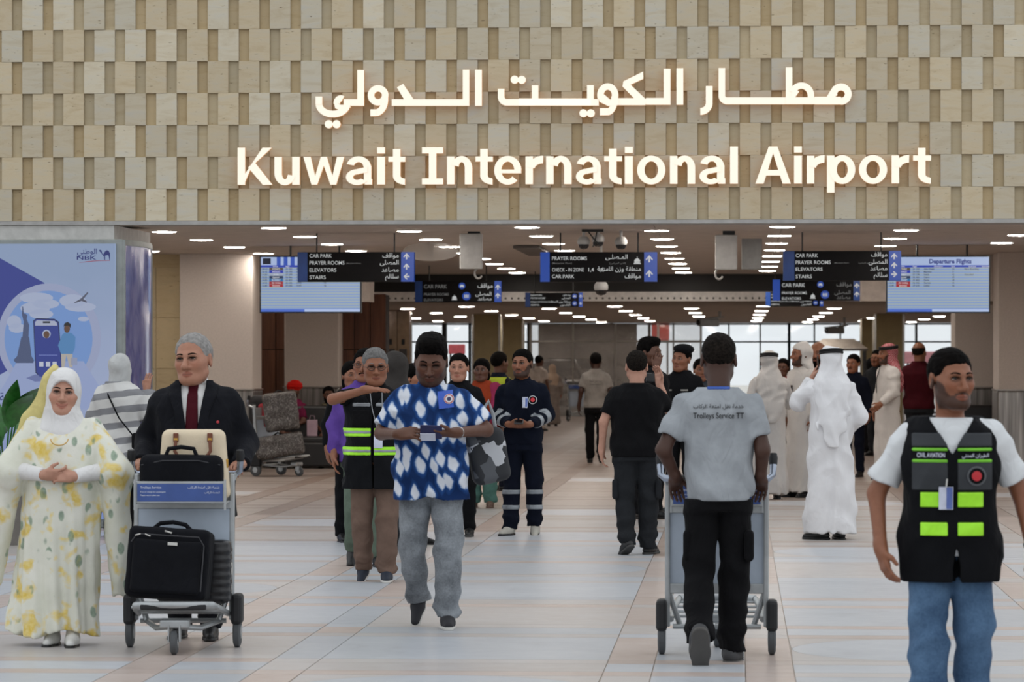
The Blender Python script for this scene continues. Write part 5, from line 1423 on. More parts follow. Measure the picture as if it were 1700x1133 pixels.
# ------------------------------------------------------------------ seating, wrapped luggage, far trolleys
M_SOFA = mat('black_leatherette', '#1b1a1b', .4)
def sofa(px0, px1, py, label, Y=None, back=True):
    p = floor_at((px0 + px1) / 2, py); ppm = FPX / p.y; w = (px1 - px0) / ppm
    o = thing('bench_sofa', label, 'sofa', p)
    MB().box((0, .4, .2), (w, .8, .36), bev=.03).obj('seat_base', M_SOFA, o)
    n = max(1, int(w / .65))
    for k in range(n): MB().box((-w / 2 + (k + .5) * w / n, .36, .41), (w / n - .01, .7, .1), bev=.03).obj('seat_cushion', M_SOFA, o)
    if back:
        for k in range(n): MB().box((-w / 2 + (k + .5) * w / n, .76, .66), (w / n - .01, .16, .5), bev=.04).obj('back_cushion', M_SOFA, o)
sofa(440, 640, 778, 'long black sofa under the left pale column, where two men sit')
sofa(1570, 1700, 776, 'black sofa beside the right-hand column, behind the vest wearer')
def _wrap():
    t = NT('film_wrapped_case'); v = t.coord('Object'); f = t.noise(v, 26, 6, .7, 2.5); g = t.noise(v, 5, 2)
    t.base(t.mix(t.ramp(f, [(.5, (0, 0, 0)), (.68, (1, 1, 1))]), srgb('#3a3634'), srgb('#9a9694'))); t.bump(f, .7, .01); return t.set(.25, 0, .6)
M_WRAP = _wrap()
FT = floor_at(446, 790)
trolley('luggage trolley with film-wrapped bags at the left, behind the suit wearer', FT, math.radians(62), 'luggage_trolley')
for (px, py, w, h, d, zz, rz, ry, lab) in ((467, 0, .66, .3, .42, .27, 8, -.16, 'lower film-wrapped bag lying on the left far trolley'), (470, 0, .46, .52, .34, .625, 8, -.12, 'upper film-wrapped bag standing on the left far trolley')):
    x = at_y(px, 700, FT.y - .3).x
    o = thing('wrapped_luggage', lab, 'luggage', (x, FT.y - .3, zz), math.radians(rz)); o.rotation_euler = (0, ry, math.radians(rz))
    sdf_obj('wrapped_case', lambda P, w=w, h=h, d=d: rbox(P, (0, 0, h / 2), (w / 2, d / 2, h / 2), .05) + wob(P, 4, 30, .012), (-w, -d, -.08), (w, d, h + .08), .02, M_WRAP, o)
    MB().tube([(-.08, 0, h - .01), (0, 0, h + .03), (.08, 0, h - .01)], .012, 6).obj('carry_handle', M_RUB, o)
bp = thing('backpack', 'red and black backpack on the left far trolley beside the column', 'backpack', (at_y(430, 700, FT.y).x, FT.y + .1, .62))
sdf_obj('pack_body', lambda P: rbox(P, (0, 0, .24), (.15, .11, .24), .09), (-.2, -.16, -.03), (.2, .16, .52), .016, mat('pack_black', '#1d1b1e', .7), bp)
sdf_obj('pack_pocket', lambda P: rbox(P, (.06, -.1, .2), (.07, .06, .17), .05), (-.1, -.2, 0), (.2, .0, .4), .014, mat('pack_red', '#a02430', .6), bp)
pbag = thing('paper_bag', 'small pale pink paper bag on the black sofa', 'bag', (at_y(521, 700, 53.2).x, 53.0, .462))
MB().box((0, 0, .12), (.15, .08, .24), bev=.004).obj('bag_body', mat('pink_paper', '#b59aa6', .7), pbag); MB().tube([(-.04, 0, .235), (-.03, 0, .3), (.03, 0, .3), (.04, 0, .235)], .004, 6).obj('handle', mat('pink_paper', '#b59aa6', .7), pbag)
trolley('far luggage trolley standing in the middle before the grey booth', floor_at(960, 700), math.radians(150))
# ------------------------------------------------------------------ far booth, car, kiosk, mirrored pillars
bo = thing('display_booth', 'grey display booth with metal frame and clear film before the windows', 'booth', (X_at(985, 102), 102, 0))
bx0, bx1 = X_at(888, 102) - bo.location.x, X_at(1165, 102) - bo.location.x
MB().box(((bx0 + bx1) / 2 - .9, .9, 1.28), (bx1 - bx0 - 1.9, .08, 2.56)).obj('back_panel', mat('booth_grey', '#6f6862', .5, noise=(2, .15)), bo)
t = NT('clear_film'); t.base(srgb('#cfc8c2')); t.p.inputs['Alpha'].default_value = .22
t.bump(t.noise(t.coord('Object'), 2.0, 3, .5, 1.5), .8, .3); M_FILM = t.set(.08, 0, .8)
nb_ = 4
for k in range(nb_ + 1):
    x = bx0 + (bx1 - bx0) * k / nb_
    MB().box((x, -2.2, 1.28), (.06, .06, 2.56)).obj('post', mat('booth_metal', '#8b857e', .3, .8), bo)
    if k < nb_: MB().box((x + (bx1 - bx0) / nb_ / 2, -2.2, 1.3), ((bx1 - bx0) / nb_ - .06, .012, 2.5)).obj('film_sheet', M_FILM, bo)
MB().box(((bx0 + bx1) / 2, -2.2, 2.07), (bx1 - bx0, .05, .05)).obj('rail', mat('booth_metal', '#8b857e', .3, .8), bo)
MB().box(((bx0 + bx1) / 2, -2.2, .12), (bx1 - bx0, .1, .24)).obj('plinth', mat('booth_plinth', '#8b8782', .5), bo)
car = thing('car', 'dark sport utility car on display inside the grey booth', 'car', (X_at(955, 101.5), 101.6, 0), math.radians(-38))
car.scale = (.62, .62, .92)
def car_d(P):
    x = P[:, 0]; z = P[:, 2]
    low = rbox(P, (0, 0, .68), (2.2, .9, .42), .16)
    prof = np.interp(x, [-2.1, -1.9, -1.0, .6, 1.25, 2.2], [1.1, 1.58, 1.75, 1.72, 1.1, 1.0]).astype(f32)
    cab = np.maximum(rbox(P, (-.4, 0, 1.2), (1.75, .8, .6), .2), z - prof)
    d = smin(low, cab, .06)
    for wx in (-1.35, 1.4): d = smax(d, -np.maximum(np.sqrt((x - wx) ** 2 + (z - .37) ** 2) - .42, .6 - np.abs(P[:, 1])), .03)
    return d
sdf_obj('car_body', car_d, (-2.4, -1.1, .1), (2.4, 1.1, 1.9), .05, mat('dark_car_paint', '#3a3836', .2, .3), car)
for s in (-1, 1): MB().prism([(-1.85, 1.15), (-1.7, 1.5), (-1.0, 1.62), (.5, 1.6), (1.0, 1.15)], s * .8, s * .815).obj('side_window', mat('car_glass', '#14161a', .08), car)
MB().box((.95, 0, 1.36), (.03, 1.3, .62), Matrix.Rotation(-.75, 3, 'Y')).obj('windscreen', mat('car_glass', '#14161a', .08), car)
for wx in (-1.35, 1.4):
    for s in (-1, 1):
        w = MB().lathe((wx, s * .8, .37), [(.0001, -.11), (.3, -.11), (.37, -.06), (.37, .06), (.3, .11), (.0001, .11)], 'Y', 20).obj('wheel', M_RUB, car, smooth=True)
for s in (-1, 1): MB().box((2.17, s * .62, .85), (.08, .34, .14), bev=.03).obj('headlight', mat('lamp_glass', '#d9dadb', .1), car)
ko = thing('kiosk', 'kiosk with a pale hipped canopy behind the headscarf group', 'kiosk', (X_at(1391, 88), 88, 0))
kw = X_at(1440, 88) - X_at(1343, 88)
zb = at_y(1391, 579, 88).z; zt = at_y(1391, 563, 88).z
hw = kw / 2; b = MB()
b.add([(-hw, -.6, zb), (hw, -.6, zb), (hw, .6, zb), (-hw, .6, zb), (-hw * .5, -.2, zt), (hw * .55, -.2, zt), (hw * .55, .2, zt), (-hw * .5, .2, zt)], [(0, 1, 5, 4), (1, 2, 6, 5), (2, 3, 7, 6), (3, 0, 4, 7), (4, 5, 6, 7), (3, 2, 1, 0)])
b.obj('canopy', mat('canopy_beige', '#a59c92', .6), ko)
MB().box((0, 0, zb - .03), (kw, 1.2, .05)).obj('canopy_edge', mat('canopy_edge', '#6b645d', .5), ko)
for sx in (-1, 1):
    for sy in (-1, 1): MB().box((sx * (hw - .06), sy * .5, zb / 2), (.05, .05, zb)).obj('post', M_FRAME, ko)
MB().box((0, 0, .5), (kw - .2, .8, 1.0), bev=.03).obj('counter', mat('kiosk_counter', '#4a4540', .5), ko)
for (px, w, lab) in ((650, .34, 'mirrored steel pillar right of the wood wall, left one'), (671, .3, 'mirrored steel pillar right of the wood wall, right one')):
    o = thing('gate_pillar', lab, 'pillar', (X_at(px, 76), 76, 0))
    MB().box((0, 0, 1.31), (w, .5, 2.62), bev=.02).obj('steel_case', mat('mirror_steel', '#b9aaa4', .12, .95), o)
    MB().box((0, -.255, 1.1), (w * .55, .02, 1.4)).obj('dark_panel', mat('panel_dark', '#3d3939', .3), o); MB().box((0, -.26, 1.95), (.07, .02, .12), bev=.01).obj('sensor', M_RUB, o)
ls = thing('lightbox_sign', 'small violet lit sign beside the wood wall', 'sign', (X_at(621, 70), 70, 1.9))
MB().tube([(0, 0, .64), (0, 0, ZC2 - 1.9)], .02, 8).obj('hanging_rod', M_ROD, ls)
MB().box((0, 0, .3), (.16, .08, .7), bev=.01).obj('sign_case', mat('sign_case_dark', '#4a4a66', .4), ls); MB().box((0, -.045, .52), (.12, .01, .2)).obj('lit_face', emit('violet_glow', '#b9b4ff', .9), ls)
for (px0, px1, py0, py1, h, lab) in ((1082, 1111, 535, 566, '#c8382c', 'red outdoor sign board seen through the upper glazing'), (745, 772, 572, 588, '#c9575c', 'red awning outside the left windows'), (1168, 1190, 575, 592, '#c8484a', 'red parked vehicle roof outside the windows behind the officers'), (1500, 1570, 584, 604, '#cc8d92', 'pink awning outside the right windows')):
    a = at_y(px0, py0, 112); c = at_y(px1, py1, 112)
    o = thing('outdoor_board', lab, 'board', ((a.x + c.x) / 2, 112, 0))
    MB().box((0, 0, (a.z + c.z) / 2), (c.x - a.x, .3, a.z - c.z), bev=.03).obj('board', mat('board_' + h[1:], h, .6), o)
    for s in (-1, 1): MB().box((s * (c.x - a.x) * .4, .05, c.z / 2), (.06, .06, max(c.z, .1))).obj('post', M_FRAME, o)
# ------------------------------------------------------------------ cloth patterns
def m_leaf():
    t = NT('indigo_leaf_print'); v = t.coord('Object'); sp = t.n('ShaderNodeSeparateXYZ'); t.l(v, sp.inputs[0])
    n1 = t.noise(v, 7, 2); n2 = t.noise(v, 34, 3)
    cb = t.n('ShaderNodeCombineXYZ')
    t.l(t.math('ADD', t.math('ADD', t.math('MULTIPLY', sp.outputs[0], 14.0), t.math('MULTIPLY', sp.outputs[2], 2.6)), t.math('MULTIPLY', n1, .9)), cb.inputs[0])
    t.l(t.math('ADD', t.math('MULTIPLY', sp.outputs[2], 7.6), t.math('MULTIPLY', sp.outputs[0], -.8)), cb.inputs[1])
    vo = t.n('ShaderNodeTexVoronoi', voronoi_dimensions='2D', distance='MINKOWSKI'); vo.inputs['Scale'].default_value = 1.0; vo.inputs['Randomness'].default_value = .8; vo.inputs['Exponent'].default_value = 1.35
    t.l(cb.outputs[0], vo.inputs['Vector'])
    d = t.math('ADD', vo.outputs['Distance'], t.math('MULTIPLY', n2, .14))
    c = t.ramp(d, [(.37, srgb('#d6dbe4')), (.46, srgb('#8aa2c6')), (.52, srgb('#264a84')), (.75, srgb('#18305c'))])
    t.base(c); t.bump(t.noise(v, 30, 3), .3, .006); return t.set(.8, 0, .08)
def m_floral():
    t = NT('floral_chiffon'); v = t.coord('Object', (1, 1, 1))
    f1 = t.noise(v, 7.5, 2, .5, .3); f2 = t.noise(v, 30, 2)
    base = t.ramp(t.noise(v, 4, 3), [(.3, srgb('#d3d5c6')), (.7, srgb('#e4e4da'))])
    y = t.ramp(t.math('ADD', t.math('MULTIPLY', f1, .85), t.math('MULTIPLY', f2, .18)), [(.55, (0, 0, 0)), (.64, (1, 1, 1))])
    c = t.mix(y, base, t.ramp(f2, [(.35, srgb('#d9bd5a')), (.65, srgb('#e3d08a'))]))
    vo = t.n('ShaderNodeTexVoronoi'); vo.inputs['Scale'].default_value = 1.0; t.l(t.coord('Object', (14, 5, 7.5), (.0, .7, .0)), vo.inputs['Vector'])
    lf = t.ramp(vo.outputs['Distance'], [(.26, (1, 1, 1)), (.34, (0, 0, 0))])
    sel = t.ramp(t.noise(v, 9, 1), [(.46, (0, 0, 0)), (.54, (1, 1, 1))])
    k = t.math('MULTIPLY', lf, sel)
    c = t.mix(t.math('MULTIPLY', k, .75), c, t.ramp(f2, [(.3, srgb('#4c6f5c')), (.7, srgb('#8aa58c'))]))
    t.base(c); t.bump(t.noise(v, 22, 3), .3, .01); return t.set(.75, 0, .2, .2)
def m_stripe(name, ca, cb, per, duty=.45, ax=2, slant=0.0):
    t = NT(name); v = t.coord('Object'); sp = t.n('ShaderNodeSeparateXYZ'); t.l(v, sp.inputs[0])
    a = t.math('ADD', sp.outputs[ax], t.math('MULTIPLY', sp.outputs[0], slant))
    a = t.math('ADD', a, t.math('MULTIPLY', t.noise(v, 6, 2), .03))
    m = t.math('LESS_THAN', t.math('FRACT', t.math('DIVIDE', a, per)), duty)
    t.base(t.mix(m, srgb(ca), srgb(cb))); t.bump(t.noise(v, 26, 3), .3, .008); return t.set(.85, 0, .2)
def m_denim(name, ca, cb):
    t = NT(name); v = t.coord('Object'); f = t.noise(v, 5, 4, .6); g = t.noise(v, 90, 3)
    t.base(t.ramp(t.math('ADD', t.math('MULTIPLY', f, .75), t.math('MULTIPLY', g, .25)), [(.32, srgb(ca)), (.66, srgb(cb))]))
    t.bump(t.math('ADD', t.noise(v, 30, 3), t.math('MULTIPLY', t.noise(v, 500, 1), .2)), .35, .006); return t.set(.85, 0, .2)
F_WHITE = fabric('white_cotton', '#dcdcdc', na=.02); F_THOBE = fabric('white_robe_cloth', '#e2e2e4', .7, .015, bs=.15); F_SUIT = fabric('black_suit_wool', '#1a1b20', .8)
F_BLACK = fabric('black_cotton', '#141416', .85); F_BLACK2 = fabric('charcoal_cotton', '#26282b', .85); F_NAVY = fabric('navy_cotton', '#121622', .85)
F_GREYT = fabric('heather_grey_jersey', '#979ca1', .9); F_TAUPE = fabric('taupe_trousers', '#6d5a50', .85)
S_BLK = mat('black_shoe', '#161617', .45); S_WHT = mat('white_sole', '#c9c7c2', .6); S_DRK = mat('dark_sole', '#3a3938', .7); S_SNK = mat('white_sneaker', '#d3d3d0', .6)
M_LIME = emit('lime_reflective', '#9df03a', .12); M_LIME = mat('lime_tape', '#a5f22e', .5, noise=(30, .03)); M_SILV = mat('silver_tape', '#8f9499', .3, .3); M_CARD = mat('id_card', '#c5cbdd', .4); M_CARDB = mat('id_card_blue', '#5b6fae', .4)
def shoe_pose(**k): return k
def robe_d(s, P, L, sl=(.07, .078, .06), frac=1.96, pleat=.010, npl=11, seed=1, top=1.5, folds=.006):
    folds = folds * 2.0
    Q = s.W(P); d = loft(Q, L, 2.1)
    ang = np.arctan2(Q[:, 1], Q[:, 0]); w = np.clip((1.15 - Q[:, 2]) / 1.0, 0, 1)
    d = d + (pleat * w * np.sin(ang * npl + 3 * np.sin(Q[:, 2] * 3 + seed)) * (.6 + .4 * np.sin(ang * 3 + seed))).astype(f32)
    for k in 'ab':
        a = s.arm(Q, k, sl[0], sl[1], sl[2], frac); E, Wr = s.p[k + 'E'], s.p[k + 'W']; ax = _n(Wr - E); e = E + (Wr - E) * (frac - 1)
        pl = (Q - V3(e)) @ ax.astype(f32); a = np.where((pl > 0) & (np.linalg.norm(Q - V3(e), axis=1) < .14), np.maximum(a, pl), a)
        d = smin(d, a + ridge(Q, seed + 3, 40, folds * 1.6), .045)
    d = d + wob(Q, seed, 20, folds * .6) + ridge(Q, seed + 5, 26, folds * 1.5, 3, (1, .8, .35))
    return np.maximum(d, Q[:, 2] - top)
def robe(s, name, m, L, h=.012, **kw):
    s.ftop = lambda P: robe_d(s, P, L, **kw); s.kw = {}
    pts = np.array([s.unwarp(s.p[k]) for k in ('aS', 'aE', 'aW', 'bS', 'bE', 'bW')])
    lo = np.minimum(pts.min(0) - .13, (-.42, -.36, 0)); hi = np.maximum(pts.max(0) + .13, (.42, .36, 1.55)); lo[2] = 0
    return sdf_obj(name, s.ftop, lo, hi, h * s.q, m, s.root)
THOBE = [(.06, 0, 0, .245, .18), (.5, 0, 0, .215, .155), (.95, 0, 0, .2, .145), (1.2, 0, 0, .195, .14), (1.34, 0, 0, .195, .128), (1.41, 0, .004, .175, .105), (1.455, 0, .01, .128, .084), (1.49, 0, .012, .074, .07), (1.53, 0, .01, .068, .064)]
def ghutra(s, m, tail=.95, back=True, spread=.17, agal=True, open_=-.035, seed=1):
    def d(P):
        Q = s.W(P); q = s.hq(Q)
        c = el(q, (0, .018, .04), (.088, .11, .096)) * s.hs
        top = s.hc[2]
        L = [(tail, 0, .175, .05, .02), (tail + .14, 0, .165, .12, .032), (1.2, 0, .135, spread, .045), (1.36, 0, .07, spread + .03, .1), (1.45, 0, .035, .165, .11), (1.53, 0, .018, .118, .105), (1.6, 0, .012, .1, .1), (1.68, 0, .01, .085, .1)]
        L = sorted([l for l in L if l[0] >= tail])
        e = loft(Q, L, 2.0)
        g = smin(c, e, .04)
        g = g + ridge(Q, seed, 46, .02, 3, (1, .3, .3)) + wob(Q, seed + 2, 30, .007)
        fr = np.interp(Q[:, 2], [1.2, 1.42, 1.52, 1.6, top + .055, top + .075], [.06, -.02, -.05, -.055, -.06, -.2]).astype(f32) + f32(open_ + .035)
        M = s.M.astype(f32); loc = (Q - V3(s.hc)) @ M
        hd = np.where(Q[:, 2] > 1.5, loc[:, 1], Q[:, 1])
        return smax(g, fr - hd, .01)
    o = sdf_obj('headscarf', d, (-.34, -.3 - abs(s.lean), tail - .05), (.34, .42, 1.85), .009 * s.q, m, s.root)
    if agal:
        b = MB()
        for dz in (0, .02):
            pts = []
            for k in range(25):
                a = 2 * math.pi * k / 24; pts.append(s.hpt((.089 * math.cos(a), .018 + .11 * math.sin(a), .068 + dz + .012 * math.sin(a))))
            b.tube(pts, .0115, 8, cap=False)
        b.obj('head_cord', mat('black_cord', '#0e0e10', .8), s.root, smooth=True)
    return o
def hijab(s, m, drape=1.28, front=-.105, rx=.2, seed=1, name='headscarf', face=(.058, .085), vol=.012):
    def d(P):
        Q = s.W(P); q = s.hq(Q)
        c = el(q, (0, .012, .03), (.083 + vol, .105 + vol, .1 + vol)) * s.hs
        c = smin(c, el(q, (0, .0, -.07), (.078, .085, .08)) * s.hs, .05)
        e = loft(Q, [(drape, 0, -.02, rx * .75, .15), (1.38, 0, -.005, rx, .14), (1.45, 0, .0, rx * .8, .125), (1.52, 0, .0, .1, .1), (1.58, 0, 0, .085, .09)], 2.0)
        g = smin(c, e, .05) + ridge(Q, seed, 34, .015, 3, (.5, .4, 1)) + wob(Q, seed + 1, 26, .006)
        f = el(q, (0, -.1, -.022), (face[0], .07, face[1])) * s.hs
        return smax(g, -f, .008)
    return sdf_obj(name, d, (-.34, -.32, drape - .05), (.34, .3, 1.85), .009 * s.q, m, s.root)
def glasses(s, m=None):
    m = m or mat('glasses_metal', '#2c2b2c', .3, .6); b = MB()
    for sx in (-1, 1):
        pts = [s.hpt((sx * .033 + .024 * math.cos(a), -.101 + .004 * abs(math.cos(a)), .004 + .017 * math.sin(a))) for a in [2 * math.pi * k / 16 for k in range(17)]]
        b.tube(pts, .0021, 6, cap=False); b.tube([s.hpt((sx * .057, -.098, .006)), s.hpt((sx * .08, -.05, .008)), s.hpt((sx * .083, .01, .004))], .002, 6)
    b.tube([s.hpt((-.01, -.103, .008)), s.hpt((.01, -.103, .008))], .002, 6)
    return b.obj('glasses', m, s.root)
def collar(s, m, fn, seed=0):
    """folded shirt collar around the neck"""
    def d(P):
        Q = s.W(P); r = np.sqrt((Q[:, 0] / 1.05) ** 2 + (Q[:, 1] - .004) ** 2)
        zc = 1.462 + .035 * np.clip((Q[:, 1] + .02) / .09, -1, 1)
        a = np.maximum(np.abs(r - .072 - .45 * (zc - Q[:, 2])) - .006, np.abs(Q[:, 2] - zc + .005) - .03)
        gap = .018 - np.abs(Q[:, 0]) - .35 * np.maximum(Q[:, 2] - 1.40, 0) * 0
        return np.where(Q[:, 1] < 0, np.maximum(a, gap), a)
    return sdf_obj('collar', d, (-.16, -.22 - s.lean * .6, 1.38), (.16, .16, 1.56), .0065 * s.q, m, s.root)
def wristwatch(s, k, m=None):
    E, Wr = s.p[k + 'E'], s.p[k + 'W']; ax = _n(Wr - E); c = Wr - ax * .03
    M_ = Vector(ax).to_track_quat('Z', 'Y').to_matrix()
    b = MB(); b.lathe((0, 0, 0), [(.031, -.011), (.036, -.009), (.036, .009), (.031, .011)], 'Z', 20)
    b.v = [tuple(M_ @ Vector(p) + Vector(s.unwarp(c))) for p in b.v]; o = b.obj('wristwatch', m or mat('watch_steel', '#a9a9a8', .25, .9), s.root, smooth=True)
    d = MB().lathe((0, 0, 0), [(.0001, .006), (.017, .006), (.019, 0), (.017, -.004)], 'Y', 18)
    side = Vector(s.unwarp(c)) + Vector((0, -.034, 0)); d.v = [tuple(Vector((p[0], -p[1], p[2])) + side) for p in d.v]; d.obj('watch_face', mat('watch_dial', '#22252b', .2), o)
def band_patch(s, name, fn, z0, z1, m, off=.006, x=(-9, 9), y=(-9, 9), h=.006, lo=(-.4, -.4), hi=(.4, .4), parent=None):
    reg = lambda Q: np.maximum(np.maximum(z0 - Q[:, 2], Q[:, 2] - z1), np.maximum(np.maximum(x[0] - Q[:, 0], Q[:, 0] - x[1]), np.maximum(y[0] - Q[:, 1], Q[:, 1] - y[1])))
    return s.patch(name, fn, reg, off, m, (lo[0], lo[1], z0 - .03), (hi[0], hi[1], z1 + .03), h, parent)

# ------------------------------------------------------------------ 1: woman in the floral dress
p = Person('smiling woman in a white headscarf and pale floral dress with cape sleeves', (104, 1071), 1.55, 4, 'light', g=1.3, gd=1.3, q=.9, yaw=4, roll=4, hs=1.24, hand=1.0,
           pose=dict(aS=(-.19, .01, 1.385), bS=(.19, .01, 1.385), aE=(-.33, -.06, 1.12), aW=(-.085, -.26, 1.09), aH=(1, -.12, .02), aN=(.1, .9, .5), aC=.75, bE=(.33, -.06, 1.12), bW=(.095, -.255, 1.08), bH=(-1, -.14, .03), bN=(-.1, .9, -.4), bC=.75,
                     aA=(-.055, -.02, .085), aK=(-.07, -.03, .5), bA=(.075, -.09, .085), bF=(.05, -1, 0), aF=(-.1, -1, 0)), head=dict(fat=.012, lid=.6, smile=.009))
p.body(); p.face_hair(None, HAIR_SHORT); p.shoes(S_SNK, S_BLK, 1.05)
FLORAL = m_floral()
DL = [(.07, -.06, 0, .285, .21), (.45, -.03, 0, .265, .2), (.9, 0, -.01, .25, .2), (1.1, 0, -.02, .24, .2), (1.28, 0, -.015, .225, .175), (1.37, 0, 0, .2, .14), (1.43, 0, .005, .15, .1), (1.49, 0, .01, .08, .07)]
def dress(P, s=p):
    d = loft(P, DL, 2.0); ang = np.arctan2(P[:, 1], P[:, 0]); w = np.clip((1.05 - P[:, 2]), 0, 1)
    d = d + (.016 * w * np.sin(ang * 9 + 2 * np.sin(P[:, 2] * 3.0)) + .008 * w * np.sin(ang * 21 + P[:, 2] * 5)).astype(f32)
    for k, bot in (('a', (-.44, .03, .42)), ('b', (.365, .02, .33))):
        S, E = s.p[k + 'S'], s.p[k + 'E']; sx = -1 if k == 'a' else 1
        PF = P * V3(1, .75, 1)
        e = smin(rc(PF, S, E, .065, .105), rc(PF, E + np.array([sx * .01, .02, -.03]), bot, .1, .06), .08)
        e = e + ridge(P, 5 if k == 'a' else 8, 30, .014, 3, (1, 1, .2))
        hem = (.34 if k == 'a' else .26) + .06 * np.sin(P[:, 0] * 22).astype(f32)
        d = smin(d, np.maximum(e, hem - P[:, 2]), .03)
    hz = .075 + .03 * np.sin(P[:, 0] * 14 + 1).astype(f32)
    return np.maximum(np.maximum(d + wob(P, 4, 22, .005), hz - P[:, 2]), P[:, 2] - 1.47)
p.ftop = dress
sdf_obj('dress', dress, (-.62, -.36, 0), (.6, .36, 1.5), .011, FLORAL, p.root)
def usl(P, s=p):
    d = None
    for k in 'ab':
        e = s.arm(P, k, .05, .062, .043, 1.97); d = e if d is None else np.minimum(d, e)
        E, Wr = s.p[k + 'E'], s.p[k + 'W']; pl = (P - V3(E + (Wr - E) * .97)) @ _n(Wr - E).astype(f32)
        d = np.where(np.linalg.norm(P - V3(Wr), axis=1) < .1, np.maximum(d, pl), d)
    return d + ridge(P, 3, 60, .004)
sdf_obj('under_sleeves', usl, (-.45, -.36, 1.0), (.45, .1, 1.45), .008, F_WHITE, p.root)
hijab(p, F_WHITE, 1.27, rx=.17, seed=4, face=(.066, .09))
# pale yellow veil trailing over one shoulder
def veil(P, s=p):
    q = s.hq(P); c = el(q, (-.02, .03, .04), (.098, .115, .113)); c = np.maximum(c, q[:, 0] + .018 + .5 * np.maximum(q[:, 2] - .1, 0)); c = np.maximum(c, -.035 - q[:, 1])
    PY = P * V3(1, 1.7, 1); e = smin(rc(PY, (-.07, .06, 1.62), (-.19, .06, 1.42), .07, .075), rc(PY, (-.19, .06, 1.42), (-.40, .02, 1.1), .07, .035), .05)
    return smin(c, e, .05) + ridge(P, 3, 46, .01, 3, (1, .4, .5))
sdf_obj('veil', veil, (-.5, -.2, 1.05), (.2, .25, 1.82), .009, fabric('pale_yellow_chiffon', '#cfc384', .7), p.root)
MB().tube([p.unwarp((.055 * math.cos(a) + .005, -.215 - .02 * abs(math.sin(a)), 1.315 + .04 * math.sin(a))) for a in [math.radians(180 + 15 * k) for k in range(13)]], .0035, 6).obj('necklace', mat('gold_metal', '#c39a4a', .3, .9), p.root)

# ------------------------------------------------------------------ 2: woman behind, striped shirt
p = Person('woman seen from behind in a grey headscarf and striped grey-white shirt', (198, 892), 1.64, 158, 'fair', g=1.08, q=1.2, yaw=10, pose=dict(aE=(-.27, -.1, 1.2), aW=(-.17, -.22, 1.42), aH=(0, -.3, 1), aN=(0, -1, 0), aC=.2, bE=(.26, .0, 1.15), bW=(.25, -.12, .93)))
p.body(); p.face_hair(None)
p.top('shirt', m_stripe('grey_white_stripes', '#cfcfcd', '#85868a', .15, .42, 2, .12), frac=1.85, hem=.52, ease=.05, sl=(.09, .1, .08), flare=.07, folds=.009, hipw=.03)
p.trousers(F_BLACK); p.shoes(S_BLK); hijab(p, fabric('light_grey_scarf', '#bdbfbf', .8), 1.36, rx=.13, seed=9)
MB().tube([(.14, .02, 1.49), (.02, .165, 1.36), (-.12, .2, 1.15), (-.26, .17, .98)], .008, 6).obj('bag_strap', F_BLACK, p.root)
sdf_obj('crossbody_bag', lambda P: rbox(P, (-.3, .12, .93), (.04, .1, .08), .03), (-.4, -.02, .8), (-.2, .28, 1.05), .012, F_BLACK, p.root)

# ------------------------------------------------------------------ 3: man in the black suit
p = Person('grey-haired man in a black suit and dark red tie pushing the loaded trolley', (325, 1061), 1.755, 2, 'fair', g=1.2, gd=1.22, belly=.03, sw=.02, lean=.08, q=.9, yaw=-16, roll=-4, hs=1.24, head=dict(fat=.006, nose=1.25, lid=.5, gaze=-.002),
           pose=dict(aE=(-.29, .04, 1.12), aW=(-.285, -.27, 1.01), aH=(.1, -1, -.05), aN=(0, .1, -1), aC=.85, bE=(.29, .04, 1.12), bW=(.285, -.27, 1.01), bH=(-.1, -1, -.05), bN=(0, .1, -1), bC=.85,
                     aA=(-.1, .08, .085), bA=(.09, -.04, .085), aK=(-.1, .0, .5), bK=(.1, -.05, .5)))
p.body(); p.hair('receding', .006, HAIR_WHITE); p.face_hair(None, HAIR_SHORT)
def vcut(Q): return np.where(Q[:, 1] < -.03, .008 + .064 * np.clip((Q[:, 2] - 1.05) / .4, -.6, 1) - np.abs(Q[:, 0]), -.5).astype(f32)
p.top('jacket', F_SUIT, frac=1.95, hem=.70, ease=.026, sl=(.07, .07, .054), waist=.012, folds=.006, flare=.012, cut=vcut, nk=1.47)
fj = p.ftop; p.kw = dict(hem=.70)
p2fn = lambda P, s=p: s.f_top(P, hem=.95, frac=0, ease=.008, folds=0, nk=1.462)
sdf_obj('shirt', lambda P: np.maximum(np.maximum(p2fn(P), .98 - P[:, 2]), np.abs(P[:, 0]) - .1), (-.3, -.36, .95), (.3, .25, 1.52), .009, F_WHITE, p.root)
collar(p, F_WHITE, None)
p.patch('necktie', p2fn, lambda Q: np.maximum(np.abs(Q[:, 0]) - np.interp(Q[:, 2], [1.05, 1.4, 1.42, 1.46], [.042, .03, .026, .03]), np.maximum(Q[:, 1] + .02, Q[:, 2] - 1.462)), .012, fabric('dark_red_silk', '#45121c', .5), (-.06, -.36, 1.0), (.06, 0, 1.5), .006)
for s_ in (-1, 1):
    p.patch('lapel', lambda P, s=p: s.f_top(P, hem=.70, frac=0, ease=.026, folds=0, waist=.012, nk=1.475), lambda Q, s_=s_: np.maximum(np.maximum(vcut(Q), -vcut(Q) - (.05 - .05 * np.clip((1.2 - Q[:, 2]) / .2, 0, 1) + .02 * np.clip((Q[:, 2] - 1.3) / .1, 0, 1))), np.maximum(Q[:, 1], np.maximum(1.05 - Q[:, 2], -s_ * Q[:, 0]))), .012, F_SUIT, (-.22, -.36, 1.0), (.22, 0, 1.5), .007)
p.trousers(F_SUIT); p.shoes(S_BLK, S_BLK)
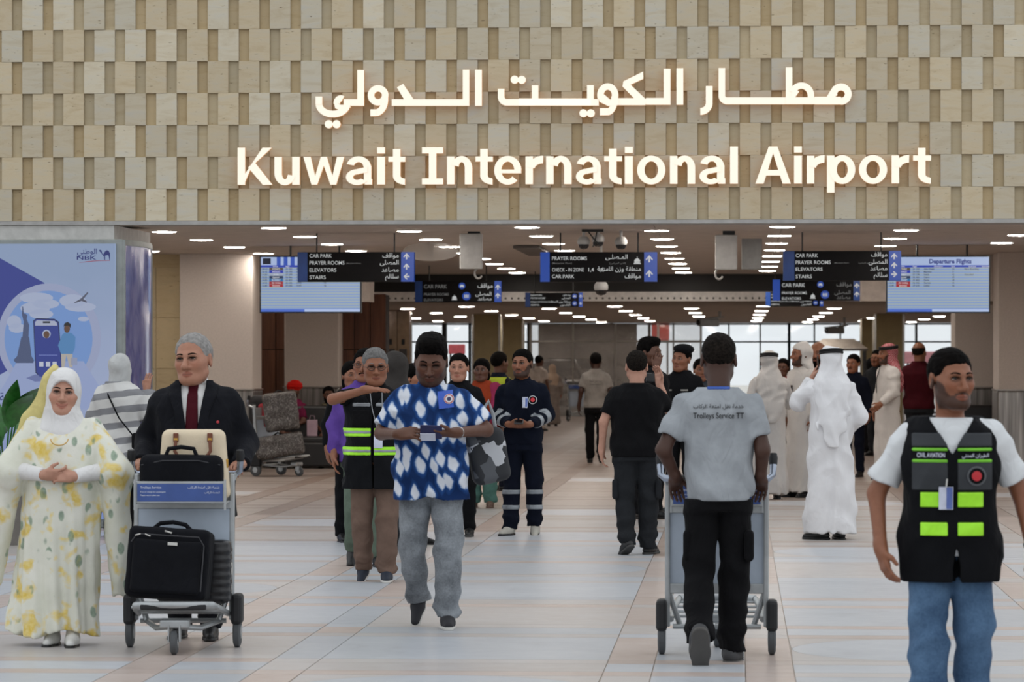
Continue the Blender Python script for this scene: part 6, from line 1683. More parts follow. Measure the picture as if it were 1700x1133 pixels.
MB().lathe((.155, -.262, 1.25), [(.0001, -.003), (.008, -.002), (.009, .004)], 'Y', 10).obj('lapel_pin', mat('pin_red', '#b0303a', .3), p.root)

# ------------------------------------------------------------------ 9: man in the blue leaf shirt
p = Person('man in a blue and white leaf-print shirt looking down at a passport', (716, 1043), 1.745, 0, 'dark', g=1.08, gd=1.15, belly=.045, sw=.012, lean=.02, q=.85, pitch=20, roll=2, hs=1.19, head=dict(fat=.007, stubble=.55, lid=.16),
           pose=dict(aE=(-.30, -.03, 1.17), aW=(-.165, -.32, 1.17), aH=(1, -.3, .08), aN=(.1, .75, -.6), aC=.55, bE=(.335, -.03, 1.19), bW=(.17, -.31, 1.18), bH=(-1, -.25, -.05), bN=(-.1, .3, .95), bC=.45,
                     aK=(-.115, .02, .5), aA=(-.1, .22, .19), aT=48, aF=(-.1, -1, 0), bK=(.11, -.06, .5), bA=(.1, -.04, .085), bF=(.15, -1, 0)))
p.body(); p.hair('quiff', .007); p.face_hair(None)
p.top('shirt', m_leaf(), frac=.86, hem=.80, ease=.03, sl=(.068, .084, .088), folds=.010, seed=4, flare=.01, waist=.02, hipw=.012, nk=1.465, hemf=lambda Q: -.04 * np.sin(np.clip(np.abs(Q[:, 0]) * 9, 0, 1.57)))
collar(p, m_leaf(), None)
p.patch('button_placket', p.ftop, lambda Q: np.maximum(np.abs(Q[:, 0] - .01) - .016, np.maximum(Q[:, 1], Q[:, 2] - 1.44)), .004, _MC.get('x') or p.root.children[-1].data.materials[0], (-.02, -.35, .78), (.04, 0, 1.47), .006)
p.trousers(m_denim('washed_grey_denim', '#565a5f', '#9aa0a6'), r=(.1, .086, .072), folds=.009); p.shoes(mat('dark_knit_shoe', '#232328', .8), S_WHT)
wristwatch(p, 'b')
b = MB().box((0, 0, 0), (.13, .012, .09), Matrix.Rotation(.55, 3, 'X') @ Matrix.Rotation(.05, 3, 'Y'), .003); o = thing('passport', 'dark blue passport held open by the man in the leaf shirt', 'passport', (0, 0, 0)); PASS = (p, o)
def attach_at(s, v): 
    M_ = Matrix.Translation(s.root.location) @ Matrix.Rotation(s.root.rotation_euler.z, 4, 'Z') @ Matrix.Scale(s.root.scale.x, 4)
    return M_ @ Vector(s.unwarp(v))
o.location = attach_at(p, (.03, -.36, 1.185)); b.obj('cover', mat('passport_blue', '#1d1f4c', .5), o)
MB().box((-.02, .004, -.03), (.09, .01, .05), Matrix.Rotation(.55, 3, 'X'), .002).obj('page', mat('passport_page', '#b9bccb', .6), o)
o = p.decal('sticker', rect_mesh(.088, .105), p.ftop, .098, 1.375, mat('blue_sticker', '#2a55b8', .5), rot=.12, off=.008)
p.decal('sticker_emblem', disc_mesh(.03), p.ftop, .118, 1.378, mat('emblem_white', '#d5cfcf', .5), off=.011, parent=o); p.decal('sticker_ring', disc_mesh(.027, r0=.022), p.ftop, .118, 1.378, mat('emblem_red', '#b03a48', .5), off=.0125, parent=o); p.decal('sticker_star', disc_mesh(.012), p.ftop, .118, 1.378, mat('emblem_navy', '#23305e', .5), off=.0125, parent=o)
bg = thing('shoulder_bag', 'grey and white patterned bag hanging at the leaf-shirt man\'s side', 'bag', attach_at(p, (.335, .1, .86)), .25)
def m_bag():
    t = NT('geometric_bag_print'); v = t.coord('Object', (1, .2, 1), (0, .5, 0)); vo = t.n('ShaderNodeTexVoronoi'); vo.distance = 'CHEBYCHEV'; vo.inputs['Scale'].default_value = 11; vo.inputs['Randomness'].default_value = .6; t.l(v, vo.inputs['Vector'])
    sp = t.n('ShaderNodeSeparateColor'); t.l(vo.outputs['Color'], sp.inputs[0]); t.base(t.ramp(sp.outputs[0], [(.3, srgb('#2b2d31')), (.5, srgb('#55585d')), (.75, srgb('#b9bcc1'))], 'CONSTANT')); return t.set(.8)
sdf_obj('bag_body', lambda P: rbox(P, (0, 0, .17), (.115, .07, .165), .05, rotm(0, 0, -12)) + wob(P, 4, 24, .006), (-.2, -.13, -.05), (.2, .13, .38), .01, m_bag(), bg)
MB().tube([(-.06, 0, .3), (-.05, 0, .42), (0, -.02, .5), (.03, 0, .42), (.05, 0, .3)], .012, 8).obj('strap', mat('bag_strap_grey', '#9a9da0', .7), bg)

# ------------------------------------------------------------------ 4: pointing man in the safety vest
p = Person('grey-haired man with glasses and black safety vest, pointing with one arm', (623, 966), 1.685, 0, 'brown', g=1.12, gd=1.15, belly=.05, q=1.0, yaw=10, pitch=4, hs=1.17, head=dict(fat=.004, lid=.5),
           pose=dict(aS=(-.18, -.02, 1.40), aE=(-.30, -.2, 1.37), aW=(-.03, -.36, 1.445), aH=(1, -.15, .0), aN=(0, .2, -1), aC=.16, bE=(.25, .03, 1.13), bW=(.25, -.05, .88), aK=(-.1, .0, .5), aA=(-.1, .12, .14), aT=35, bA=(.09, -.04, .085), bK=(.095, -.05, .5)))
p.body(); p.hair('short', .006, HAIR_GREY); p.face_hair(None, HAIR_GREY); glasses(p)
p.top('shirt', F_BLACK, frac=.5, hem=.9, ease=.008, folds=.004, nk=1.47)
collar(p, F_BLACK, None)
p.top('safety_vest', fabric('black_vest_mesh', '#17181b', .8), frac=0, hem=.70, ease=.032, hipw=.02, folds=.007, seed=6, waist=.02, flare=.012, nk=1.44, cut=lambda Q: np.where(Q[:, 1] < -.02, .006 + .07 * np.clip((Q[:, 2] - 1.3) / .12, 0, 1) - np.abs(Q[:, 0]), -.5).astype(f32))
fv = p.ftop
for z in (1.125, .985):
    for x0, x1 in ((-.3, -.012), (.012, .3)):
        o = band_patch(p, 'lime_stripe', fv, z - .032, z + .032, M_LIME, .006, (x0, x1), (-9, .06)); band_patch(p, 'silver_stripe', fv, z - .012, z + .012, M_SILV, .009, (x0, x1), (-9, .06), parent=o)
for x0, x1 in ((-.16, -.02), (.02, .16)):
    band_patch(p, 'name_band', fv, 1.315, 1.345, M_SILV, .006, (x0, x1), (-9, 0)); band_patch(p, 'chest_pocket', fv, 1.17, 1.29, F_BLACK, .01, (x0, x1), (-9, 0))
o = p.decal('id_card', rect_mesh(.065, .105), fv, .045, 1.06, M_CARD, off=.014); MB().tube([p.unwarp((-.02, -.19, 1.42)), (.0, -.225, 1.3), (.045, -.23, 1.12)], .004, 6).obj('lanyard', mat('lanyard_grey', '#8c8f93', .6), o); MB().tube([p.unwarp((.07, -.19, 1.42)), (.075, -.225, 1.3), (.045, -.23, 1.12)], .004, 6).obj('lanyard', mat('lanyard_grey', '#8c8f93', .6), o)
p.kw = dict(hem=.70); p.trousers(F_TAUPE, r=(.098, .084, .074), folds=.008); p.shoes(mat('navy_shoe', '#1b2433', .7), S_WHT)

# ------------------------------------------------------------------ 12: man in navy overalls
def stripes_on_legs(s, zs, m, hw=.022):
    for k in 'ab':
        for z in zs:
            c = s.p[k + 'K'] + (s.p[k + 'A'] - s.p[k + 'K']) * ((s.p[k + 'K'][2] - z) / max(s.p[k + 'K'][2] - s.p[k + 'A'][2], .05))
            band_patch(s, 'reflective_band', s.ftr, z - hw, z + hw, m, .005, (c[0] - .09, c[0] + .09) if (c[0] < 0) == (k == 'a') else (-9, 9), h=.008)
p = Person('bearded man in navy overalls with silver bands, holding a small dark phone', (867, 889), 1.69, -4, 'brown', g=1.0, sw=-.015, q=1.1, yaw=-14, hs=1.13, head=dict(gaze=-.003, lid=.7, stubble=.85),
           pose=dict(aE=(-.235, .0, 1.13), aW=(-.09, -.25, 1.05), aH=(1, -.35, -.1), aN=(0, .5, .8), aC=.5, bE=(.25, .0, 1.13), bW=(.1, -.25, 1.05), bH=(-1, -.3, -.1), bN=(0, .5, .8), bC=.5, aA=(-.115, -.03, .085), aF=(-.35, -1, 0), bA=(.11, .1, .11), bT=22, bF=(.1, -1, 0), bK=(.11, .02, .5)))
p.body(); p.hair('short', .008); p.face_hair('short')
p.top('overall_top', F_NAVY, frac=1.93, hem=.86, ease=.02, sl=(.06, .062, .05), folds=.007, waist=.01, nk=1.465); collar(p, F_NAVY, None)
for k in 'ab':
    E, Wr = p.p[k + 'E'], p.p[k + 'W']; ax = _n(Wr - E).astype(f32)
    for t0, t1 in ((.1, .3), (.45, .62)):
        L_ = float(np.linalg.norm(Wr - E)); reg = lambda Q, E=E, ax=ax, a=t0 * L_, b=t1 * L_: np.maximum(np.maximum(a - (Q - V3(E)) @ ax, (Q - V3(E)) @ ax - b), np.linalg.norm(Q - V3(E) - ((Q - V3(E)) @ ax)[:, None] * ax, axis=1) - .085)
        p.patch('reflective_band', p.ftop, reg, .005, M_SILV, np.minimum(E, Wr) - .11, np.maximum(E, Wr) + .11, .008)
p.trousers(F_NAVY, r=(.098, .085, .076), folds=.008); stripes_on_legs(p, (.41, .265), M_SILV); p.shoes(mat('pale_sneaker', '#aeaaa0', .7), S_BLK)
o = p.decal('chest_emblem', disc_mesh(.04), p.ftop, .115, 1.28, mat('emblem_grey', '#b5b7ba', .5)); p.decal('emblem_black', disc_mesh(.033), p.ftop, .115, 1.28, F_BLACK, off=.0055, parent=o); p.decal('emblem_red', disc_mesh(.02), p.ftop, .115, 1.28, mat('emblem_bright_red', '#c02530', .5), off=.007, parent=o)
o = p.decal('id_card', rect_mesh(.05, .1), p.ftop, .045, 1.255, M_CARD, off=.01); p.decal('card_print', rect_mesh(.02, .08), p.ftop, .058, 1.255, M_CARDB, off=.012, parent=o)
wristwatch(p, 'b', mat('watch_pale', '#c9c8c4', .3, .5))
o = thing('mobile_phone', 'dark phone in the hands of the man in navy overalls', 'phone', attach_at(p, (.012, -.345, 1.075)), .0); MB().box((0, 0, 0), (.085, .07, .016), Matrix.Rotation(.5, 3, 'X'), .006).obj('phone_body', M_CAMD, o)

# ------------------------------------------------------------------ 15: black polo, seen from behind
p = Person('man seen from behind in a black polo shirt and dark cargo trousers, arm raised', (1057, 921), 1.675, 184, 'light', g=1.12, gd=1.2, sw=-.01, q=1.0, yaw=0, hs=1.14, head=dict(eyes=False, fat=.006),
           pose=dict(bE=(.285, .03, 1.14), bW=(.30, -.02, .9), bC=.5, aE=(-.31, -.16, 1.2), aW=(-.21, -.27, 1.46), aH=(.1, -.15, 1), aN=(.6, .6, 0), aC=.4, aK=(-.1, -.02, .5), aA=(-.1, -.02, .085), aF=(-.5, -1, 0), bA=(.09, .1, .12), bT=28, bF=(.5, -1, 0), bK=(.1, .0, .5)))
p.body(); p.hair('short', .004, HAIR_SHORT); p.top('polo_shirt', F_BLACK, frac=.72, hem=.84, ease=.026, sl=(.066, .072, .066), folds=.007, waist=.02, hipw=.015, nk=1.475)
p.trousers(F_BLACK2, r=(.105, .092, .078), folds=.009); p.shoes(S_BLK, S_DRK)
for k in 'ab':
    sx = -1 if k == 'a' else 1; sdf_obj('cargo_pocket', lambda P, sx=sx: rbox(P, (sx * .185, .01, .56), (.025, .075, .085), .02), (-.24, -.1, .44), (.24, .12, .68), .011, F_BLACK2, p.root)
o = thing('mobile_phone', 'dark phone held up by the man in the black polo', 'phone', attach_at(p, (-.17, -.33, 1.52)), math.radians(184)); MB().box((0, 0, 0), (.15, .012, .075), None, .006).obj('phone_body', M_CAMD, o)
# ------------------------------------------------------------------ 18: trolley pusher in the grey shirt
p = Person('man seen from behind in a grey shirt with black lettering, pushing the empty trolley', (1193, 1098), 1.745, 180, 'deep', g=.94, gd=1.0, sw=-.012, lean=.16, q=.85, pitch=10, hs=1.15, head=dict(eyes=False),
           pose=dict(aE=(-.235, .05, 1.13), aW=(-.225, -.02, .98), aH=(0, -.7, -.6), aN=(.3, .3, -1), aC=.7, bE=(.295, .06, 1.13), bW=(.23, -.03, .98), bH=(0, -.7, -.6), bN=(-.3, .3, -1), bC=.7,
                     aK=(-.085, -.04, .5), aA=(-.07, -.02, .085), aF=(-.1, -1, 0), bK=(.1, .02, .48), bA=(.1, .27, .17), bT=62, bF=(.05, -1, 0)))
p.body(); p.hair('short', .004, HAIR_SHORT)
p.top('shirt', F_GREYT, frac=.72, hem=.86, ease=.02, sl=(.06, .068, .068), folds=.010, seed=11, waist=.012, hipw=.008, nk=1.465)
p.decal('lettering', text_mesh('Trolleys Service TT', width=.27, height=.032, align='CENTER', bold=.008), p.ftop, .0, 1.30, mat('black_print', '#202124', .7), front=False, off=.006)
p.decal('lettering', text_mesh(arabic('خدمة نقل امتعة الركاب'), width=.27, align='CENTER', bold=.006), p.ftop, .0, 1.355, mat('black_print', '#202124', .7), front=False, off=.006)
p.patch('lanyard', lambda P, s=p: np.minimum(s.f_head(P), s.ftop(P)), lambda Q: np.maximum(np.maximum(np.abs(Q[:, 2] - 1.462) - .008, np.abs(Q[:, 0]) - .062), -Q[:, 1]), .004, mat('blue_lanyard', '#2f55a8', .6), (-.14, -.2, 1.41), (.14, .2, 1.51), .006)
p.trousers(F_BLACK, r=(.1, .086, .074), folds=.008); p.shoes(mat('grey_trainer', '#3d3e40', .7), mat('grey_rubber_sole', '#4d4b49', .75), 1.22)
for sx in (-1, 1): sdf_obj('cargo_pocket', lambda P, sx=sx: rbox(P, (sx * .163, .02, .62), (.026, .062, .085), .024), (-.24, -.1, .46), (.24, .14, .72), .011, F_BLACK, p.root)

# ------------------------------------------------------------------ 23: man in white robe on the phone
p = Person('man in a bright white robe and white headscarf seen from behind, phone to his ear', (1379, 896), 1.715, 186, 'light', g=1.02, q=1.0, yaw=14, hs=1.1, head=dict(eyes=False),
           pose=dict(bE=(.295, -.1, 1.23), bW=(.15, -.12, 1.46), bH=(-.35, .1, 1), bN=(-.9, .3, -.2), bC=.5, aE=(-.27, .0, 1.12), aW=(-.2, -.2, 1.0), aF=(.2, -1, 0), bF=(.9, -.5, 0), aA=(-.09, 0, .085), bA=(.08, .02, .085)))
p.body(); robe(p, 'robe', F_THOBE, THOBE, pleat=.014, folds=.009, seed=3, sl=(.07, .082, .062)); p.shoes(S_BLK, S_BLK); ghutra(p, F_THOBE, .84, spread=.15)
o = thing('mobile_phone', 'dark phone at the ear of the man in the bright white robe', 'phone', attach_at(p, (.105, -.1, 1.6)), math.radians(186)); MB().box((0, 0, 0), (.012, .07, .13), Matrix.Rotation(.5, 3, 'X'), .005).obj('phone_body', M_CAMD, o)
# ------------------------------------------------------------------ 20, 21: robed pair behind
F_THOBE2 = fabric('cream_robe_cloth', '#c6c3c0', .75, .02, bs=.15)
p = Person('man in a cream robe seen from behind, headscarf hanging down his back', (1277, 829), 1.69, 196, 'tan', g=1.08, q=1.5, yaw=-12, head=dict(eyes=False), pose=dict(aE=(-.27, -.08, 1.14), aW=(-.14, -.27, 1.16), aH=(1, -.4, 0), aN=(0, .5, -.8)))
p.body(); robe(p, 'robe', F_THOBE2, THOBE, folds=.008, seed=7, pleat=.012); p.shoes(S_BLK); ghutra(p, F_THOBE2, .9, seed=5)
p = Person('man in a cream robe facing left, looking at the robed man before him', (1331, 826), 1.79, -52, 'brown', g=1.08, q=1.5, yaw=-10, head=dict(nose=1.2, stubble=.85), pose=dict(aA=(-.1, -.06, .085)))
p.body(); p.face_hair('short'); robe(p, 'robe', F_THOBE2, THOBE, folds=.008, seed=9, pleat=.012); p.shoes(S_BLK); ghutra(p, F_THOBE2, 1.05, agal=False, seed=8, open_=-.02)
o = p.decal('tassel', rect_mesh(.03, .1), p.ftop, .0, 1.22, F_BLACK, off=.01)
# 22: bald man in black behind them
p = Person('bald man in black clothes behind the robed men', (1358, 822), 1.80, -20, 'brown', q=1.7); p.body(); p.face_hair('full'); p.top('jacket', F_BLACK, frac=1.95, hem=.8, ease=.02); p.trousers(F_BLACK); p.shoes(S_BLK)
# 24, 25, 26: dark figures between the robes
p = Person('man in a dark suit half hidden behind the bright white robe', (1417, 792), 1.66, -25, 'brown', q=1.8); p.body(); p.hair(); p.face_hair('moustache'); p.top('jacket', F_NAVY, frac=1.95, hem=.75, ease=.02); p.trousers(F_NAVY); p.shoes(S_BLK)
p = Person('person in a long dark gown and dark headscarf beside the red-checked scarf', (1447, 752), 1.60, 170, 'tan', q=2.0, head=dict(eyes=False)); p.body(); robe(p, 'gown', F_BLACK, THOBE); p.shoes(S_BLK); hijab(p, F_BLACK, 1.3)
p = Person('dark-haired man peering out left of the red-checked scarf', (1456, 757), 1.74, -30, 'brown', q=2.0); p.body(); p.hair(); p.face_hair('moustache'); p.top('shirt', F_BLACK2, frac=1.9); p.trousers(F_BLACK2); p.shoes(S_BLK)
# 27: red checked scarf
p = Person('man in a white robe with red-checked headscarf, facing left', (1474, 797), 1.80, -62, 'brown', q=1.5, head=dict(nose=1.2, stubble=.85), pose=dict(bE=(.23, -.04, 1.14), bW=(.2, -.22, .98), bH=(0, -.8, -.6)))
p.body(); p.face_hair('short'); robe(p, 'robe', F_THOBE2, THOBE, seed=12, folds=.008); p.shoes(S_BLK)
def m_check():
    t = NT('red_checked_cotton'); v = t.coord('Object', (55, 55, 55)); ck = t.n('ShaderNodeTexChecker'); ck.inputs['Scale'].default_value = 1.2; t.l(v, ck.inputs[0])
    ck.inputs[1].default_value = srgb('#9c3b46'); ck.inputs[2].default_value = srgb('#c08d90'); t.base(ck.outputs[0]); return t.set(.85, 0, .1)
ghutra(p, m_check(), 1.12, seed=3, open_=-.02)
MB().tube([p.unwarp((-.05, -.085, 1.46)), p.unwarp((-.03, -.15, 1.3)), p.unwarp((-.01, -.16, 1.12))], .005, 6).obj('lanyard', F_BLACK, p.root)
# 28: maroon shirt
p = Person('man seen from behind in a maroon short-sleeved shirt', (1526, 786), 1.83, 172, 'brown', g=1.12, gd=1.1, q=1.4, yaw=-15, head=dict(eyes=False), pose=dict(aE=(-.26, .03, 1.13), aW=(-.27, -.06, .88), bE=(.27, .05, 1.13), bW=(.3, -.04, .9)))
p.body(); p.hair('bald', .004, HAIR_SHORT); p.top('shirt', fabric('maroon_cotton', '#3f1219', .85), frac=.8, hem=.86, ease=.024, sl=(.066, .074, .07)); p.trousers(F_BLACK2); p.shoes(S_BLK)

# ------------------------------------------------------------------ 29: man in the civil aviation vest
VY = 15.2
p = Person('bearded man in front right wearing a black civil aviation vest over a white T-shirt', None, 1.655, 0, 'brown', loc=Vector((at_y(1578, 900, VY).x, VY, 0)), g=1.02, gd=1.1, sw=.012, q=.75, yaw=27, pitch=2, hs=1.14, head=dict(gaze=.003, stubble=.8, lid=.6),
           pose=dict(aE=(-.325, .03, 1.11), aW=(-.31, -.08, .87), aH=(.25, -.25, -1), aN=(.8, .3, .1), aC=.4, bE=(.31, .05, 1.12), bW=(.36, -.02, .86), bH=(.1, -.25, -1), bN=(-.9, .3, 0), bC=.4, aK=(-.1, -.04, .5), bK=(.1, .02, .5), bA=(.1, .12, .1), aA=(-.1, -.06, .085)))
p.body(); p.hair('short', .004); p.face_hair('short')
p.top('t_shirt', fabric('white_tee_cotton', '#d6dadd', .9, .02), frac=.80, hem=.84, ease=.012, sl=(.064, .078, .078), folds=.007, nk=1.448); fts = p.ftop
def vneck(Q): return np.where(Q[:, 1] < 0, -.01 + .105 * np.clip((Q[:, 2] - 1.27) / .17, 0, 1) - np.abs(Q[:, 0]), .068 - np.sqrt(Q[:, 0] ** 2 + (Q[:, 1] - .02) ** 2) - (1.47 - Q[:, 2])).astype(f32)
def vfront(Q): return np.where((Q[:, 1] < -.05) & (Q[:, 2] < .93), -.004 + .022 * np.clip((.91 - Q[:, 2]) / .12, 0, 1) - np.abs(Q[:, 0] - .02), -.5).astype(f32)
p.top('vest', fabric('black_vest_canvas', '#141518', .85), frac=0, hem=.725, ease=.036, hipw=.016, folds=.006, seed=8, waist=.02, nk=1.455, cut=lambda Q: np.maximum(vneck(Q), vfront(Q))); fv = p.ftop
for s_ in (-1, 1):
    xr = (-.175, -.022) if s_ < 0 else (.022, .175)
    band_patch(p, 'chest_panel', fv, 1.132, 1.257, mat('grey_mesh', '#2e3237', .8), .004, xr, (-9, .0)); band_patch(p, 'shoulder_panel', fv, 1.322, 1.382, mat('grey_mesh', '#2e3237', .8), .004, xr, (-9, .0))
    for z in (1.310, 1.260): band_patch(p, 'lime_piping', fv, z - .007, z + .007, mat('green_piping', '#6fbf2c', .6), .006, xr, (-9, .0))
    for z0, z1 in ((1.057, 1.122), (.932, .99)): band_patch(p, 'lime_stripe', fv, z0, z1, M_LIME, .007, (xr[0] + (.035 if s_ < 0 else 0), xr[1] - (.04 if s_ > 0 else 0)), (-9, .0))
p.decal('lettering', text_mesh('CIVIL AVIATION', width=.12, height=.02, align='CENTER', bold=.01), fv, -.095, 1.276, mat('white_print', '#cfd6e6', .5), off=.009)
p.decal('lettering', text_mesh(arabic('الطيران المدني'), width=.12, align='CENTER', bold=.008), fv, .1, 1.277, mat('white_print', '#cfd6e6', .5), off=.009)
o = p.decal('chest_emblem', disc_mesh(.043), fv, .105, 1.194, mat('emblem_dark_grey', '#55595e', .6), off=.008); p.decal('emblem_ring', disc_mesh(.035), fv, .105, 1.194, F_BLACK, off=.0095, parent=o); p.decal('emblem_red', disc_mesh(.022), fv, .105, 1.194, mat('emblem_bright_red', '#c02530', .5), off=.011, parent=o)
o = p.decal('id_card', rect_mesh(.062, .1), fv, -.03, 1.097, M_CARD, off=.016); p.decal('card_print', rect_mesh(.026, .095), fv, -.015, 1.097, M_CARDB, off=.018, parent=o); MB().tube([(-.03, -.195, 1.147), (-.026, -.19, 1.182)], .004, 6).obj('card_clip', M_ZIP, o)
p.kw = dict(hem=.725); p.trousers(m_denim('blue_denim', '#2f4765', '#5a7898'), r=(.098, .09, .08), folds=.009); p.shoes(S_BLK); wristwatch(p, 'b', M_RUB)

# ------------------------------------------------------------------ people behind, left of centre
p = Person('man in a purple shirt behind the pointing man', (606, 941), 1.685, 6, 'brown', g=1.1, q=1.4, yaw=-12, pose=dict(aE=(-.245, .03, 1.13), aW=(-.25, -.02, .9), aA=(-.1, .16, .15), aT=30))
p.body(); p.hair('short', .006); p.face_hair('moustache'); glasses(p); p.top('shirt', fabric('purple_cotton', '#5c4390', .8), frac=1.95, hem=.84, ease=.022, sl=(.066, .066, .05), folds=.008); p.trousers(fabric('sage_trousers', '#5f6d60', .85)); p.shoes(S_BLK)
p = Person('person in a dark grey headscarf between the pointing man and the leaf shirt', (657, 912), 1.66, 150, 'tan', q=1.7, head=dict(eyes=False)); p.body(); robe(p, 'gown', F_BLACK2, THOBE); p.shoes(S_BLK); hijab(p, fabric('dark_grey_scarf', '#3b3836', .85), 1.3)
p = Person('dark-haired woman in profile just left of the leaf shirt', (688, 905), 1.56, 60, 'tan', q=1.7); p.body(); p.hair('long', .01); p.face_hair(None); p.top('tunic', F_BLACK, frac=1.9, hem=.7, ease=.03); p.trousers(F_BLACK); p.shoes(S_BLK)
p = Person('dark-haired person mostly hidden left of the purple shirt', (584, 900), 1.58, 20, 'brown', q=1.9); p.body(); p.hair('long', .01); p.face_hair(None); p.top('shirt', F_BLACK, frac=1.9, ease=.02); p.trousers(F_BLACK); p.shoes(S_BLK)
p = Person('dark-haired man mostly hidden behind the leaf shirt', (762, 891), 1.65, -5, 'fair', q=1.6, g=1.02); p.body(); p.hair('short', .007); p.face_hair(None); p.top('shirt', F_BLACK, frac=.8, ease=.02); p.trousers(F_BLACK); p.shoes(S_BLK, S_DRK)
p = Person('woman in an orange tunic with a pink shawl and green trousers', (800, 843), 1.60, -8, 'dark', q=1.6, g=1.05); p.body(); p.hair('long', .012); p.face_hair(None); p.top('tunic', fabric('orange_cotton', '#8f3a22', .85), frac=1.6, hem=.62, ease=.03, flare=.03); p.trousers(fabric('teal_trousers', '#4d6f66', .85), r=(.1, .095, .085)); p.shoes(mat('tan_sandal', '#5b463a', .7))
sdf_obj('shawl', lambda P: np.maximum(rc(P * V3(1, .8, 1), (.16, .0, 1.40), (.2, -.06, 1.05), .085, .09), -.0 - P[:, 0]), (0, -.25, .9), (.36, .2, 1.55), .016, fabric('pink_shawl', '#8e2f4e', .85), p.root)
p = Person('person in a yellow safety vest behind the navy overalls', (829, 815), 1.68, 140, 'dark', q=1.9, head=dict(eyes=False)); p.body(); p.hair('short', .012); p.top('shirt', F_NAVY, frac=1.9); p.top('safety_vest', fabric('yellow_hi_vis', '#a8b83a', .8), frac=0, ease=.028, hem=.85, nk=1.44)
band_patch(p, 'silver_stripe', p.ftop, 1.1, 1.15, M_SILV, .006, h=.012); p.trousers(F_NAVY); p.shoes(S_BLK)
# far middle
F_CREAM = fabric('cream_shirt_cotton', '#b7aaa0', .85)
p = Person('far man in a cream shirt left of the booth, farther left', (878, 722), 1.63, 175, 'dark', q=2.4, head=dict(eyes=False)); p.body(); p.hair(); p.top('shirt', F_CREAM, frac=.8); p.trousers(F_BLACK2); p.shoes(S_BLK)
p = Person('far man in a cream shirt beside the striped shawl', (895, 716), 1.66, 150, 'dark', q=2.4, head=dict(eyes=False)); p.body(); p.hair(); p.top('shirt', F_CREAM, frac=.8); p.trousers(F_CREAM); p.shoes(S_BLK)
p = Person('far woman wrapped in a striped beige shawl and grey gown', (917, 708), 1.45, 190, 'tan', q=2.4, head=dict(eyes=False)); p.body(); robe(p, 'gown', fabric('grey_gown', '#7b7069', .85), THOBE); p.shoes(S_BLK); hijab(p, m_stripe('beige_stripes', '#8f7866', '#b29c8a', .08, .5, 0, .9), .85, rx=.24, seed=2)
p = Person('far porter walking away in a grey shirt and black trousers', (989, 769), 1.69, 183, 'deep', q=1.7, head=dict(eyes=False), pose=dict(aK=(-.08, .0, .5), aA=(-.07, .2, .2), aT=50, bA=(.085, -.08, .085), bW=(.27, -.02, .9)))
p.body(); p.hair('short', .007); p.top('shirt', fabric('porter_grey_jersey', '#8b8681', .9), frac=.75, hem=.88, ease=.022, sl=(.064, .07, .066)); p.trousers(F_BLACK); p.shoes(S_BLK, S_DRK)
for s_, z in (('Trolleys Service TT', 1.24), (arabic('خدمة نقل امتعة'), 1.29)): p.decal('lettering', text_mesh(s_, width=.2, align='CENTER'), p.ftop, 0, z, mat('black_print', '#202124', .7), front=False, off=.008)
# officers
p = Person('tall man in black uniform behind the black polo, holding a phone to his face', (1078, 862), 1.80, 42, 'dark', q=1.5, yaw=20, pose=dict(aE=(-.25, -.15, 1.22), aW=(-.09, -.2, 1.48), aH=(.3, -.1, 1), aN=(.5, .5, 0), aC=.5)); p.body(); p.hair('quiff', .012); p.face_hair(None); p.top('uniform', F_BLACK, frac=1.9, ease=.022); p.trousers(F_BLACK); p.shoes(S_BLK)
p = Person('smiling officer in black uniform and black beret', (1131, 850), 1.735, -22, 'brown', q=1.4, yaw=-6, roll=5, g=1.1); p.body(); p.hair('short', .004); p.face_hair(None); p.top('uniform', F_BLACK, frac=1.9, ease=.024, sl=(.068, .068, .052)); collar(p, F_BLACK, None)
sdf_obj('beret', lambda P, s=p: smax(el(s.hq(s.W(P)), (.012, .01, .098), (.094, .112, .05)), .055 - s.hq(s.W(P))[:, 2] - .15 * s.hq(s.W(P))[:, 1], .01), *p._hbox(), .009, F_BLACK, p.root)
for x in (-.09, .09): p.decal('name_tape', rect_mesh(.08, .016), p.ftop, x, 1.29, mat('tape_grey', '#8d8a84', .6), off=.006)
p.trousers(F_BLACK); p.shoes(S_BLK)
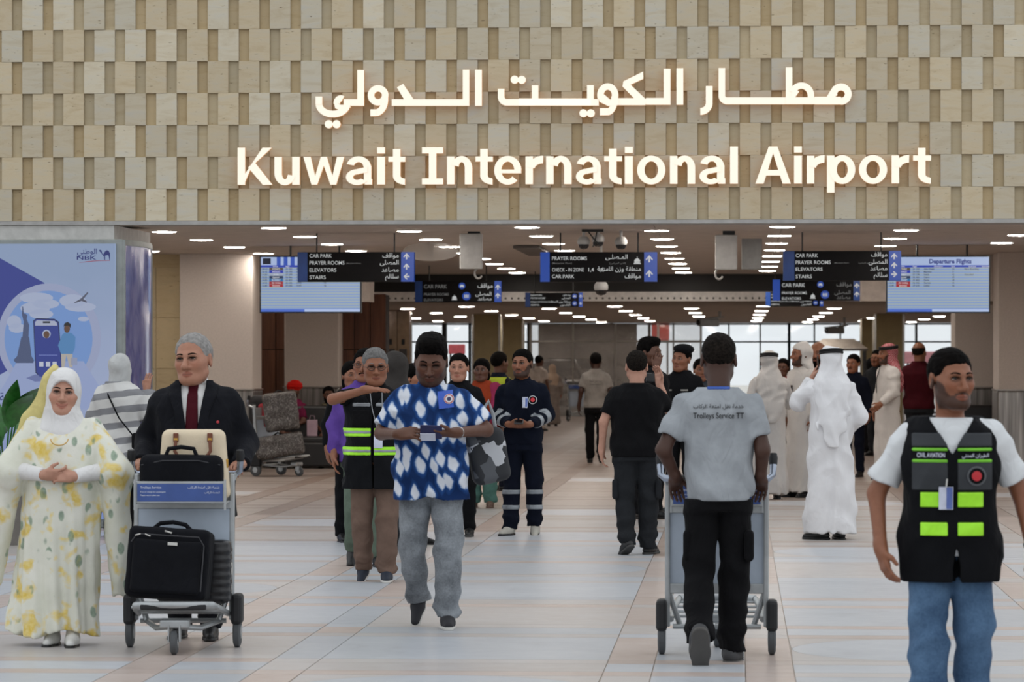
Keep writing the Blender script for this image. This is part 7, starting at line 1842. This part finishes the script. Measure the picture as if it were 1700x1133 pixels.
p = Person('person in dark grey half hidden behind the trolley pusher', (1164, 838), 1.60, 10, 'brown', q=1.8); p.body(); p.hair('short', .01); p.face_hair(None); p.top('shirt', fabric('slate_cotton', '#3e4247', .85), frac=1.9); p.trousers(F_BLACK2); p.shoes(S_BLK)
p = Person('person in a red shirt between the two cream robes', (1300, 789), 1.60, -10, 'dark', q=2.0); p.body(); p.hair('short', .01); p.face_hair(None); p.top('shirt', fabric('red_cotton', '#8a2620', .85), frac=.8); p.trousers(F_BLACK2); p.shoes(S_BLK)
# seated men
SIT = dict(aK=(-.13, -.44, .95), aA=(-.14, -.42, .52), bK=(.13, -.44, .95), bA=(.14, -.42, .52), aE=(-.24, -.08, 1.15), aW=(-.14, -.33, 1.04), bE=(.24, -.08, 1.15), bW=(.14, -.33, 1.04), aH=(.3, -1, -.1), bH=(-.3, -1, -.1), aN=(0, 0, -1), bN=(0, 0, -1))
def seated(label, px, H, rot, skin, shirt, trs, **k):
    x = at_y(px, 700, 53.35).x
    s = Person(label, None, H, rot, skin, loc=Vector((x, 53.38, 0)), z=-.44 * H / 1.75, pose=SIT, q=1.7, **k); s.body(); s.top('shirt', shirt, frac=.8, hem=.84, ease=.02); s.kw = dict(hem=.84); s.trousers(trs, r=(.1, .085, .07)); s.shoes(S_BLK); return s
p = seated('man in a red turban and magenta shirt seated on the black sofa', 488, 1.66, -30, 'dark', fabric('magenta_cotton', '#6d2140', .85), fabric('olive_trousers', '#4a4a2c', .85))
p.face_hair('full'); sdf_obj('turban', lambda P, s=p: np.maximum(el(s.hq(s.W(P)), (0, .02, .075), (.105, .125, .085)) + .004 * np.sin(s.hq(s.W(P))[:, 2] * 150 + 18 * s.hq(s.W(P))[:, 0]).astype(f32), .012 - s.hq(s.W(P))[:, 2] - .35 * s.hq(s.W(P))[:, 1] * -1), *p._hbox(), .009, fabric('red_turban', '#c01d16', .8), p.root)
p = seated('dark-haired man in an olive camouflage shirt seated on the black sofa', 545, 1.58, 10, 'dark', m_stripe('camouflage_cotton', '#6d6550', '#4f4a3a', .06, .5, 2, .7), F_BLACK2)
p.hair('short', .012); p.face_hair('full')
